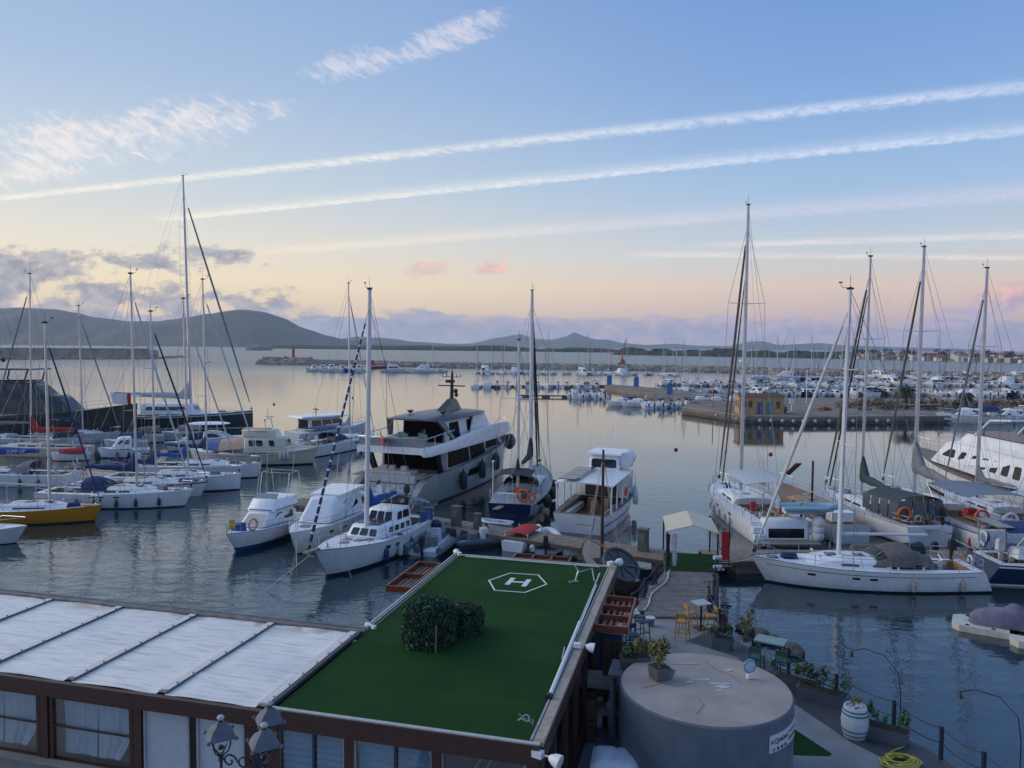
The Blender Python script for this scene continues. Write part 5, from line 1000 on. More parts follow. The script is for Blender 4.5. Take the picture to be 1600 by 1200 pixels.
for s in 'LR':
    for k in range(6): b.win(t, s, .04 + k * .105, .04 + k * .105 + .065, .32, .78, frame=plast)
    b.win(t, s, .70, .76, .42, .8, frame=plast); b.win(t, s, .80, .94, .42, .8, sk=.03, frame=plast)
for u in (.04, .36, .68): b.win(t, 'F', u, u + .28, .3, .86)
f = Block(-L * .32, L * .10, 2.1, 1.7, 4.7, 5.7, fr=1.3, tb=.95, cr=0); f.obj('flybridge', gel, t)
obj('flybridge_coaming', G().prism([(-L * .28, 1.9), (L * .06, 1.6), (L * .06, -1.6), (-L * .28, -1.9)], 5.72, 5.78), varn, t)
g = G(); g.tube([(-L * .02, 1.7, 5.6), (-L * .10, 1.6, 7.0), (-L * .2, 1.5, 7.2), (-L * .2, -1.5, 7.2), (-L * .10, -1.6, 7.0), (-L * .02, -1.7, 5.6)], .09, 6); obj('radar_arch', g, gel, t); lifebuoy(t, (L * .0, .9, 6.1), (0, 0, .6), .5, canvG)
h.rail(t, -L * .1, L * .44, 1.5, .95); h.pulpit(t, .95, 1.8); obj('anchor', G().box((L * .49, 0, 2.6), (.6, .3, .3)), steel, t)
# broadside white sloop
loc, rz, L = pose((1180, 908), (1508, 915)); L *= 1.05
t, h = sailboat('long white sloop lying broadside with brown sprayhood and furled jib', loc, rz, L, B=3.7, fs=1.12, fb=1.42, bottom=antir, boot=antif, stripe=gel, gun=teakg, toppx=452, mast_f=.10, mmat=mastw, r=.115, cover=None, furl=sailw, spr=(.42, .70), hood=canvT, wheels=1, fend=[(.33, 1), (.115, 1)], fmat=M('fender_dirty', (.40, .37, .33), .6, var=.2), ports=[((.0, .075, .26), .62, .38, .11), ], mk=dict(furl_r=.085, boomrise=.0), boomL=4.6, wins=[(-.9, -.2, .35, .7), (.5, 1.4, .3, .65), (3.0, 3.4, .3, .6)], hullkw=dict(rake=.075, srake=-.5, tw=.72, flare=1.6), rake=.2)
for s in (1, -1): obj('sheer_stripe', G().tube([h.side(x, h.sheer(x) * .78, s, .004) for x in [-L * .45 + L * .9 * k / 24 for k in range(25)]], .014, 4), navy, t)
obj('cockpit_cover', arch_sheet(-L * .30, -L * .2, 1.0, 1.15, 1.6, 2.0, .5, sag=.08), canvT, t, smooth=60)
g = G(); g.tube([(-L * .46, -1.0, 1.2), (-L * .47, -1.0, 2.2), (-L * .47, 1.0, 2.2), (-L * .46, 1.0, 1.2)], .025, 5); obj('stern_gantry', g, steel, t)
link('fender', SH('ball_fender4', lambda: G().sphere((0, 0, 0), .26, 12, 8), fendw), t, (-L * .49, .8, .65)); ropes(t, [(L * .48, .1, 1.35), (L * .48 + 2.6, -1.2, .8)], .02); ropes(t, [(-L * .46, -1, 1.1), (-L * .46 - 1, -2.2, .8)], .02)
# navy yacht cut by the right edge
t, h = sailboat('navy hulled sailing yacht with white deck, cut off by the right edge', (32.8, 41.6, 0), radians(-2), 13.5, B=4.1, fs=1.15, fb=1.5, top=navy, boot=gel, stripe=gel, H=19.5, mast_f=.1, cover=canvN, furl=canvG, hullkw=dict(srake=-.7), bim=canvN, wheels=2)
lifebuoy(t, (-6.1, 1.2, 1.9), (0, 0, 0), .36, plast); obj('outboard_engine', open_outboard(-5.9, 1.4), gel2, t); obj('sail_bag', G().box((-5.0, -.4, 1.55), (1.0, 1.1, .5), top=.7), gel, t)
g = G(); g.tube([(-6.2, 1.3, 1.2), (-6.4, 1.3, 3.0), (-6.4, -1.3, 3.0), (-6.2, -1.3, 1.2)], .035, 6); obj('stern_arch', g, steel, t); obj('solar_panel', G().box((-6.3, 0, 3.05), (.9, 2.4, .05)), solar, t)
rib('grey inflatable dinghy moored between the quay and the navy yacht', (27.0, 45.6, 0), radians(10), 3.6, console=False)
# clutter on the quay between them
for k, (x, y, m_, lb) in enumerate(((20.5, 43.6, canvT, 'brown canvas bundle on the quay behind the sprayhood'), (23.0, 44.0, canvK, 'black canvas bundle on the quay right of the brown one'), (28.6, 43.9, canvN, 'navy canvas bundle on the quay near the right edge'))):
    g = G(); rr = random.Random(k); rings = [[(-.9 + .3 * i + rr.uniform(-.05, .05), .42 * cos(a) * (1 + .2 * rr.random()), .78 + max(0, .5 * sin(a) * (1 + .3 * rr.random()))) for a in [2 * pi * j / 10 for j in range(10)]] for i in range(7)]; o = obj('canvas_bundle', g.loft(rings), m_, None, (x, y, 0), (0, 0, .3 * k), 60); tag(o, lb, 'canvas bundle')
# floats with covered jet skis, right edge
def jetski_float(p, rz, label, cover):
    t = thing('jet_ski_dock', label, 'floating dock', p, rz); m_ = M('dock_plastic_cream', (.56, .53, .46), .7, var=.12, scale=3)
    obj('float', G().prism([(-2.1, .55), (-1.8, .85), (1.9, .85), (2.2, .55), (2.2, -.55), (1.9, -.85), (-1.8, -.85), (-2.1, -.55)], -.1, .28), m_, t)
    for x in (-1.5, -.5, .5, 1.5):
        for s in (1, -1): obj('cleat_socket', G().lathe([(.08, .28), (.08, .31), (.02, .31)], (x, s * .68, 0), 8), black, t)
    return t
a = W(1560, 985, .2); jetski_float((a.x + .5, a.y + .2, 0), radians(-32), 'cream floating dock carrying the covered jet ski at right edge', None); jetski_float((a.x + 1.9, a.y - 1.7, 0), radians(-32), 'empty cream floating dock nearest the right edge', None)
g = G(); rings = []
for i, (x, w_, z) in enumerate(((-1.5, .3, .55), (-1.3, .5, .8), (-.7, .55, 1.05), (-.2, .55, 1.1), (.1, .5, 1.35), (.35, .45, 1.35), (.8, .5, .95), (1.4, .38, .75), (1.7, .12, .5))): rings.append([V(x + .03 * sin(j * 5 + i), w_ * cos(a_) * (1 + .10 * sin(j * 2.7 + i)), .3 + (z - .3) * max(0, sin(a_)) ** .7) for j, a_ in enumerate([pi * k / 12 for k in range(13)])])
t = thing('jet_ski', 'jet ski under a lilac grey cover on its float at right edge', 'jet ski', (a.x + .6, a.y + .25, .0), radians(-32)); obj('cover', g.loft(rings, closed=False), M('cover_lilac', (.13, .13, .20), .8, var=.2, scale=3, bump=.03, bscale=5), t, smooth=60); obj('hull', G().loft([[V(-1.5, .4, .3), V(-1.5, -.4, .3), V(-1.5, -.3, .2), V(-1.5, .3, .2)], [V(1.5, .3, .5), V(1.5, -.3, .5), V(1.6, -.1, .3), V(1.6, .1, .3)]]), gel, t)
# buoys
for k, (px, py, m_, lb) in enumerate(((1056, 703, redp, 'red mooring buoy right of the passenger boat'), (1204, 710, redp, 'red mooring buoy behind the open garage sloop'), (428, 632, black, 'black buoy left of the striped jib in open water'), (551, 622, black, 'small dark buoy beside the thin mast'))):
    p = W(px, py); t = thing('buoy', lb, 'buoy', p); obj('body', G().lathe([(.05, -.2), (.22, -.1), (.25, .1), (.15, .24), (.04, .27)], n=12), m_, t); obj('eye', G().tube([(0, 0, .25), (0, 0, .4)], .04, 5), steel, t)
# ------------------------------------------------------------------ far marina: prototypes, then copies
ORD = 'first second third fourth fifth sixth seventh eighth ninth tenth eleventh twelfth thirteenth fourteenth fifteenth sixteenth seventeenth eighteenth nineteenth twentieth twenty-first twenty-second twenty-third twenty-fourth twenty-fifth twenty-sixth twenty-seventh twenty-eighth twenty-ninth thirtieth thirty-first thirty-second thirty-third thirty-fourth thirty-fifth thirty-sixth'.split()
PROTO = {}
def proto(key, cat, desc, t): PROTO[key] = (t, cat, desc); remember(t)
def p_outboard(key, hullm, canopy, desc, eng=black):
    t = thing('outboard_boat', 'x', 'motorboat'); L = 6.2; h = Hull(L, 2.3, .8, 1.05, tw=.92, rake=.09, wl=.74, dip=0); h.build(t, hullm, n=9); h.deck(t, deckw, (-L * .42, L * .1, .8, .4), n=8)
    obj('console', G().box((-.2, 0, 1.2), (.7, .8, .9), top=.8), gel, t); obj('windscreen', G().slab([(.2, -.4, 1.6), (.2, .4, 1.6), (.05, .35, 2.0), (.05, -.35, 2.0)], .03), glassd, t); obj('outboard_engine', open_outboard(-L * .5, .6), eng, t)
    if canopy: obj('canopy', arch_sheet(-1.6, .6, .95, .9, 2.3, 2.3, .15, n=4, k=2), canopy, t); obj('canopy_frame', G().tube([(-1.5, .9, .9), (-1.5, .9, 2.2)], .03, 4).tube([(.5, .88, .9), (.5, .88, 2.2)], .03, 4).tube([(-1.5, -.9, .9), (-1.5, -.9, 2.2)], .03, 4).tube([(.5, -.88, .9), (.5, -.88, 2.2)], .03, 4), steel, t)
    obj('bow_rail', G().tube([(.8, .9, 1.0), (1.6, .8, 1.5), (2.9, .15, 1.55), (2.9, -.15, 1.55), (1.6, -.8, 1.5), (.8, -.9, 1.0)], .025, 4), steel, t); proto(key, 'motorboat', desc, t)
def p_cruiser(key, hullm, cov, desc):
    t = thing('cabin_cruiser', 'x', 'motorboat'); L = 8.8; h = Hull(L, 3.0, 1.0, 1.45, tw=.9, rake=.10, wl=.74, dip=0); h.build(t, hullm, n=10); h.deck(t, deckw, (-L * .46, -L * .15, 1.05, .5), n=8); b = Block(-L * .15, L * .26, 1.2, .8, 1.1, 2.1, fr=1.4, tb=.86); b.obj('cabin', gel, t); b.win(t, 'F', .05, .95, .15, .9, name='windscreen')
    for s in 'LR': b.win(t, s, .08, .8, .3, .8, name='side_window')
    if cov: obj('canopy', arch_sheet(-L * .42, -L * .02, 1.2, 1.1, 2.45, 2.4, .7, n=6, k=3), cov, t, smooth=60)
    else: obj('radar_arch', G().tube([(-L * .2, 1.2, 1.2), (-L * .24, 1.1, 2.7), (-L * .24, -1.1, 2.7), (-L * .2, -1.2, 1.2)], .09, 5), gel, t)
    obj('bow_rail', G().tube([(0, 1.3, 1.2), (1.4, 1.15, 1.9), (4.1, .2, 2.1), (4.1, -.2, 2.1), (1.4, -1.15, 1.9), (0, -1.3, 1.2)], .025, 4), steel, t); proto(key, 'motorboat', desc, t)
def p_fly(key, hullm, desc):
    t = thing('flybridge_yacht', 'x', 'motor yacht'); L = 14.0; h = Hull(L, 4.2, 1.4, 2.1, tw=.9, rake=.10, wl=.76, dip=0); h.build(t, hullm, n=10); h.deck(t, deckw, n=8); b = Block(-L * .28, L * .24, 1.8, 1.2, 1.5, 3.1, fr=2.4, tb=.88); b.obj('deckhouse', gel, t); b.win(t, 'F', .05, .95, .2, .9, name='windscreen')
    for s in 'LR': b.win(t, s, .05, .48, .35, .82, name='side_window'); b.win(t, s, .52, .86, .35, .82, name='side_window')
    f = Block(-L * .28, L * .06, 1.6, 1.3, 3.1, 3.8, fr=.9); f.obj('flybridge', gel, t); obj('radar_arch', G().tube([(-L * .2, 1.5, 3.6), (-L * .25, 1.4, 5.0), (-L * .25, -1.4, 5.0), (-L * .2, -1.5, 3.6)], .12, 5), gel, t); obj('antenna', G().tube([(-L * .25, .8, 5), (-L * .26, .8, 7.4)], .03, 4), plast, t); proto(key, 'motor yacht', desc, t)
def p_sail(key, hullm, L, mh, cov, furl, desc, mm=alu):
    t = thing('moored_sailboat', 'x', 'sailing yacht'); h = Hull(L, L * .31, 1.0, 1.3, rake=.05); h.build(t, hullm, n=10); h.deck(t, deckw, (-L * .45, -L * .12, L * .08, .4), n=8); coachroof(t, h, -L * .1, L * .26, .42, gel, [(-.4, .8, .3, .7)], hatches=0, n=5)
    mx = L * .1; obj('mast', G().tube([(mx, 0, 1.2), (mx - .15, 0, mh)], [.10, .075], 6), mm, t); obj('boom', G().tube([(mx, 0, 2.4), (mx - L * .37, 0, 2.45)], .07, 5), mm, t); obj('sail_cover', G().loft([[V(mx - k * L * .36, .17 * cos(a), 2.6 + (.45 - .22 * k) * .5 * (1 + sin(a))) for a in [2 * pi * j / 7 for j in range(7)]] for k in (.02, .3, .65, 1)]), cov, t, smooth=60)
    obj('furled_headsail', G().tube([(L * .47, 0, 1.6), (mx + .1 * (L * .37), 0, mh * .93 * .9 + .15)], [.10, .06], 6), furl, t) if furl else None
    for s in (1, -1): obj('shroud', G().tube([(mx - .2, s * L * .14, 1.1), (mx - .3, s * L * .10, mh * .5), (mx - .15, 0, mh * .95)], .016, 4), wire, t); obj('spreader', G().tube([(mx - .08, 0, mh * .5), (mx - .3, s * L * .10, mh * .5)], .03, 4), mm, t)
    obj('forestay', G().tube([(L * .48, 0, 1.3), (mx - .15, 0, mh * .97)], .016, 4), wire, t); obj('backstay', G().tube([(-L * .48, 0, 1.1), (mx - .15, 0, mh)], .016, 4), wire, t); obj('sprayhood', arch_sheet(-L * .2, -L * .08, L * .09, L * .085, 2.0, 1.9, .5, n=4, k=2), cov, t, smooth=60); proto(key, 'sailing yacht', desc, t)
def p_fish(key, hullm, desc):
    t = thing('fishing_boat', 'x', 'fishing boat'); L = 11.0; h = Hull(L, 3.8, 1.3, 2.2, tw=.8, rake=.06, dip=.25); h.build(t, hullm, n=10, stripe=bluep); h.deck(t, deckw, n=8); b = Block(-L * .05, L * .2, 1.2, 1.0, 1.4, 3.7, fr=.3, tb=.95); b.obj('wheelhouse', gel, t); b.win(t, 'F', .08, .92, .6, .9)
    for s in 'LR': b.win(t, s, .15, .85, .6, .9)
    b.win(t, 'B', .2, .8, .3, .9); obj('mast', G().tube([(-.8, 0, 1.4), (-.8, 0, 6.8)], .08, 5).tube([(-.8, 0, 4.2), (-4.4, 0, 5.2)], .06, 5), alu, t); obj('gantry', G().tube([(-4.6, 1.3, 1.3), (-4.6, 1.2, 3.6), (-4.6, -1.2, 3.6), (-4.6, -1.3, 1.3)], .07, 5), bluep, t); obj('net_drum', G().tube([(-3.4, -1, 1.8), (-3.4, 1, 1.8)], .5, 8), canvB, t); proto(key, 'fishing boat', desc, t)
p_outboard('o1', gel, None, 'white open outboard boat'); p_outboard('o2', gel, canvN, 'white outboard boat with navy sun canopy'); p_outboard('o3', navy, canvL, 'dark hulled outboard boat with pale canopy', gel2); p_outboard('o4', gel2, canvB, 'grey white outboard boat with blue canopy')
p_cruiser('c1', gel, None, 'white cabin cruiser'); p_cruiser('c2', gel, canvN, 'white cabin cruiser with navy cockpit cover'); p_cruiser('c3', navy, canvL, 'navy cabin cruiser with pale cockpit cover'); p_cruiser('c4', gel2, canvE, 'off white cabin cruiser with beige cover')
p_fly('f1', gel, 'white flybridge yacht'); p_fly('f2', navy, 'navy hulled flybridge yacht')
p_sail('s1', gel, 10.5, 14.5, canvN, canvL, 'white sloop with navy boom cover'); p_sail('s2', gel, 12.5, 18.0, canvL, canvG, 'tall white sloop with pale cover', mastw); p_sail('s3', navy, 11.5, 16.0, canvB, canvN, 'dark hulled sloop with blue boom cover'); p_sail('s4', gel2, 9.0, 12.0, canvG, None, 'small bare masted sloop with grey cover'); p_sail('s5', gel, 14, 21.5, canvN, canvT, 'white sloop with tallest mast', mastw)
p_fish('w1', gel, 'white fishing boat with blue gantry'); p_fish('w2', bluep, 'blue fishing boat with white wheelhouse')
def far_row(phrase, a, b, n, keys, deg, group, jit=.35, seed=0, flip=False, dd=4, dl=0.0, sc=(.78, 1.0)):
    r = random.Random(seed); A, B = W(*a), W(*b); seq = []
    for i in range(n):
        k = (i + .5) / n; p = A.lerp(B, k); p.x += r.uniform(-jit, jit); p.y += r.uniform(-jit, jit) * 3; key = keys[i % len(keys)] if r.random() < .6 else r.choice(keys)
        seq.append((p, key, radians(deg + r.uniform(-dd, dd) + (180 if flip and r.random() < .5 else 0))))
    seq.sort(key=lambda s_: s_[0].x / s_[0].y)
    for i, (p, key, rz) in enumerate(seq):
        t, cat, desc = PROTO[key]; copy_tree(t, (p.x, p.y, 0), rz, f'{desc}, {ORD[i]} {phrase}', group, r.uniform(*sc))
SA = ['s1', 's2', 's4', 's3', 's1', 's5']
far_row('along the short pontoon from left', (738, 606), (940, 606), 13, ['s1', 'c1', 's4', 'o2', 's2', 'c2', 'o1', 'o3'], 90, 'boats at the short pontoon', seed=1, flip=True)
far_row('at the low dock from left', (884, 622), (950, 623), 7, ['o1', 'o2', 'c1', 'o4', 'o3'], 98, 'outboard boats at the low dock', .5, 2, False, 12)
far_row('of two off the pier head from left', (962, 634), (1006, 636), 2, ['c2', 'c1'], 175, 'boats off the pier head', .1, 3)
far_row('under the pier edge from left', (1004, 637), (1086, 636), 8, ['o1', 'c4', 'o4', 'o3', 'o2'], 104, 'outboard boats under the pier', .5, 4, False, 14)
far_row('behind the pier road from left', (1088, 632), (1166, 634), 7, ['o1', 'o2', 'c1'], 90, 'boats behind the pier road', .3, 5)
far_row('under the mid breakwater from left', (736, 584), (1062, 587), 26, ['s1', 's2', 'f1', 's3', 's4', 'f1', 's5', 's2'], 90, 'boats under the breakwater', 1.5, 6, True, 20)
far_row('under the breakwater head from left', (488, 580), (572, 582), 6, ['w1', 'w2', 'w1'], 200, 'fishing boats under the breakwater', .8, 7, False, 12)
far_row('right of the fishing boats from left', (612, 582), (695, 582), 6, ['f1', 's4', 'c1', 'f1', 's1'], 180, 'yachts right of the fishing boats', 1, 8, True, 15)
far_row('in front line left of booth from left', (1024, 611), (1170, 614), 17, ['o2', 'c2', 's1', 'o1', 'c1', 's4'], 90, 'crowded row left of the booth', .4, 9, True)
far_row('in back line left of booth from left', (1030, 602), (1175, 604), 13, ['s1', 'c1', 's2', 'c2', 'o2'], 90, 'second line left of the booth', .5, 10, True)
far_row('right behind the booth from left', (1172, 617), (1320, 619), 15, ['o2', 'c1', 'c3', 'o1', 's1', 'c2'], 90, 'line behind the booth', .4, 11, True)
far_row('in line above the booth from left', (1180, 604), (1340, 605), 16, ['s1', 'c2', 'o2', 's2', 'c1'], 90, 'back line above the booth', .5, 12, True)
far_row('among the larger far yachts from left', (1180, 592), (1335, 594), 10, ['f2', 's2', 'f1', 's5', 's3'], 160, 'larger yachts under the far breakwater', 1, 13, True, 20)
far_row('in right marina, farthest line from left', (1340, 590), (1640, 594), 24, ['s2', 's1', 'f1', 's5', 'c1', 's3'], 90, 'farthest line on the right', .8, 14, True, 8)
far_row('in right marina, middle line from left', (1335, 602), (1640, 605), 24, ['c1', 'o2', 's1', 'c2', 'f1', 'c4'], 90, 'middle line on the right', .6, 15, True, 8)
far_row('in line behind the palm from left', (1325, 617), (1640, 620), 22, ['c2', 'c1', 'c4', 'o1', 's4', 'c3'], 90, 'line behind the palm', .5, 16, True, 8)
far_row('right of palm before shrubs from left', (1452, 661), (1640, 660), 5, ['c1', 'c2', 'o1', 'c4'], 178, 'boats in front of the shrubs', .3, 17, True, 12, sc=(1.05, 1.25))
for t, c, d in PROTO.values():
    def rm(o):
        for ch in ALLC.get(o.name, []): rm(ch)
        bpy.data.objects.remove(o)
    rm(t)
# red work barge and crane
p = W(595, 576); t = thing('work_barge', 'low red work barge under the outer breakwater', 'barge', (p.x, p.y, 0), 0); L = 15; h = Hull(L, 5, 2.2, 2.8, tw=.95, rake=.04); h.build(t, redp, n=8); h.deck(t, deckw); obj('deckhouse', G().box((-5, 0, 3.4), (3, 3, 2.0)), redp, t)
p = W(972, 577); t = thing('crane', 'orange brown crane on the breakwater behind the sailboats', 'crane', (p.x, p.y + 3, 1.5)); cm = M('crane_orange', (.42, .14, .05), .6); obj('base', G().box((0, 0, 1.2), (4, 3, 2.4)), cm, t); obj('cab', G().box((0.6, 0, 3.2), (2.2, 2, 1.8)), cm, t); obj('jib', G().tube([(0, 0, 3), (2.5, 0, 16)], [.5, .2], 5), cm, t); obj('jib_stay', G().tube([(-1.4, 0, 4), (2.5, 0, 16)], .1, 4), cm, t)
# ------------------------------------------------------------------ marina pier with the booth
def poly(pts, z): return [(W(x, y, z).x, W(x, y, z).y) for x, y in pts]
PZ = 1.1
pier = [(1066, 637), (1110, 643), (1165, 651), (1250, 653), (1420, 652), (1660, 650), (1660, 626), (1330, 622), (1180, 621), (1100, 613), (1000, 604), (948, 600), (944, 604), (1000, 612), (1085, 624)]
pt_ = thing('marina_pier', 'broad concrete marina pier with the yellow booth on it', 'pier'); g = G().prism(poly(pier, PZ), -.6, PZ); obj('pier_deck', g, M('pier_paving', (.20, .165, .135), .9, var=.3, scale=.25, world=True), pt_, smooth=0)
dk_ = M('quay_dark_stone', (.13, .115, .10), .9, var=.3, scale=1.2, world=True)  # dark stone tone used for the fender beam along the pier
edge = [W(x, y, PZ) for x, y in pier[:6]]
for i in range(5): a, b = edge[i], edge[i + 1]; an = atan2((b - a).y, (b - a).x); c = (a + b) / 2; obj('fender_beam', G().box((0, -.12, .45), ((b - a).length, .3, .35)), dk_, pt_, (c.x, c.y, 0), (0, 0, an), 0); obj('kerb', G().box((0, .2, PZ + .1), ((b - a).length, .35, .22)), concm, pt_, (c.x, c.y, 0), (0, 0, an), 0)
k = 0
for px in (1118, 1150, 1186, 1203, 1221, 1238, 1253, 1272, 1294, 1331, 1349, 1368, 1386):
    i = 0 if px < 1110 else (1 if px < 1165 else (2 if px < 1250 else 3)); x0, y0 = pier[i]; x1, y1 = pier[i + 1]; yy = y0 + (y1 - y0) * (px - x0) / (x1 - x0); p = W(px, yy, PZ)
    o = link('quay_fender', SH('quay_fender', lambda: G().sphere((0, 0, 0), .30, 10, 7, sc=(1, 1, 1.15)), M('quay_fender_worn', (.42, .41, .38), .6, var=.2)), None, (p.x, p.y - .55, .55)); tag(o, f'round white quay fender, {ORD[k]} from the left on the pier wall', 'fender', 'round fenders on the pier wall'); k += 1
# booth
p = W(1192, 647, PZ); bm = M('booth_ochre', (.46, .31, .16), .8, var=.12, scale=1.5, streak=.2); t = thing('booth', 'small flat roofed ochre booth with blue doors on the pier', 'building', (p.x, p.y + 2.2, PZ), -.10); w_, d_ = 7.6, 4.2
obj('wall', G().box((0, 0, 1.55), (w_, d_, 3.1)), bm, t, smooth=0); obj('roof', G().box((0, 0, 3.2), (w_ + .5, d_ + .5, .22)), M('booth_cornice', (.42, .25, .14), .8), t, smooth=0); obj('roof_top', G().box((0, 0, 3.36), (w_ + .1, d_ + .1, .12)), M('roof_felt', (.07, .07, .075), .9), t, smooth=0)
for x, m_, n_ in ((-.3, bluep, 'door'), (1.3, M('door_teal', (.03, .22, .28), .5), 'door')): o = obj(n_, G().box((x, -d_ / 2 - .01, 1.05), (.85, .07, 2.1)), m_, t); obj('handle', G().box((x + .3, -d_ / 2 - .06, 1.05), (.06, .05, .2)), steel, o)
for x in (-3.0, -1.9, 2.8): o = obj('window', G().box((x, -d_ / 2 - .01, 1.7), (.6, .06, 1.1)), glassd, t); obj('sill', G().box((x, -d_ / 2 - .04, 1.1), (.76, .16, .08)), concm, o)
for y in (-.9, .9): o = obj('window', G().box((-w_ / 2 - .01, y, 1.7), (.06, .7, 1.1)), glassd, t); obj('sill', G().box((-w_ / 2 - .04, y, 1.1), (.16, .86, .08)), concm, o)
for x in (-3.55, -1.3, .5, 2.1, 3.55): obj('pilaster', G().box((x, -d_ / 2 - .03, 1.5), (.18, .08, 3.0)), bm, t, smooth=0)
# palm
def palm(p, label, H=4.0, R=3.2, seed=1):
    t = thing('palm_tree', label, 'palm tree', p); r = random.Random(seed); tm = M('palm_trunk', (.10, .075, .05), .9, var=.3, scale=6, bump=.03, bscale=12); lm = M('palm_leaf', (.028, .05, .024), .6, var=.35, scale=2)
    obj('trunk', G().tube([(0, 0, -.1), (.05, 0, H * .5), (.1, .05, H)], [.38, .3, .36], 10), tm, t); g = G()
    for i in range(46):
        a = i * 2.399; up = 1.15 - 1.5 * (i / 46) + r.uniform(-.1, .1); pts = []
        for k in range(8): s_ = k / 7; pts.append(V(.1 + cos(a) * R * s_ * cos(up * (1 - .3 * s_)), .05 + sin(a) * R * s_ * cos(up * (1 - .3 * s_)), H + R * (s_ * sin(up) - .75 * s_ * s_)))
        side = V(-sin(a), cos(a), 0)
        for k in range(7):
            for q in (0, .5):
                c = pts[k].lerp(pts[k + 1], q); d = (pts[k + 1] - pts[k]).normalized(); l = .62 * (1 - abs(k / 7 - .4)) * r.uniform(.8, 1.2)
                for s_ in (1, -1): e = c + side * s_ * l * .75 + d * l * .5 - V(0, 0, l * .35); g.add([c - d * .12, c + d * .12, e], [(0, 1, 2)])
    obj('crown', g, lm, t, smooth=0)
palm(W(1415, 640, PZ) , 'broad date palm standing on the pier among shrubs', 3.6, 3.4, 1)
palm(W(1508, 638, PZ), 'small ragged palm right of the date palm', 2.6, 1.8, 2)
leafm = M('shrub_leaf', (.05, .065, .032), .7, var=.45, scale=4); dryleaf = M('shrub_dry', (.16, .11, .065), .8, var=.35, scale=3)
def foliage(g, c, rad, n, size, r, flat=1.0):
    for _ in range(n):
        d = V(r.gauss(0, 1), r.gauss(0, 1), r.gauss(0, 1)); d.normalize(); q = Vector(c) + V(d.x * rad[0], d.y * rad[1], d.z * rad[2]) * (r.random() ** .45); a = V(r.gauss(0, 1), r.gauss(0, 1), r.gauss(0, 1)).normalized(); b = a.cross(d + V(.01, .02, .03)).normalized(); s_ = size * r.uniform(.6, 1.4)
        g.add([q - a * s_, q + b * s_ * .45, q + a * s_, q - b * s_ * .45], [(0, 1, 2, 3)])
    return g
r = random.Random(5)
for k, (px, py, w_, hh, m_, lb) in enumerate(((1350, 642, 1.5, .7, dryleaf, 'low brown shrub left of the palm on the pier'), (1385, 640, 2.2, .8, dryleaf, 'wide dry shrub at the foot of the palm'), (1372, 634, 1.2, 1.1, leafm, 'small dark bush behind the dry shrubs'), (1452, 640, 2.6, .8, dryleaf, 'wide dry shrub right of the palm'), (1490, 641, 2.4, .7, dryleaf, 'low dry shrub under the small palm'), (1545, 642, 3.0, .9, dryleaf, 'long dry shrub near the right edge of the pier'), (1590, 641, 2.6, .8, leafm, 'green shrub at the right end of the pier'), (1222, 645, .9, 1.0, leafm, 'round bush beside the right wall of the booth'), (1288, 641, 1.4, .5, M('tarp_orange', (.35, .16, .08), .8), 'orange brown heap of nets on the pier'))):
    p = W(px, py, PZ); t = thing('shrub', lb, 'shrub' if k < 8 else 'net heap', p); obj('foliage', foliage(G(), (0, 0, hh * .5), (w_, w_ * .6, hh), 260, .22, r), m_, t, smooth=0); obj('stem', G().tube([(0, 0, 0), (.1, 0, hh * .8)], .06, 5), M('palm_trunk', (.1, .075, .05)), t)
k = 0
for px in range(1322, 1650, 17):
    yy = 633 + 5 * r.random(); p = W(px + r.uniform(-5, 5), yy, PZ); w_, hh = r.uniform(1.3, 2.6), r.uniform(.6, 1.5); br = r.random() < .65; t = thing('shrub', f"{'dry brown' if br else 'dark green'} bush, {ORD[k]} from the left in the hedge strip behind the palm", 'shrub', p, 0, 'bushes of the hedge strip'); k += 1
    obj('foliage', foliage(G(), (0, 0, hh * .5), (w_, w_ * .6, hh), 170, .26, r), dryleaf if br else leafm, t, smooth=0); obj('stem', G().tube([(0, 0, 0), (.1, 0, hh * .8)], .06, 5), M('palm_trunk', (.1, .075, .05)), t)
# blue service columns, signs and lamp posts on the pier
for k, (px, py, lb) in enumerate(((952, 601, 'blue service column at the pier head, left of the pair'), (994, 604, 'blue service column right of the first on the pier road'), (1046, 616, 'blue service column near the parked boats on the pier road'))):
    p = W(px, py, PZ); t = thing('service_column', lb, 'service column', p); obj('body', G().box((0, 0, 1.3), (1.5, .7, 2.6), top=.92), M('column_blue', (.06, .18, .42), .5), t); obj('cap', G().lathe([(.7, 2.6), (.6, 2.9), (.1, 3.05)], n=10), M('column_blue', (.06, .18, .42), .5), t)
for k, (px, py, hh, m_, lb) in enumerate(((1114, 637, 4.6, redp, 'thin red pole on the corner of the pier'), (1260, 630, 7.0, alu, 'grey lamp post on the pier behind the booth'), (1237, 642, 1.8, gel, 'white notice board right of the booth'))):
    p = W(px, py, PZ); t = thing('pier_pole', lb, 'pole', p); obj('post', G().tube([(0, 0, 0), (0, 0, hh)], .09, 6), m_, t); obj('head', G().box((0, 0, hh), (.9 if k else .25, .2, .9 if k == 2 else .12)), m_, t)
pontoon('low plank dock with outboard boats, left of the pier head', W(806, 618, .4), W(900, 619, .4), 2.0, .55, .5, seed=5)
pontoon('short plank pontoon in the middle of the marina', W(736, 603, .4), W(950, 602.5, .4), 2.0, .55, .5, seed=6)
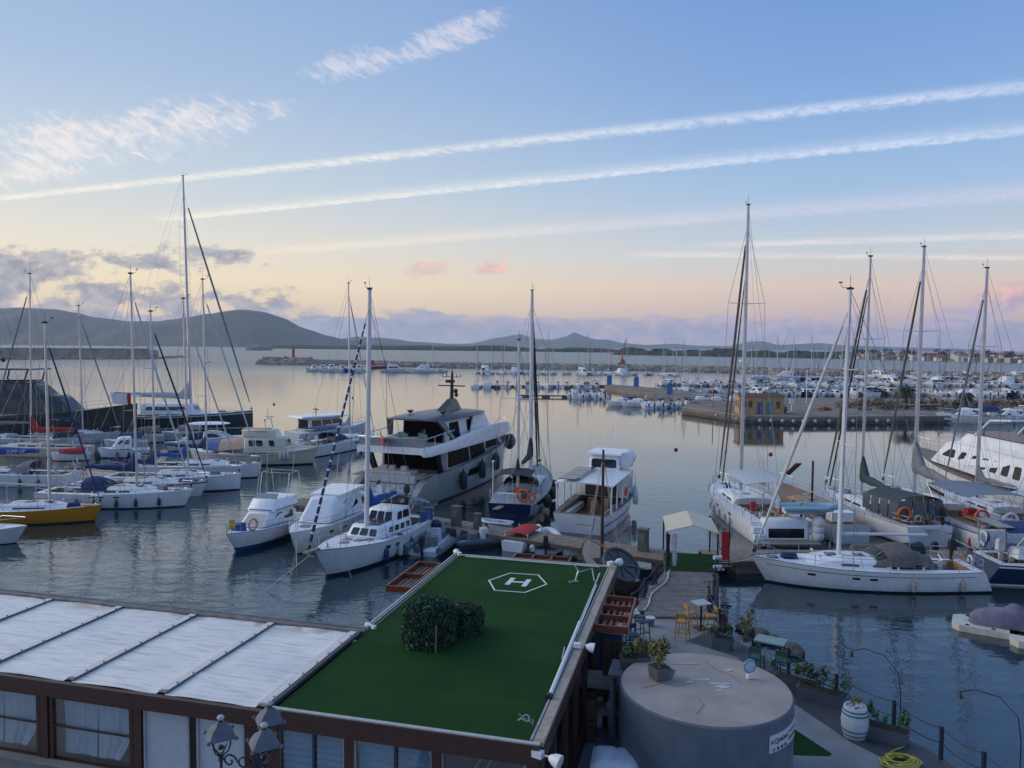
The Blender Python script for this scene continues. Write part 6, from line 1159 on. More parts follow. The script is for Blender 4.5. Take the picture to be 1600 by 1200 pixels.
# ------------------------------------------------------------------ shore town on the right
hm = [M('house_cream', (.55, .48, .38), .85), M('house_white', (.62, .60, .56), .85), M('house_pink', (.46, .36, .32), .85), M('house_tan', (.42, .37, .31), .85)]; rt = M('roof_tile', (.26, .11, .07), .85, var=.25, scale=1.5)
A, B = W(1318, 560.5), W(1660, 569.0); g = G(); rings = []
for i in range(41):
    p = A.lerp(B, i / 40); e = min(1, i / 5); hh = (7 + 2.5 * sin(i * .7) + 1.5 * sin(i * 1.9)) * e
    rings.append([p + V(0, -3, -.5), p + V(0, 0, 1.0), p + V(3, 22, 2.2 + 1.5 * e), p + V(6, 45, hh * .6), p + V(10, 80, hh), p + V(14, 140, hh * .8), p + V(20, 200, -1)])
tag(obj('headland', g.loft(rings, closed=False), M('headland_soil', (.12, .10, .075), .95, var=.35, scale=.08, world=True), None, smooth=60), kind='structure')
def house_mesh(kind, m_):
    g = G(); g.box((0, 0, 2.6), (9, 7, 6.4)); return g
HS = {}
def house(p, w_, d_, h_, rz, wm_, gable, label):
    t = thing('shore_house', label, 'house', p, rz, 'houses of the shore town'); obj('wall', G().box((0, 0, h_ / 2 - .8), (w_, d_, h_ + 1.6)), wm_, t, smooth=0)
    if gable: obj('roof', G().add([(-w_ / 2 - .4, -d_ / 2 - .4, h_), (w_ / 2 + .4, -d_ / 2 - .4, h_), (w_ / 2 + .4, d_ / 2 + .4, h_), (-w_ / 2 - .4, d_ / 2 + .4, h_), (-w_ / 2 - .4, 0, h_ + 2.0), (w_ / 2 + .4, 0, h_ + 2.0)], [(0, 1, 5, 4), (2, 3, 4, 5), (0, 4, 3), (1, 2, 5), (0, 3, 2, 1)]), rt, t, smooth=0)
    else: obj('roof', G().box((0, 0, h_ + .12), (w_ + .3, d_ + .3, .5)), hm[1], t, smooth=0)
    n = max(2, int(w_ / 2.6)); me = SH('window', lambda: G().box((0, 0, 0), (1.1, .12, 1.4)), glassd, 0)
    for fl in range(int(h_ / 2.9)):
        for k in range(n): link('window', me, t, (-w_ / 2 + (k + .5) * w_ / n, -d_ / 2 - .02, 1.5 + fl * 2.9))
r = random.Random(21)
for tier, (off, zz, n, ph) in enumerate(((8, .9, 22, 'in the waterside row of the shore town'), (38, 2.4, 20, 'in the second row of the shore town'), (68, 4.2, 18, 'in the top row of the shore town'))):
    items = []
    for i in range(n):
        p = A.lerp(B, (i + .6 + r.uniform(-.25, .25)) / n); items.append(V(p.x + r.uniform(-2, 2), p.y + off + r.uniform(-5, 5), zz + r.uniform(-.6, .8)))
    items.sort(key=lambda q: q.x / q.y)
    for i, p in enumerate(items):
        c = r.randrange(4); gb = r.random() < .6; fl = r.choice((1, 1, 2)); house(p, r.uniform(7, 13), r.uniform(6, 9), 2.7 * fl + .2, r.uniform(-.2, .2), hm[c], gb, f"{['cream', 'white', 'pink', 'tan'][c]} {'tile roofed' if gb else 'flat roofed'} house, {ORD[i]} from the left {ph}")
g = G(); r = random.Random(8)
for k in range(60):
    p = A.lerp(B, r.random()); foliage(g, (p.x, p.y + r.uniform(15, 100), r.uniform(4, 12)), (r.uniform(3, 6), 3, r.uniform(2, 4)), 60, 1.0, r)
tag(obj('town_trees', g, shore, smooth=0), 'dark tree crowns massed between the houses of the shore town', 'trees', kind='stuff')
# ------------------------------------------------------------------ quay, walkway and terrace (level z = 1)
QZ = 1.0; O = V(-5.3, 17.0, 0); BR = atan2(-.245, .97)
def bl(x, y, z=0.0): return V(O.x + x * cos(BR) - y * sin(BR), O.y + x * sin(BR) + y * cos(BR), z)
paving = M('terrace_concrete', (.22, .225, .235), .85, var=.16, scale=.9, bump=.004, bscale=25, world=True)
edge_px = [(1112, 962), (1128, 986), (1180, 1018), (1236, 1052), (1310, 1096), (1400, 1140), (1474, 1184), (1540, 1226), (1700, 1330)]
EDGE = [W(x, y, QZ) for x, y in edge_px]
quay = [bl(-16, 4.3), bl(.3, 4.3), bl(.3, 12.9), bl(5.9, 12.9), V(4.6, 32.4, 0), V(5.2, 32.7, 0)] + EDGE + [V(24, 4, 0), V(24, -8, 0), V(-24, -8, 0)]
tag(obj('quay', G().prism([(p.x, p.y) for p in quay], -.8, QZ), paving, smooth=0), kind='structure')
def sheet(name, px, z, mat, lift=.004, par=None, kind='structure'):
    g = G(); vs = [W(x, y, z) for x, y in px]; g.add([(p.x, p.y, z + lift) for p in vs], [tuple(range(len(vs)))]); 
    n = sum(((vs[i].x * vs[(i + 1) % len(vs)].y) - (vs[(i + 1) % len(vs)].x * vs[i].y)) for i in range(len(vs)))
    if n < 0: g.f = [tuple(reversed(g.f[0]))]
    return tag(obj(name, g, mat, par, smooth=0), kind=kind)
turf = M('artificial_turf', (.010, .054, .010), .95, var=.38, scale=.55, bump=.012, bscale=90, spec=.15)
deckd = M('terrace_decking_dark', (.055, .062, .075), .6, var=.25, scale=1.5, stretch=(9, 1, 1), bump=.006, bscale=6, world=True)
sheet('terrace_decking', [(1072, 1002), (1112, 984), (1128, 987), (1236, 1053), (1474, 1185), (1540, 1227), (1470, 1230), (1330, 1160), (1238, 1098), (1150, 1026), (1098, 1010)], QZ, deckd)
sheet('turf_patch', [(1002, 1003), (1022, 1002), (1050, 1022), (990, 1030)], QZ, turf, .006); sheet('turf_patch', [(1236, 1136), (1300, 1178), (1296, 1182), (1236, 1180)], QZ, turf, .006)
# plank walkway to the pontoon
wk = thing('walkway', 'grey plank walkway leading from the terrace to the green mat', 'walkway'); wl_, wr_ = (V(5.2, 32.6, 0), V(8.7, 32.5, 0)), (V(8.0, 39.2, 0), V(10.6, 38.9, 0)); n = 40; pm2 = M('walkway_planks', (.17, .155, .145), .85, var=.25, scale=2, bump=.006, bscale=20)
for i in range(n):
    a0, a1 = wl_[0].lerp(wr_[0], i / n), wl_[0].lerp(wr_[0], (i + .93) / n); b0, b1 = wl_[1].lerp(wr_[1], i / n), wl_[1].lerp(wr_[1], (i + .93) / n); z = QZ + random.uniform(-.008, .008); obj('plank', G().prism([(a0.x, a0.y), (b0.x, b0.y), (b1.x, b1.y), (a1.x, a1.y)], z - .05, z), pm2, wk, smooth=0)
for a, b in ((wl_[0], wr_[0]), (wl_[1], wr_[1])): d = (b - a); c = (a + b) / 2; obj('edge_beam', G().box((0, 0, QZ - .2), (d.length, .16, .28)), beam_m, wk, (c.x, c.y, 0), (0, 0, atan2(d.y, d.x)), 0)
for k in (.1, .5, .9):
    for q in (wl_[0].lerp(wr_[0], k), wl_[1].lerp(wr_[1], k)): obj('pile', G().tube([(q.x, q.y, -1), (q.x, q.y, QZ - .05)], .12, 8), beam_m, wk)
t = thing('mat_platform', 'green turf mat on the small platform under the white canopy', 'platform'); pl = [(8.0, 39.3), (10.6, 39.0), (11.4, 42.4), (8.6, 42.8)]; obj('platform', G().prism(pl, .6, QZ - .02), beam_m, t, smooth=0); obj('mat', G().prism([(x + (9.65 - x) * .03, y + (40.8 - y) * .03) for x, y in pl], QZ - .02, QZ + .015), turf, t, smooth=0)
# rope handrails
def rope_rail(pts, label, hgt=.95, name='rope_railing', pm_=None):
    t = thing(name, label, 'railing'); pm_ = pm_ or M('post_dark_blue', (.02, .03, .05), .5)
    for p in pts: obj('post', G().box((p.x, p.y, QZ + hgt / 2), (.09, .09, hgt)), pm_, t)
    for k in (.95, .5): 
        g = G()
        for a, b in zip(pts, pts[1:]): g.tube([a.lerp(b, q / 5) + V(0, 0, QZ + hgt * k - .12 * 4 * (q / 5) * (1 - q / 5) - a.z) for q in range(6)], .018, 5)
        obj('rope', g, roped, t)
    return t
rail_pts = []
for i in range(len(EDGE) - 1):
    a, b = EDGE[i], EDGE[i + 1]; m_ = max(1, round((b - a).length / 1.7))
    for k in range(m_): p = a.lerp(b, k / m_); rail_pts.append(V(p.x - .12, p.y - .08, 0))
rope_rail(rail_pts[:18], 'dark rope railing along the water edge of the terrace')
rope_rail([wl_[0].lerp(wr_[0], k) + V(.05, 0, 0) for k in (0, .33, .66, 1)], 'rope railing on the left side of the plank walkway'); rope_rail([wl_[1].lerp(wr_[1], k) - V(.05, 0, 0) for k in (0, .33, .66, 1)], 'rope railing on the right side of the plank walkway')
a = [wl_[0].lerp(wr_[0], k) + V(.35 + .12 * sin(k * 11), 0, QZ + .03) for k in [i / 14 for i in range(15)]]; tag(obj('mooring_rope', G().tube(a, .035, 6), rope), 'thick pale rope lying along the left edge of the walkway', 'rope')
# canopy
gz = thing('canopy_tent', 'pale gabled canopy on dark posts at the end of the walkway', 'canopy', (9.75, 41.5, 0), radians(-8)); cvm = M('canopy_cloth', (.62, .53, .40), .8, var=.08, scale=2); w_, d_, e, hgt = 1.35, 1.8, 2.9, 3.28
obj('roof', G().add([(-w_, -d_, e), (0, -d_, hgt), (w_, -d_, e), (-w_, d_, e), (0, d_, hgt), (w_, d_, e), (-w_, -d_, e - .05), (0, -d_, hgt - .05), (w_, -d_, e - .05), (-w_, d_, e - .05), (0, d_, hgt - .05), (w_, d_, e - .05)], [(0, 1, 4, 3), (1, 2, 5, 4), (6, 9, 10, 7), (7, 10, 11, 8), (0, 6, 7, 1), (1, 7, 8, 2), (3, 4, 10, 9), (4, 5, 11, 10), (0, 3, 9, 6), (2, 8, 11, 5)]), cvm, gz, smooth=0)
for x in (-w_ + .06, w_ - .06):
    for y in (-d_ + .06, d_ - .06): obj('post', G().box((x, y, 1.95), (.08, .08, 1.9)), black, gz)
for x in (-w_, -w_ + .35): obj('curtain', G().lathe([(.10, 1.05), (.14, 1.5), (.09, 2.0), (.12, 2.7)], (x + .1, -d_ + .12, 0), 8), canvK if x == -w_ else canvL, gz)
t = thing('banner', 'narrow bright red banner standing right of the white canopy', 'banner', (11.25, 39.9, QZ)); obj('panel', G().box((0, 0, 1.15), (.36, .05, 1.5)), M('banner_red', (.45, .015, .02), .6), t); obj('pole', G().tube([(.22, 0, 0), (.22, 0, 2.4)], .03, 6), black, t); obj('foot', G().box((.1, 0, .04), (.5, .4, .08)), black, t)
for k, (x, y, m_, lb) in enumerate(((10.5, 38.5, gel2, 'white life raft roll at the right side of the walkway end'), (10.35, 37.9, gel2, 'pale round buoy hanging on the walkway rail'))): o = obj('float_roll', G().tube([(-.2, 0, 0), (.2, .08, 0)], .11 - .02 * k, 12), m_, None, (x, y, QZ + .9 - .3 * k)); tag(o, lb, 'float')
# bicycles leaning on the right rail
def bicycle(p, rz, label):
    t = thing('bicycle', label, 'bicycle', p, rz); bk = M('bicycle_dark', (.02, .022, .03), .4)
    for x, nm in ((-.52, 'rear_wheel'), (.52, 'front_wheel')): obj(nm, G().tube([(x + .33 * cos(2 * pi * k / 16), 0, .34 + .33 * sin(2 * pi * k / 16)) for k in range(17)], .025, 5, cap=False).tube([(x - .32, 0, .34), (x + .32, 0, .34)], .006, 3).tube([(x, 0, .02), (x, 0, .66)], .006, 3), black, t)
    obj('frame', G().tube([(-.52, 0, .34), (-.1, 0, .32), (.38, 0, .8), (-.18, 0, .82), (-.52, 0, .34)], .022, 5).tube([(-.1, 0, .32), (-.2, 0, .9)], .02, 5).tube([(.52, 0, .34), (.36, 0, .98)], .022, 5), bk, t); obj('saddle', G().box((-.2, 0, .94), (.26, .14, .06)), black, t); obj('handlebar', G().tube([(.3, -.28, 1.0), (.36, 0, 1.02), (.3, .28, 1.0)], .016, 5), bk, t)
bicycle((8.85, 33.8, QZ), 1.25, 'dark bicycle leaning on the walkway rail, nearer of two'); bicycle((9.55, 35.6, QZ), 1.25, 'dark bicycle leaning on the walkway rail, farther of two')
# old boat mast and cable wheel behind the roof corner
p = W(956, 893, .5); t = thing('old_sailboat', 'small dark wooden sailing boat with red brown mast behind the roof corner', 'boat', (p.x - .3, p.y + .6, 0), radians(100)); h = Hull(7.5, 2.3, .9, 1.2, tw=.6, rake=.05); h.build(t, M('hull_dark_wood', (.035, .025, .02), .6), gun=varn); h.deck(t, teakg, (-2.5, .5, .6, .4)); zt = ztop(p.x, p.y, 640); obj('mast', G().tube([(.6, 0, .8), (.6, 0, 4.2), (.6, 0, 6.9)], [.10, .09, .06], 9), M('mast_dark_wood', (.055, .020, .015), .5, var=.3, scale=4), t)
for s in (1, -1):
    for q in (-.4, 0, .5): obj('shroud', G().tube([(.6 + q, s * 1.0, 1.0), (.6, 0, 6.5)], .010, 4), rope, t)
obj('boom', G().tube([(.4, .1, 1.7), (-2.8, .3, 1.9)], .07, 6), varn, t)
p = W(972, 915, 1.0); t = thing('cable_wheel', 'large grey spoked cable wheel tilted behind the roof corner', 'wheel', (p.x, p.y + .4, 1.9), 0); t.rotation_euler = (radians(40), radians(14), radians(20)); t.scale = (.9, .9, .9); wm_ = M('weathered_grey_wood', (.085, .088, .095), .85, var=.25, scale=4)
obj('disc', G().lathe([(.05, -.05), (1.0, -.05), (1.0, .0), (.05, .0)], n=28), wm_, t); obj('rim', G().lathe([(.98, -.12), (1.1, -.12), (1.1, .1), (.98, .1), (.98, -.12)], n=28), wm_, t)
for k in range(8): a = 2 * pi * k / 8; obj('spoke', G().box((.55 * cos(a), .55 * sin(a), .04), (.95, .09, .08), rz=a), wm_, t)
obj('hub', G().lathe([(.18, 0), (.18, .14), (.05, .16)], n=12), wm_, t); obj('stand', G().box((0, -.9, -.5), (1.4, .2, .9)), beam_m, t)
# ------------------------------------------------------------------ pavilion with white and turf roofs
RZ = 4.3; brown = M('frame_brown_paint', (.055, .026, .019), .45, var=.2, scale=3, stretch=(1, 1, 6)); roofw = M('roof_membrane_white', (.62, .63, .65), .55, var=.08, scale=.7, streak=0, bump=.006, bscale=3, dirt=None); alu_r = M('roof_rail_aluminium', (.72, .64, .57), .32, .15, var=.15, scale=3, stretch=(8, 1, 1)); framew0 = M('edge_strip_grey', (.30, .30, .30), .5, var=.2, scale=6); tanm = M('coping_tan', (.36, .30, .24), .7, var=.2, scale=4); conl = M('render_grey', (.20, .205, .21), .9, var=.15, scale=2)
def dirty_roof():
    m = bpy.data.materials.new('roof_membrane'); m.use_nodes = True; t_ = m.node_tree; t_.nodes.clear(); q = NT(t_); tc = q.n('ShaderNodeTexCoord').outputs['Object']
    st = q.noise(q.vm('MULTIPLY', tc, (.6, 5, 1)), 1.6, 5, .62, .3); big = q.noise(tc, .5, 3); rust = q.noise(q.vm('MULTIPLY', tc, (1, 1, 1)), 1.1, 4)
    sy = q.n('ShaderNodeSeparateXYZ', [tc]).outputs[1]
    c = q.mix(q.ss(st, .42, .78), (.84, .79, .72), (.52, .49, .45)); c = q.mix(q.m('MULTIPLY', q.ss(big, .4, .7), .35), c, (.48, .50, .53)); c = q.mix(q.m('MULTIPLY', q.m('MULTIPLY', q.ss(sy, 3.9, 4.6), q.ss(rust, .48, .62)), .6), c, (.33, .20, .10))
    b = q.n('ShaderNodeBsdfPrincipled', {'Base Color': c, 'Roughness': .5}); bn = q.n('ShaderNodeBump', {'Distance': .018, 'Height': q.noise(q.vm('MULTIPLY', tc, (.5, 2.5, 1)), 2.2, 3)}); q.put(b.inputs['Normal'], bn.outputs[0]); t_.links.new(b.outputs[0], q.n('ShaderNodeOutputMaterial').inputs[0]); return m
def turf_roll():
    m = bpy.data.materials.new('turf_rolls'); m.use_nodes = True; t_ = m.node_tree; t_.nodes.clear(); q = NT(t_); tc = q.n('ShaderNodeTexCoord').outputs['Object']; sp = q.n('ShaderNodeSeparateXYZ', [tc]); wob = q.m('ADD', sp.outputs[1], q.m('MULTIPLY', q.noise(tc, .5, 2), .25))
    roll = q.n('ShaderNodeTexWhiteNoise', {'W': q.m('FLOOR', q.m('DIVIDE', wob, 2.0))}, noise_dimensions='1D').outputs[0]; fr = q.m('ABSOLUTE', q.m('SUBTRACT', q.m('FRACT', q.m('DIVIDE', wob, 2.0)), .5)); seam = q.ss(fr, .488, .498)
    big = q.noise(tc, .45, 4, .6); fine = q.noise(q.vm('MULTIPLY', tc, (1, 2.5, 1)), 26, 4, .7)
    c = q.mix(q.ss(big, .35, .68), (.009, .048, .009), (.016, .070, .012)); c = q.mix(q.m('MULTIPLY', roll, .35), c, (.020, .078, .024)); c = q.mix(q.m('MULTIPLY', q.ss(fine, .3, .75), .5), c, (.006, .036, .007)); c = q.mix(q.m('MULTIPLY', q.ss(q.noise(tc, 1.3, 5, .7), .60, .78), .45), c, (.030, .052, .022)); c = q.mix(q.m('MULTIPLY', seam, .6), c, (.003, .014, .004))
    b = q.n('ShaderNodeBsdfPrincipled', {'Base Color': c, 'Roughness': .95, 'Specular IOR Level': .15}); hgt_ = q.m('ADD', q.m('MULTIPLY', q.noise(tc, 110, 3, .7), .012), q.m('MULTIPLY', q.noise(q.vm('MULTIPLY', tc, (.3, 1.6, 1)), 1.5, 3), .03)); bn = q.n('ShaderNodeBump', {'Distance': 1.0, 'Height': hgt_}); q.put(b.inputs['Normal'], bn.outputs[0]); t_.links.new(b.outputs[0], q.n('ShaderNodeOutputMaterial').inputs[0]); return m
PV = thing('pavilion', 'long waterside pavilion with white panel roof and green turf roof', 'building', (O.x, O.y, 0), BR); drm = dirty_roof()
# white roof: stretched panels between rails
for k in range(5):
    x1 = -.42 - 2.62 * k; x0 = x1 - 2.38; g = G(); nx, ny = 12, 16; vs = []
    for j in range(ny + 1):
        for i in range(nx + 1):
            u, v_ = i / nx, j / ny; z = RZ - .02 + .05 * sin(pi * u) ** .6 - .035 * abs(sin(v_ * pi * 7)) * sin(pi * u) + .02 * mnoise.noise((u * 3 + k * 7, v_ * 6, k)); 
            if u < .07 or u > .93: z += .03
            vs.append((x0 + (x1 - x0) * u, -.12 + 4.72 * v_, z))
    g.add(vs, [(j * (nx + 1) + i, j * (nx + 1) + i + 1, (j + 1) * (nx + 1) + i + 1, (j + 1) * (nx + 1) + i) for j in range(ny) for i in range(nx)]); obj('roof_panel', g, drm, PV, smooth=60)
    bm_ = SH('bolt', lambda: G().lathe([(.022, 0), (.022, .02), (.005, .024)], n=6), black, 0)
    for j in range(7): link('bolt', bm_, PV, (x1 + .20, .35 + .66 * j + .05 * sin(j * 3 + k), RZ + .068))
    xr = x1 + .14; o = obj('roof_rail', G().box((xr, 2.3, RZ + .02), (.20, 4.55, .10)), alu_r, PV, smooth=0); obj('rail_lip', G().box((xr + .11, 2.28, RZ + .03), (.022, 4.7, .07)), M('rail_lip_dark', (.10, .10, .11), .5), o, smooth=0); obj('rail_flange', G().box((xr - .13, 2.3, RZ + .0), (.07, 4.6, .05)), M('rail_grey', (.3, .31, .33), .5), o, smooth=0)
obj('back_beam', G().box((-6.9, 4.72, RZ - .06), (13.8, .22, .26)), M('beam_weathered', (.17, .155, .15), .8, var=.3, scale=4), PV, smooth=0); obj('back_cable', G().tube([(-13.5, 4.86, RZ + .08), (-6, 4.87, RZ + .10), (0, 4.85, RZ + .09)], .025, 5), canvG, PV)
obj('fascia', G().box((-6.75, -.2, RZ - .17), (13.5, .14, .36)), brown, PV, smooth=0)
obj('ceiling', G().box((-6.75, 2.3, RZ - .30), (13.4, 4.4, .06)), M('ceiling_dark', (.08, .06, .05), .9), PV, smooth=0)
# turf roof slab
obj('turf_roof', G().box((3.01, 6.6, RZ - .04), (5.92, 13.2, .12)), turf_roll(), PV, smooth=0); obj('roof_slab', G().box((3.01, 6.6, RZ - .22), (6.0, 13.3, .22)), beam_m, PV, smooth=0)
obj('fascia', G().box((3.05, -.12, RZ - .17), (6.2, .14, .42)), brown, PV, smooth=0); obj('front_drip_edge', G().box((3.05, -.1, RZ + .05), (6.2, .10, .035)), M('drip_edge', (.42, .42, .40), .5), PV, smooth=0)
obj('right_coping', G().box((6.1, 6.6, RZ + .02), (.22, 13.3, .10)), tanm, PV, smooth=0); obj('right_coping_cap', G().box((5.94, 6.6, RZ + .05), (.05, 13.2, .05)), framew0, PV, smooth=0); obj('right_fascia', G().box((6.18, 6.6, RZ - .2), (.08, 13.3, .36)), brown, PV, smooth=0)
obj('left_edge_strip', G().box((-.04, 9.0, RZ + .0), (.05, 8.5, .07)), framew0, PV, smooth=0); obj('left_edge_pipe', G().tube([(-.13, 4.9, RZ + .04), (-.13, 13.1, RZ + .05)], .022, 6), alu_r, PV); obj('left_inner_pipe', G().tube([(.12, 4.9, RZ + .06), (.12, 9, RZ + .07), (.12, 13.1, RZ + .06)], .012, 6), framew0, PV); obj('left_dark_flashing', G().box((-.08, 2.3, RZ + .045), (.09, 4.7, .09)), M('flashing_dark', (.05, .055, .07), .6), PV, smooth=0)
obj('back_edge_strip', G().box((3.0, 13.15, RZ + .04), (6.0, .05, .06)), alu_r, PV, smooth=0); obj('back_inner_pipe', G().tube([(.4, 12.9, RZ + .07), (5.6, 12.9, RZ + .07)], .022, 6), alu_r, PV)
# helipad marking: six sides and the letter
wpaint = M('marking_white', (.66, .67, .66), .8, var=.1, scale=6)
c = local(PV, W(810, 911, RZ)); hexp = [local(PV, W(x, y, RZ)) for x, y in ((764, 908), (797, 896.5), (841, 899.5), (854, 914), (820, 927), (773, 923.5))]
hm_ = obj('helipad_marking', G().box((c.x, c.y, RZ + .0225), (.02, .02, .003)), wpaint, PV, smooth=0)
for i in range(6): a, b = hexp[i], hexp[(i + 1) % 6]; d = b - a; m_ = (a + b) / 2; obj('hexagon_side', G().box((m_.x, m_.y, RZ + .0262 + .0006 * i), (d.length + .05, .055, .006), rz=atan2(d.y, d.x)), wpaint, hm_, smooth=0)
hl = [local(PV, W(x, y, RZ)) for x, y in ((792, 914.5), (802, 904), (818, 917.5), (827, 906.5), (797, 909.8), (822.5, 911.5))]
for i, (a, b, w__) in enumerate(((hl[0], hl[1], .17), (hl[2], hl[3], .17), (hl[4], hl[5], .12))): d = b - a; m_ = (a + b) / 2; obj('letter_h_bar', G().box((m_.x, m_.y, RZ + .027 + .001 * i), (d.length, w__, .006), rz=atan2(d.y, d.x)), wpaint, hm_, smooth=0)
# front wall: posts, windows
glz = bpy.data.materials.new('window_clear_glass'); glz.use_nodes = True; tt = glz.node_tree; tt.nodes.clear(); q = NT(tt); mx_ = q.n('ShaderNodeMixShader', [.16, q.n('ShaderNodeBsdfTransparent', {0: (.86, .92, .95)}).outputs[0], q.n('ShaderNodeBsdfGlossy', {'Color': (.8, .8, .8), 'Roughness': .03}).outputs[0]]); tt.links.new(mx_.outputs[0], q.n('ShaderNodeOutputMaterial').inputs[0])
curt = M('curtain_pale', (.74, .76, .78), .9, var=.12, scale=2, stretch=(8, 1, 1)); blind = M('blind_slat_blue', (.34, .50, .62), .6, var=.12, scale=2); framew = M('frame_pale', (.34, .35, .35), .5); boardw = M('board_white', (.40, .46, .50), .5, var=.05); Zt, Zb = RZ - .38, 2.32
def fw(name, x0, x1, kind):
    xc, w__ = (x0 + x1) / 2, x1 - x0; zc_, h__ = (Zt + Zb) / 2, Zt - Zb; o = obj(name, G().box((xc, -.03, Zb - .04), (w__, .12, .06)), brown if kind == 'curtain' else framew, PV, smooth=0)
    fm = brown if kind == 'curtain' else framew; fr = .10 if kind == 'curtain' else .05
    for x in (x0 + fr / 2, x1 - fr / 2): obj('jamb', G().box((x, -.05, zc_), (fr, .08, h__)), fm, o, smooth=0)
    obj('head', G().box((xc, -.05, Zt - fr / 2), (w__, .082, fr)), fm, o, smooth=0)
    if kind == 'curtain':
        obj('pane', G().box((xc, -.03, zc_), (w__ - .18, .012, h__ - .1)), glz, o, smooth=0); obj('glazing_bar', G().box((xc, -.06, zc_ + .02), (w__ - .2, .05, .035)), brown, o, smooth=0)
        for s in (0, 1):
            xa = x0 + w__ * (.10 + .41 * s); xb = xa + w__ * .40; g = G(); n = 24; rows = []
            for j in range(9):
                zz = Zt - .12 - (h__ - .2) * j / 8; pinch = (1 - .35 * s * max(0, (j - 4) / 4) ** 1.5); rows.append([V(xa + (xb - xa) * i / n * pinch, .12 + .009 * sin(i * 1.1 + j * .22) + .02 * sin(i * .31 + j * .4), zz) for i in range(n + 1)])
            obj('curtain', g.loft(rows, closed=False), curt, o, smooth=60)
    elif kind == 'blind':
        obj('pane', G().box((xc, -.02, zc_), (w__ - .1, .012, h__ - .06)), glz, o, smooth=0); obj('mullion', G().box((xc + .05, -.05, zc_), (.05, .06, h__)), M('mullion_dark', (.03, .05, .09), .5), o, smooth=0)
        for s in (0, 1):
            me = SH('slat%d%.2f' % (s, w__), lambda: G().box((0, 0, 0), (w__ / 2 - .1, .012, .135), 0), blind, 0)
            for j in range(10): link('slat', me, o, (xc - w__ / 4 + .03 + s * w__ / 2, .06, Zt - .13 - j * .15), (radians(-32), 0, 0))
    elif kind == 'board': obj('board', G().box((xc, -.03, zc_), (w__ - .08, .03, h__ - .06)), boardw, o, smooth=0)
    else:
        obj('pane', G().box((xc, -.02, zc_), (w__ - .1, .012, h__ - .06)), glz, o, smooth=0)
        for a_, b_ in (((x0 + .1, Zb + .2), (x0 + .9, Zt - .1)), ((x0 + .35, Zb + .1), (x0 + 1.1, Zt - .1))): obj('stay_pole', G().tube([(a_[0], .5, a_[1]), (b_[0], .4, b_[1])], .025, 5), framew, o)
        obj('hanging_pot', G().lathe([(.05, 0), (.2, .05), (.25, .3), (.05, .32)], (xc + .2, .6, Zb + .5), 10), black, o)
for x0, x1, kd in ((-11.5, -9.3, 'curtain'), (-9.1, -6.42, 'curtain'), (-6.12, -3.72, 'curtain'), (-3.42, -2.18, 'board'), (-1.98, -.72, 'board'), (.12, 1.78, 'blind'), (1.98, 3.82, 'blind'), (4.0, 5.86, 'open')): fw('window', x0, x1, kd)
for x in (-12, -9.2, -6.27, -3.57, -.52, .02, 1.88, 3.91): obj('post', G().box((x, -.04, 2.9), (.22 if x not in (-.52, .02) else .3, .16, 2.2)), brown, PV, smooth=0)
obj('gap_shade', G().box((-2.08, -.01, 3.1), (.2, .08, 1.6)), black, PV, smooth=0); obj('corner_post', G().box((6.05, -.04, 2.6), (.34, .24, 3.1)), brown, PV, smooth=0)  # black box stands in for the shade between the two boards
obj('parapet_wall', G().box((-3.3, .0, 1.62), (19.0, .3, 1.25)), conl, PV, smooth=0); obj('sill', G().box((-3.3, -.12, 2.27), (19.0, .34, .06)), concm, PV, smooth=0)
obj('back_wall', G().box((-6.7, 4.3, 2.6), (13.2, .12, 3.1)), M('wall_inner', (.16, .15, .14), .9), PV, smooth=0); obj('floor', G().box((-3.6, 6.5, QZ + .03), (19, 13, .05)), M('floor_tile', (.14, .12, .11), .7), PV, smooth=0)
# right side: glazed bays
for k in range(8):
    y0 = .25 + k * 1.6; obj('side_post', G().box((6.06, y0 + 1.5, 2.5), (.14, .14, 3.2)), brown, PV, smooth=0); o = obj('side_window', G().box((6.06, y0 + .73, QZ + .25), (.1, 1.35, .5)), brown, PV, smooth=0); obj('pane', G().box((6.05, y0 + .73, 2.75), (.012, 1.3, 2.3)), glz, o, smooth=0); obj('sash', G().box((6.07, y0 + .1, 2.75), (.05, .06, 2.4)), framew, o, smooth=0)
obj('back_side_wall', G().box((3.0, 13.0, 2.5), (6.0, .12, 3.2)), brown, PV, smooth=0); obj('left_side_wall', G().box((.1, 8.8, 2.5), (.12, 8.2, 3.2)), brown, PV, smooth=0)
# wooden louvre trays on the roof edge
def tray(p, rz, n, l, w__, label, tilt=0.0):
    t = thing('louvre_tray', label, 'wooden tray', p, rz); t.rotation_euler = (tilt, 0, rz)
    for s in (1, -1): obj('side_board', G().box((0, s * w__ / 2, 0), (n * l + .05, .05, .22)), varn, t, smooth=0)
    for k in range(n + 1): obj('cross_board', G().box((-n * l / 2 + k * l, 0, .001), (.045, w__ - .05, .21)), varn, t, smooth=0)
    sm = M('slat_wood', (.20, .085, .05), .5, var=.25, scale=4)
    for k in range(n):
        for j in range(4): obj('slat', G().box((-n * l / 2 + (k + .5) * l, -w__ / 2 + (j + .9) * w__ / 5, -.06), (l - .06, .09, .025), ry=0), sm, t, smooth=0)
tray(bl(-.62, 10.2, RZ - .02), BR + pi / 2, 2, 1.5, .85, 'red brown wooden tray in two bays outside the left turf roof edge')
tray(bl(6.72, 8.6, RZ - .12), BR + pi / 2, 3, .92, .95, 'red brown wooden tray in three bays outside the right turf roof edge', .0)
tray(bl(3.3, 13.55, RZ - .02), BR, 3, .72, .6, 'red brown wooden tray in three bays behind the back turf roof edge')
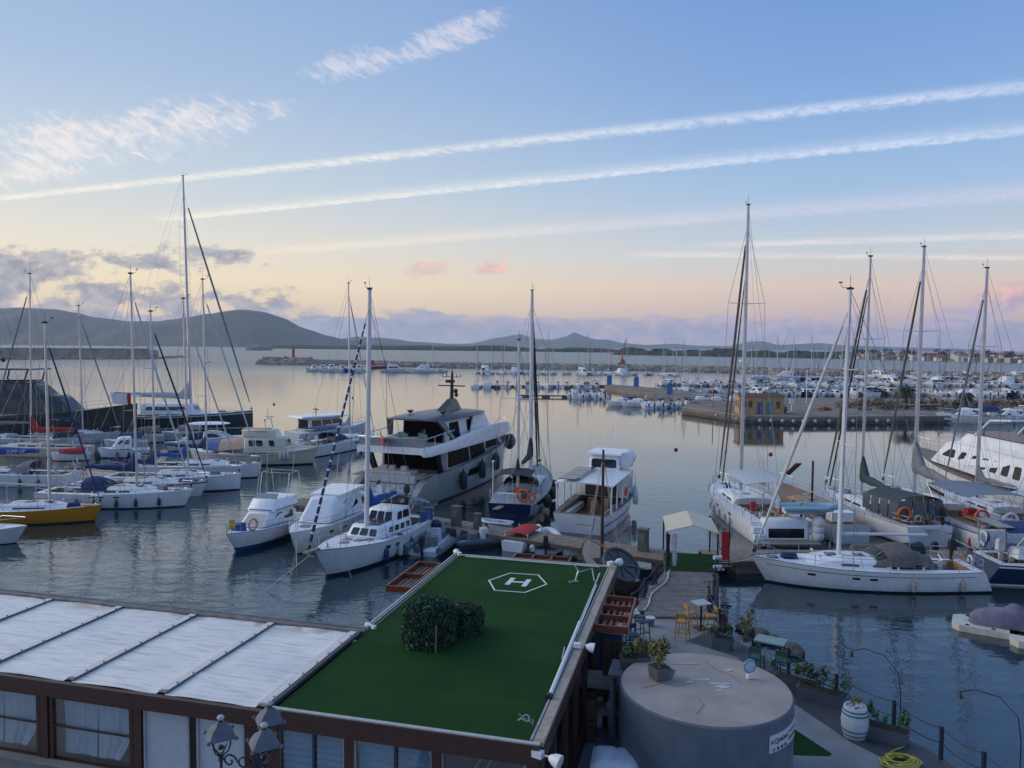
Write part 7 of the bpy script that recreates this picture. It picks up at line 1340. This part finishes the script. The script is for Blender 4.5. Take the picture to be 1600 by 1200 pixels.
# hedge balls on the turf
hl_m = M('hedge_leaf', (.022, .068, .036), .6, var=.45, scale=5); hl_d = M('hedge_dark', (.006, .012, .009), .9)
def hedge(px, py, r_, hh, label, n, seed, stake=False):
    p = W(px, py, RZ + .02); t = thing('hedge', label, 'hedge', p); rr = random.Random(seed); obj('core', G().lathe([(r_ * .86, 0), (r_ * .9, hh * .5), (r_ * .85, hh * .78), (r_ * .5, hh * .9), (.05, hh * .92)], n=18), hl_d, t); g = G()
    for _ in range(n):
        a = rr.uniform(0, 2 * pi); v_ = rr.random(); z = hh * (v_ ** .8); q = r_ * (1.0 if z < hh * .72 else max(.0, 1 - ((z - hh * .72) / (hh * .28)) ** 2.2 * rr.uniform(.4, 1.15))) * rr.uniform(.9, 1.03)
        if z >= hh * .72: q = r_ * sqrt(rr.random()); z = hh * (.72 + .28 * sqrt(max(0, 1 - (q / r_) ** 2.4))) * rr.uniform(.96, 1.03)
        lump = 1 + .16 * mnoise.noise((2.2 * cos(a) + seed, 2.2 * sin(a), z * 2.6)) + .06 * mnoise.noise((7 * cos(a), 7 * sin(a) + seed, z * 7)); q *= lump; z *= (1 + .10 * mnoise.noise((q * 3 * cos(a), q * 3 * sin(a), seed * 5))); c_ = V(q * cos(a), q * sin(a), z + .01); a1 = V(rr.gauss(0, 1), rr.gauss(0, 1), rr.gauss(0, .8)).normalized(); b1 = a1.cross(V(rr.gauss(0, 1), rr.gauss(0, 1), rr.gauss(0, 1))).normalized(); s_ = rr.uniform(.016, .055); g.add([c_ - a1 * s_, c_ + b1 * s_ * .6, c_ + a1 * s_, c_ - b1 * s_ * .6], [(0, 1, 2, 3)])
    obj('foliage', g, hl_m, t, smooth=0)
    if stake: obj('stake', G().tube([(.25, -r_ - .05, 0), (.25, -r_ - .02, hh * .62)], .022, 6), M('stake_wood', (.2, .14, .09), .8), t)
hedge(671, 1003, .70, 1.18, 'tall round clipped hedge with a stake on the turf roof', 11000, 1, True); hedge(729, 986, .48, .74, 'smaller round hedge touching the tall one on the turf roof', 5000, 2)
# floodlights, poles and gear on the roof edge
def flood(p, rz, label, sc=1.0):
    t = thing('floodlight', label, 'floodlight', p, rz); obj('box', G().box((-.16 * sc, 0, .1 * sc), (.26 * sc, .18 * sc, .16 * sc)), plast, t); obj('arm', G().tube([(-.1 * sc, 0, .08), (.2 * sc, 0, .1)], .025 * sc, 6), alu, t); obj('head', G().tube([(.16 * sc, 0, .1 * sc), (.30 * sc, 0, .08 * sc), (.44 * sc, 0, .05 * sc)], [.07 * sc, .15 * sc, .18 * sc], 12), plast, t); obj('lens', G().tube([(.44 * sc, 0, .05 * sc), (.455 * sc, 0, .047 * sc)], .155 * sc, 12), M('lamp_lens', (.5, .55, .6), .15), t)
flood(bl(6.25, -.2, RZ - .2), BR - .3, 'white floodlight at the front right corner of the turf roof', .85); flood(bl(6.2, 5.0, RZ + .1), BR, 'white floodlight halfway along the right roof edge', .75); flood(bl(6.1, 13.0, RZ + .15), BR + .9, 'white floodlight at the back right roof corner', .85); flood(bl(.1, 5.0, RZ + .04), BR + 2.6, 'small white floodlight where white and turf roofs meet', .55); flood(bl(.1, 13.0, RZ + .08), BR + 2.2, 'small white floodlight at the back left roof corner', .7)
for k, (a, b, r_, m_, lb) in enumerate(((W(859, 1087, RZ + .1), W(906, 972, RZ + .14), .05, plast, 'thick white awning roll lying along the right roof edge'), (W(893, 1003, RZ + .1), W(937, 896, RZ + .12), .024, alu, 'long thin grey pole beyond the awning roll'), (W(901, 990, RZ + .12), W(932, 914, RZ + .12), .018, plast, 'thin white pole nearest the roof coping'), (W(878, 1030, RZ + .06), W(882, 1011, RZ + .06), .012, plast, 'short white rod on the turf left of the awning roll'))):
    t = thing('awning_pole', lb, 'pole', a); d = b - a; obj('tube', G().tube([(0, 0, 0), d], r_, 9), m_, t); obj('end_cap', G().tube([d.normalized() * -.12, (0, 0, 0)], r_ * 1.7, 10), black, t)
p = bl(5.0, 11.6, RZ); t = thing('folded_stand', 'grey folded stand lying on the turf near the back right corner', 'stand', p, .3); obj('leg', G().tube([(-.3, -.5, .03), (.15, .3, .15)], .025, 5), steel, t); obj('leg', G().tube([(.15, .3, .15), (.05, .55, .35)], .02, 5), steel, t); obj('plate', G().box((-.35, -.55, .04), (.35, .16, .05)), conc_f, t); obj('brace', G().tube([(.1, .2, .12), (.75, .45, .15), (.35, -.7, .05)], .018, 5), alu, t)
p = bl(5.82, .45, RZ); t = thing('antenna', 'small wire antenna on the front right roof corner', 'antenna', p, .4); obj('boom', G().tube([(.1, .1, .12), (-.22, .1, .38)], .012, 5), framew0, t); obj('stem', G().tube([(.1, .1, 0), (.1, .1, .2)], .016, 5), steel, t)
for k in range(2): obj('loop', G().tube([(-.12 + .02 * k + .13 * cos(2 * pi * i / 12), .1 + .09 * sin(2 * pi * i / 12), .26 + .05 * sin(2 * pi * i / 6)) for i in range(13)], .004, 4, cap=False), plast, t)
# ------------------------------------------------------------------ round tank
TK = V(5.15, 19.85, 0); TR = 2.22; TZ = 3.6; tk_m = M('tank_render_blue_grey', (.115, .145, .185), .85, var=.18, scale=.9, bump=.004, bscale=9, streak=.4, dirt=(.05, .058, .066)); top_m = M('tank_top_screed', (.34, .29, .265), .85, var=.17, scale=.8, bump=.006, bscale=14)
t = thing('tank', 'round blue grey rendered tank with pinkish flat top beside the terrace', 'tank', TK); obj('wall', G().lathe([(TR, QZ - .1), (TR, TZ - .04), (TR - .03, TZ), (TR - .16, TZ + .005)], n=72), tk_m, t); obj('top', G().lathe([(TR - .02, TZ - .05), (TR - .05, TZ + .012), (.02, TZ + .03)], n=72), top_m, t)
for k, (x, y, a, b) in enumerate(((-.1, .35, .32, .05), (.35, .1, .25, .06), (.42, -.05, .18, .09), (-.35, .2, .1, .04), (.9, .95, .15, .05), (-.2, 1.35, .4, .03), (.3, -.3, .08, .06))): obj('paint_splash', G().prism([(x + a * cos(i) * (1 + .5 * sin(i * 3.3 + k)), y + b * sin(i) * (1 + .5 * cos(i * 2.1 + k))) for i in [2 * pi * q / 12 for q in range(12)]], TZ + .026, TZ + .036), M('splash_white', (.45, .47, .47), .8), t, smooth=0)
for k, pts in enumerate((((-1.7, -.2), (-1.1, .1), (-.7, -.05), (-.1, .25), (.2, .2)), ((.4, 1.6), (.55, 1.0), (.9, .6), (1.0, .1)), ((-.6, -1.6), (-.3, -1.1), (-.35, -.7)))): obj('crack', G().tube([(x, y, TZ + .028) for x, y in pts], .005, 4), M('crack_grey', (.10, .085, .08), .9), t)
ang0, ang1 = radians(-80), radians(-26); n = 14; sg = obj('sign', G().loft([[V((TR + d) * cos(ang0 + (ang1 - ang0) * i / n), (TR + d) * sin(ang0 + (ang1 - ang0) * i / n), z) for d, z in ((.035, 3.02), (.035, 3.42), (.008, 3.42), (.008, 3.02))] for i in range(n + 1)] if False else [[V((TR + d) * cos(a), (TR + d) * sin(a), z) for d, z in ((.035, 2.86), (.035, 3.28), (.006, 3.28), (.006, 2.86))] for a in [radians(-62) + radians(34) * i / n for i in range(n + 1)]]), M('sign_white', (.55, .58, .62), .5, var=.04), t, smooth=40)
def sign_text(s, a, z, size, m_): a = radians(a); text(s, size, m_, sg, frame((TR * cos(a) + .045 * cos(a), TR * sin(a) + .045 * sin(a), z), (-sin(a), cos(a), 0), (0, 0, 1)), 'sign_lettering', ext=.003)
inkd = M('ink_dark', (.04, .05, .09), .6); inkg = M('ink_gold', (.20, .16, .08), .6)
for ch, a in zip('A QUADRA', (-60, -58, -56.3, -53.8, -51.4, -49.0, -46.7, -44.4)): sign_text(ch, a, 3.12,   .14 if ch != 'Q' else .18, inkd) if ch != ' ' else None
for a, m_ in ((-58.5, M('dot_teal', (.1, .25, .3), .6)), (-54.5, inkd), (-50.5, inkd), (-46.5, inkd)): a = radians(a); obj('sign_mark', G().box((0, 0, 0), (.02, .075, .06)), m_, sg, ((TR + .04) * cos(a), (TR + .04) * sin(a), 2.93), (0, 0, a), 0)
for a0 in range(-41, -29, 2): a = radians(a0); obj('sign_bar', G().box((0, 0, 0), (.02, .085, .055)), M('sign_bar_blue', (.12, .22, .33), .6), sg, ((TR + .037) * cos(a), (TR + .037) * sin(a), 3.17), (0, 0, a), 0); obj('sign_bar', G().box((0, 0, 0), (.02, .085, .08)), inkg, sg, ((TR + .037) * cos(a), (TR + .037) * sin(a), 3.0), (0, 0, a), 0)
p = W(1171, 1060, TZ + .03); t = thing('round_lamp', 'round blue white lamp on a short foot on the tank rim', 'lamp', p, .3); obj('foot', G().box((0, 0, .06), (.16, .1, .12)), plast, t); obj('stem', G().tube([(0, 0, .1), (0, 0, .22)], .02, 5), plast, t); obj('ring', G().tube([(.17 * cos(2 * pi * k / 18), 0, .34 + .17 * sin(2 * pi * k / 18)) for k in range(19)], .03, 6, cap=False), M('lamp_ring_teal', (.12, .30, .38), .4), t); obj('face', G().tube([(0, -.02, .34), (0, .02, .34)], .15, 18), M('lamp_face', (.40, .52, .60), .3), t)
# potted plants on and by the tank
pl_l = M('plant_leaf_green', (.05, .085, .03), .6, var=.45, scale=6); pl_y = M('plant_leaf_yellow', (.16, .15, .05), .7, var=.4, scale=6); potm = M('pot_grey', (.12, .12, .12), .85, var=.2, scale=5); soil = M('soil', (.03, .022, .016), .95)
def potted(p, label, w__=.4, l=.4, hh=.38, ph=.5, rz=0.0, leaf=None, n=180, seed=1, pm_=None, cat='potted plant', top=1.2, size=.07, name='potted_plant'):
    t = thing(name, label, cat, p, rz); obj('pot', G().box((0, 0, hh / 2), (l / top, w__ / top, hh), top=top), pm_ or potm, t, smooth=0); obj('soil', G().box((0, 0, hh - .0), (l * .9, w__ * .9, .03)), soil, t, smooth=0); r = random.Random(seed); g = G()
    for k in range(max(3, int(n / 30))):
        bx, by = r.uniform(-.4, .4) * l, r.uniform(-.35, .35) * w__; tp = V(bx * 1.5 + r.uniform(-.1, .1), by * 1.5, hh + ph * r.uniform(.6, 1.1)); g.tube([(bx * .6, by * .6, hh), tp], .008, 4); foliage(g, V(bx, by, hh).lerp(tp, .7), (.12, .12, ph * .4), 34, size, r)
    obj('foliage', g, leaf or pl_l, t, smooth=0); return t
potted(W(1030, 1060, TZ + .03), 'potted yellow green shrub on the tank edge, tallest of three', .46, .46, .34, .75, .4, pl_y, 330, 1); potted(W(1003, 1042, 3.4), 'potted spiky plant left of the tall yellow shrub', .4, .4, .34, .5, .2, pl_y, 220, 2); potted(W(983, 1044, 3.35), 'grey trough with a low plant left of the tank top', .45, .5, .36, .28, .1, pl_l, 150, 3)
p = W(1000, 1052, 3.2); t = thing('plant_ledge', 'small boarded ledge carrying pots beside the tank', 'ledge', (p.x - .1, p.y, QZ), BR); obj('board', G().box((0, 0, 2.28), (1.5, 1.1, .08)), M('ledge_board', (.20, .19, .18), .8), t, smooth=0)
for x in (-.65, .65): obj('leg', G().box((x, 0, 1.13), (.1, .9, 2.24)), conl, t, smooth=0)
o = tag(obj('teal_card', G().box((0, 0, 0), (.26, .02, .26), ry=.5), M('card_teal', (.06, .22, .27), .6), None, W(1047, 1052, TZ + .2), (0, 0, .4), 0), 'small teal card leaning on the pot on the tank', 'card')
# yard between pavilion and tank
p = W(940, 1120, 1.4)
t = thing('kitchen_shelf', 'grey two tier stone shelf between the pavilion and the tank', 'shelf', W(938, 1062, 2.55) * 1.0, BR)
t.location.z = QZ
for z, d in ((1.55, 1.0), (.75, .9)): obj('slab', G().box((0, 0, z), (1.3, d, .12)), concm, t, smooth=0)
for x in (-.6, .6): obj('side', G().box((x, 0, .8), (.09, .86, 1.5)), conl, t, smooth=0)
obj('jar', G().lathe([(.08, .82), (.09, .95), (.05, 1.0)], (.3, -.2, 0), 10), gel2, t); obj('hose', G().tube([(-.5, -.45, 1.4), (-.4, -.5, 1.5), (-.55, -.48, 1.0), (-.58, -.46, .2)], .03, 6), black, t)
t = thing('blue_cabinet', 'dark blue double door cabinet under the right wooden tray', 'cabinet', W(945, 1048, 2.55), BR); t.location.z = QZ; t.location.y += .9; obj('carcass', G().box((0, .2, 1.2), (1.3, .5, 2.4)), M('cabinet_blue', (.025, .055, .10), .6), t, smooth=0)
for x in (-.32, .32): o = obj('door', G().box((x, -.07, 1.2), (.6, .04, 2.3)), M('cabinet_door', (.035, .075, .13), .55), t, smooth=0); obj('handle', G().box((x * .25, -.11, 1.25), (.03, .03, .2)), steel, o)
t = thing('timber_fence', 'dark timber screen behind the blue cabinet', 'screen', bl(7.3, 7.6, QZ), BR)
for k in range(9): obj('board', G().box((-.75 + k * .19, 0, 1.35), (.17, .05, 2.7)), brown, t, smooth=0)
obj('rail', G().box((0, .05, 2.3), (1.75, .06, .1)), brown, t, smooth=0)
t = thing('wooden_crate', 'tall brown wooden planter box beside the glazed wall', 'crate', W(918, 1152, QZ), BR + .1); cw = M('crate_wood', (.13, .075, .04), .8, var=.3, scale=4)
for s in (1, -1):
    for k in range(6): obj('board', G().box((0, s * .26, .15 + k * .2), (.5, .03, .18)), cw, t, smooth=0); obj('board', G().box((s * .25, 0, .15 + k * .2), (.03, .5, .18)), cw, t, smooth=0)
obj('bottom', G().box((0, 0, .5), (.46, .46, .03)), cw, t, smooth=0)
p = W(961, 1192, 1.9); t = thing('ice_bin', 'teal tub with domed white plastic lid at the bottom edge', 'tub', (p.x, p.y - .1, QZ), BR + .05); tq = M('tub_teal', (.03, .17, .20), .5); obj('tub', G().box((0, 0, .5), (1.05, .95, 1.0), top=1.05), tq, t); g = G(); nn = 14; vs = []
for j in range(nn + 1):
    for i in range(nn + 1): u, v_ = i / nn * 2 - 1, j / nn * 2 - 1; vs.append((u * .60, v_ * .55, 1.03 + .17 * max(0, (1 - abs(u) ** 4) * (1 - abs(v_) ** 4)) ** .6 - .04 * exp(-(u / .08) ** 2) * (v_ > -.5)))
g.add(vs, [(j * (nn + 1) + i, j * (nn + 1) + i + 1, (j + 1) * (nn + 1) + i + 1, (j + 1) * (nn + 1) + i) for j in range(nn) for i in range(nn)]); obj('lid', g, M('lid_white', (.62, .66, .72), .35, var=.04), t, smooth=60); obj('lid_rim', G().box((0, 0, 1.0), (1.22, 1.12, .06)), M('lid_white', (.62, .66, .72)), t)
p = W(1020, 1185, 1.6); o = obj('plywood_sheet', G().box((0, 0, .85), (.9, .03, 1.7)), M('plywood_worn', (.20, .17, .12), .8, var=.2, scale=3), None, (p.x, p.y + .35, QZ), (radians(-14), 0, .5), 0); tag(o, 'worn plywood sheet leaning behind the teal tub', 'plywood sheet')
p = W(1077, 1175, 2.0); t = thing('menu_stand', 'white tilted menu board on a dark post in front of the tank', 'menu stand', (p.x, p.y, QZ), .25); obj('post', G().tube([(0, 0, 0), (0, 0, 1.05)], .03, 6), black, t); obj('base', G().lathe([(.2, 0), (.2, .03), (.04, .05)], n=12), black, t); o = obj('board', G().box((0, 0, 0), (.5, .4, .03)), M('menu_white', (.55, .60, .70), .5, var=.04), t, (0, 0, 1.1), (radians(38), 0, -.3), 0); obj('clip', G().box((-.2, .16, .02), (.05, .04, .01)), inkd, o); obj('clip', G().box((.2, -.1, .02), (.05, .07, .01)), inkd, o)
p = W(1062, 1195, 1.5); t = thing('broom', 'broom leaning against the tank wall', 'broom', (p.x - .15, p.y + .5, QZ), .0); obj('handle', G().tube([(-.3, -.1, .1), (.15, .25, 1.75)], .018, 6), M('broom_red', (.25, .06, .06), .5), t); obj('head', G().box((-.32, -.1, .08), (.35, .1, .16)), black, t)
# ------------------------------------------------------------------ terrace furniture
ylw = M('chair_ochre', (.36, .20, .035), .5, var=.1); blu = M('stool_blue', (.012, .05, .10), .5, var=.1); grn = M('chair_green', (.03, .085, .06), .5, var=.1); tabw = M('table_top_pale', (.34, .40, .40), .5, var=.06)
def bar_chair(p, rz, m_, label, hh=.75, back=.35, grp=None):
    t = thing('bar_chair', label, 'bar chair', p, rz, grp); obj('seat', G().box((0, 0, hh), (.42, .42, .045)), m_, t); s_ = .19
    for x in (1, -1):
        for y in (1, -1): obj('leg', G().tube([(x * (s_ + .04), y * (s_ + .04), 0), (x * s_, y * s_, hh)], .022, 5), m_, t)
    for x in (1, -1): obj('footrest', G().box((x * .215, 0, .3), (.025, .42, .03)), m_, t); obj('footrest', G().box((0, x * .215, .36), (.42, .025, .03)), m_, t)
    if back:
        obj('backrest', G().box((0, .2, hh + back * .75), (.42, .03, back * .5)), m_, t)
        for x in (1, -1): obj('back_post', G().tube([(x * .19, .19, hh), (x * .19, .21, hh + back)], .02, 5), m_, t)
    return t
def W1(x, y): return W(x, y, QZ)
bar_chair(W1(1066, 1000), 2.6, ylw, 'ochre bar chair nearest the viewer at the small white table'); bar_chair(W1(1078, 985), 1.9, ylw, 'ochre bar chair left behind the small white table'); bar_chair(W1(1110, 990), -1.5, ylw, 'ochre bar chair right of the small white table')
def hi_table(p, rz, label, m_top, m_leg, sz=(.62, .62), hh=1.08):
    t = thing('bar_table', label, 'bar table', p, rz); obj('top', G().box((0, 0, hh), (*sz, .04)), m_top, t); obj('column', G().tube([(0, 0, .03), (0, 0, hh)], .045, 8), m_leg, t); obj('base', G().box((0, 0, .025), (.45, .45, .05)), m_leg, t)
hi_table(W1(1095, 982), .35, 'small square white bar table among the ochre chairs', tabw, black); bar_chair(W1(1003, 1000), .4, blu, 'dark blue bar stool with low back nearest the walkway'); bar_chair(W1(988, 1022), .2, blu, 'dark blue bar stool partly behind the wooden tray'); hi_table(W1(985, 998), .1, 'small pale bar table beside the blue stools', tabw, blu)
o = thing('metal_pail', 'small grey pail on the terrace by the walkway step', 'pail', W1(1016, 978)); obj('body', G().lathe([(.14, 0), (.19, .34), (.17, .34), (.13, .05)], n=14), conc_f, o); obj('rim', G().lathe([(.185, .32), (.205, .33), (.205, .36), (.185, .36)], n=14), steel, o)
o = thing('walkway_step', 'pale timber step at the foot of the plank walkway', 'step', V(6.9, 32.35, QZ), -.02); obj('tread', G().box((0, 0, .07), (3.5, .35, .14)), pm2, o, smooth=0); obj('nosing', G().box((0, -.19, .1), (3.5, .04, .06)), tanm, o, smooth=0)
t = thing('green_table', 'dark green table with pale top beside the railing', 'table', W1(1203, 1042), -.55); obj('top', G().box((0, 0, .98), (1.05, .72, .045)), M('table_top_green', (.20, .30, .27), .5, var=.08), t)
for x in (-.42, .42):
    for y in (-.28, .28): obj('leg', G().tube([(x, y, 0), (x, y, .97)], .03, 5), grn, t)
bar_chair(W1(1182, 1052), 2.5, grn, 'dark green chair left of the green table', .6, .4); bar_chair(W1(1222, 1058), 2.6, grn, 'dark green chair in front of the green table', .6, .4)
trough = M('trough_grey_blue', (.085, .105, .13), .75, var=.12, scale=3)
def edge_pot(px, py, l, label, seed, leaf=pl_l, ph=.5, rz=-.62, w__=.45): potted(W1(px, py), label, w__, l, .42, ph, rz, leaf, 320, seed, trough, 'planter', 1.15, .06, 'planter')
edge_pot(1129, 1012, .75, 'small grey trough with a bushy plant near the ochre chairs', 11); edge_pot(1243, 1080, 1.5, 'long grey trough right of the green table, first along the railing', 12, pl_l, .6); edge_pot(1285, 1098, 1.6, 'long grey trough, second along the railing before the barrel', 13, pl_l, .75); edge_pot(1386, 1158, 1.2, 'grey trough with a dense green bush right of the barrel', 14, M('plant_bright', (.03, .10, .025), .6, var=.4, scale=6), .6)
potted(W1(1165, 1002), 'tall thin reed plant on the rocks behind the railing', .3, .3, .2, 1.1, 0, pl_y, 150, 15)
p = W1(1335, 1150); t = thing('barrel', 'white barrel with teal hoops planted with a thin dry shrub', 'barrel', p); t.scale = (.84, .84, .84); obj('staves', G().lathe([(.36, 0), (.43, .25), (.465, .55), (.43, .85), (.37, 1.1), (.33, 1.1), (.33, 1.02), (.02, 1.0)], n=24), M('barrel_white', (.52, .56, .60), .5, var=.08, streak=.2), t)
for z, r_ in ((.14, .402), (.3, .445), (.86, .434), (.98, .404)): obj('hoop', G().lathe([(r_, z - .025), (r_ + .008, z - .025), (r_ + .006, z + .025), (r_, z + .025)], n=24), M('hoop_teal', (.03, .17, .24), .5), t)
g = G(); r = random.Random(3)
for k in range(5): a = k * 1.3; g.tube([(.05 * cos(a), .05 * sin(a), 1.0), (.12 * cos(a), .12 * sin(a), 1.2), (.2 * cos(a), .2 * sin(a), 1.35 + .3 * r.random())], .008, 4); foliage(g, (.14 * cos(a), .14 * sin(a), 1.28), (.08, .08, .12), 24, .05, r)
obj('dry_shrub', g, pl_y, t); obj('stones', foliage(G(), (0, 0, 1.02), (.25, .25, .03), 60, .05, r), plast, t, smooth=0)
def arc_lamp(px, py, label, hh=2.0, reach=1.3, rz=2.6):
    t = thing('arc_lamp', label, 'lamp', W1(px, py), rz); obj('pole', G().tube([(0, 0, 0), (0, 0, hh * .55), (.08, 0, hh * .8), (.35 * reach, 0, hh * .98), (.75 * reach, 0, hh * 1.02), (reach, 0, hh * .97)], .014, 6), black, t); obj('lamp_shade', G().lathe([(.02, 0), (.03, -.05), (.09, -.16), (.02, -.17)], (reach, 0, hh * .97), 10), black, t); obj('foot', G().lathe([(.14, 0), (.14, .04), (.03, .06)], n=10), black, t)
arc_lamp(1405, 1162, 'dark arched lamp bending left over the water beside the bush', 2.6, 1.35, 2.7); arc_lamp(1592, 1240, 'dark arched lamp at the bottom right corner', 2.5, 1.4, 2.7)
p = W1(1408, 1196); t = thing('hose_coil', 'coiled yellow hose on the decking at the bottom edge', 'hose', p); g = G(); r = random.Random(4); pts = []
for k in range(150): a = k * .42; q = .46 + .14 * sin(k * .37) * r.random() - .0012 * k; pts.append((q * cos(a) * 1.15, q * sin(a) * .8, .03 + .0011 * k + .015 * r.random()))
obj('coil', g.tube(pts, .022, 5), M('hose_yellow', (.42, .38, .06), .5, var=.15), t); obj('loose_end', G().tube([(-.2, .45, .05), (.2, .75, .04), (.6, .95, .04)], .022, 5), M('hose_yellow', (.42, .38, .06)), t); obj('nozzle', G().tube([(.6, .95, .04), (.75, 1.0, .05)], [.03, .02], 6), black, t)
# rocks at the water's edge
rk = M('shore_rock', (.09, .085, .08), .9, var=.35, scale=2, bump=.03, bscale=6); r = random.Random(9)
for k, (px, py, s_) in enumerate(((1172, 986, .38), (1190, 992, .5), (1207, 1000, .42), (1240, 1016, .55), (1185, 1000, .36), (1226, 1010, .34), (1158, 980, .3))):
    p = W(px, py, .1); g = G(); rings = [[(s_ * (sin(pi * i / 6) * cos(a)) * r.uniform(.8, 1.15), s_ * .8 * sin(pi * i / 6) * sin(a) * r.uniform(.8, 1.15), -s_ * .55 * cos(pi * i / 6)) for a in [2 * pi * j / 9 for j in range(9)]] for i in (.15, 1.2, 2.5, 3.7, 4.9, 5.8)]; o = obj('shore_rock', g.loft(rings), rk, None, p, (r.uniform(-.2, .2), 0, r.uniform(0, 6)), 0); tag(o, f"dark boulder at the terrace edge, {ORD[k]} laid of the heap by the green table", 'rock', 'boulders at the terrace edge'); o['label'] = f"dark boulder, {ORD[sorted((1172, 1190, 1207, 1240, 1185, 1226, 1158)).index(px)]} from the left in the heap by the green table"
# ------------------------------------------------------------------ triple street lamp in the foreground
iron = M('cast_iron_blue_black', (.016, .022, .034), .5, var=.2); hood_m = M('lamp_hood_weathered', (.10, .115, .145), .7, var=.2, scale=5); drop_m = M('finial_white', (.45, .44, .42), .8, var=.2, scale=8)
P0 = at(400, 1185, 12.6); t = thing('street_lamp', 'ornate iron street lamp with three lanterns at the bottom left', 'street lamp', (P0.x, P0.y, QZ)); zb = P0.z - QZ
obj('post', G().lathe([(.25, -1.2), (.22, .2), (.1, .5), (.075, zb - .4), (.1, zb - .35), (.06, zb + .1), (.03, zb + .25)], n=14), iron, t)
def lantern(px, py, y):
    q = at(px, py, y) - Vector(t.location); o = obj('lantern', G().lathe([(.045, -.22), (.07, -.20), (.035, -.16)], q, 10), iron, t); s_ = .22
    hd = [[q + V(a * k, b * k, z) for a, b in ((-1, -1), (1, -1), (1, 1), (-1, 1))] for k, z in ((s_, -.0), (s_ * .9, .025), (s_ * .60, .15), (s_ * .34, .20), (s_ * .24, .25))]; R_ = Matrix.Rotation(.5, 3, 'Z'); hd = [[q + R_ @ (p_ - q) for p_ in r_] for r_ in hd]; obj('hood', G().loft(hd), hood_m, o, smooth=30)
    for c_ in hd[0]: obj('hood_tip', G().lathe([(.014, 0), (.035, .02), (.025, .055), (.008, .07)], c_ - V(0, 0, .02), 6), hood_m, o)
    obj('finial', G().sphere(q + V(0, 0, .315), .062, 10, 6, sc=(1, 1, .75)), drop_m, o); obj('neck', G().tube([q + V(0, 0, .24), q + V(0, 0, .28)], .036, 8), iron, o)
    for k in range(4): a = .5 + pi / 4 + k * pi / 2; d = V(cos(a), sin(a), 0); obj('frame_rib', G().tube([q + d * .19, q + d * .185 - V(0, 0, .13), q + d * .135 - V(0, 0, .24), q + d * .04 - V(0, 0, .31)], .014, 6), iron, o)
    obj('cup', G().lathe([(.02, -.44), (.05, -.40), (.035, -.36), (.07, -.31), (.02, -.30)], q, 10), iron, o); return q
L1 = lantern(345, 1150, 12.6); L2 = lantern(421, 1126, 13.4); L3 = lantern(413, 1163, 12.1)
for q in (L1, L2):
    a = q + V(0, 0, -.42); b = V(0, 0, zb - .15); m_ = a.lerp(b, .5) + V(0, 0, -.25); obj('arm', G().tube([a, a + V(0, 0, -.2), m_, b], .03, 7), iron, t); c_ = a.lerp(b, .45) + V(0, 0, .02)
    for k, s_ in ((0, 1), (1, -1)): obj('scroll', G().tube([c_ + (b - a).normalized() * (.13 * cos(w__) * (1 - w__ / 9) + .12 * s_) + V(0, 0, .13 * sin(w__) * (1 - w__ / 9)) for w__ in [i * .5 for i in range(15)]], .016, 5), iron, t)
obj('arm', G().tube([L3 + V(0, 0, -.42), V(0, 0, zb - .5)], .035, 7), iron, t)
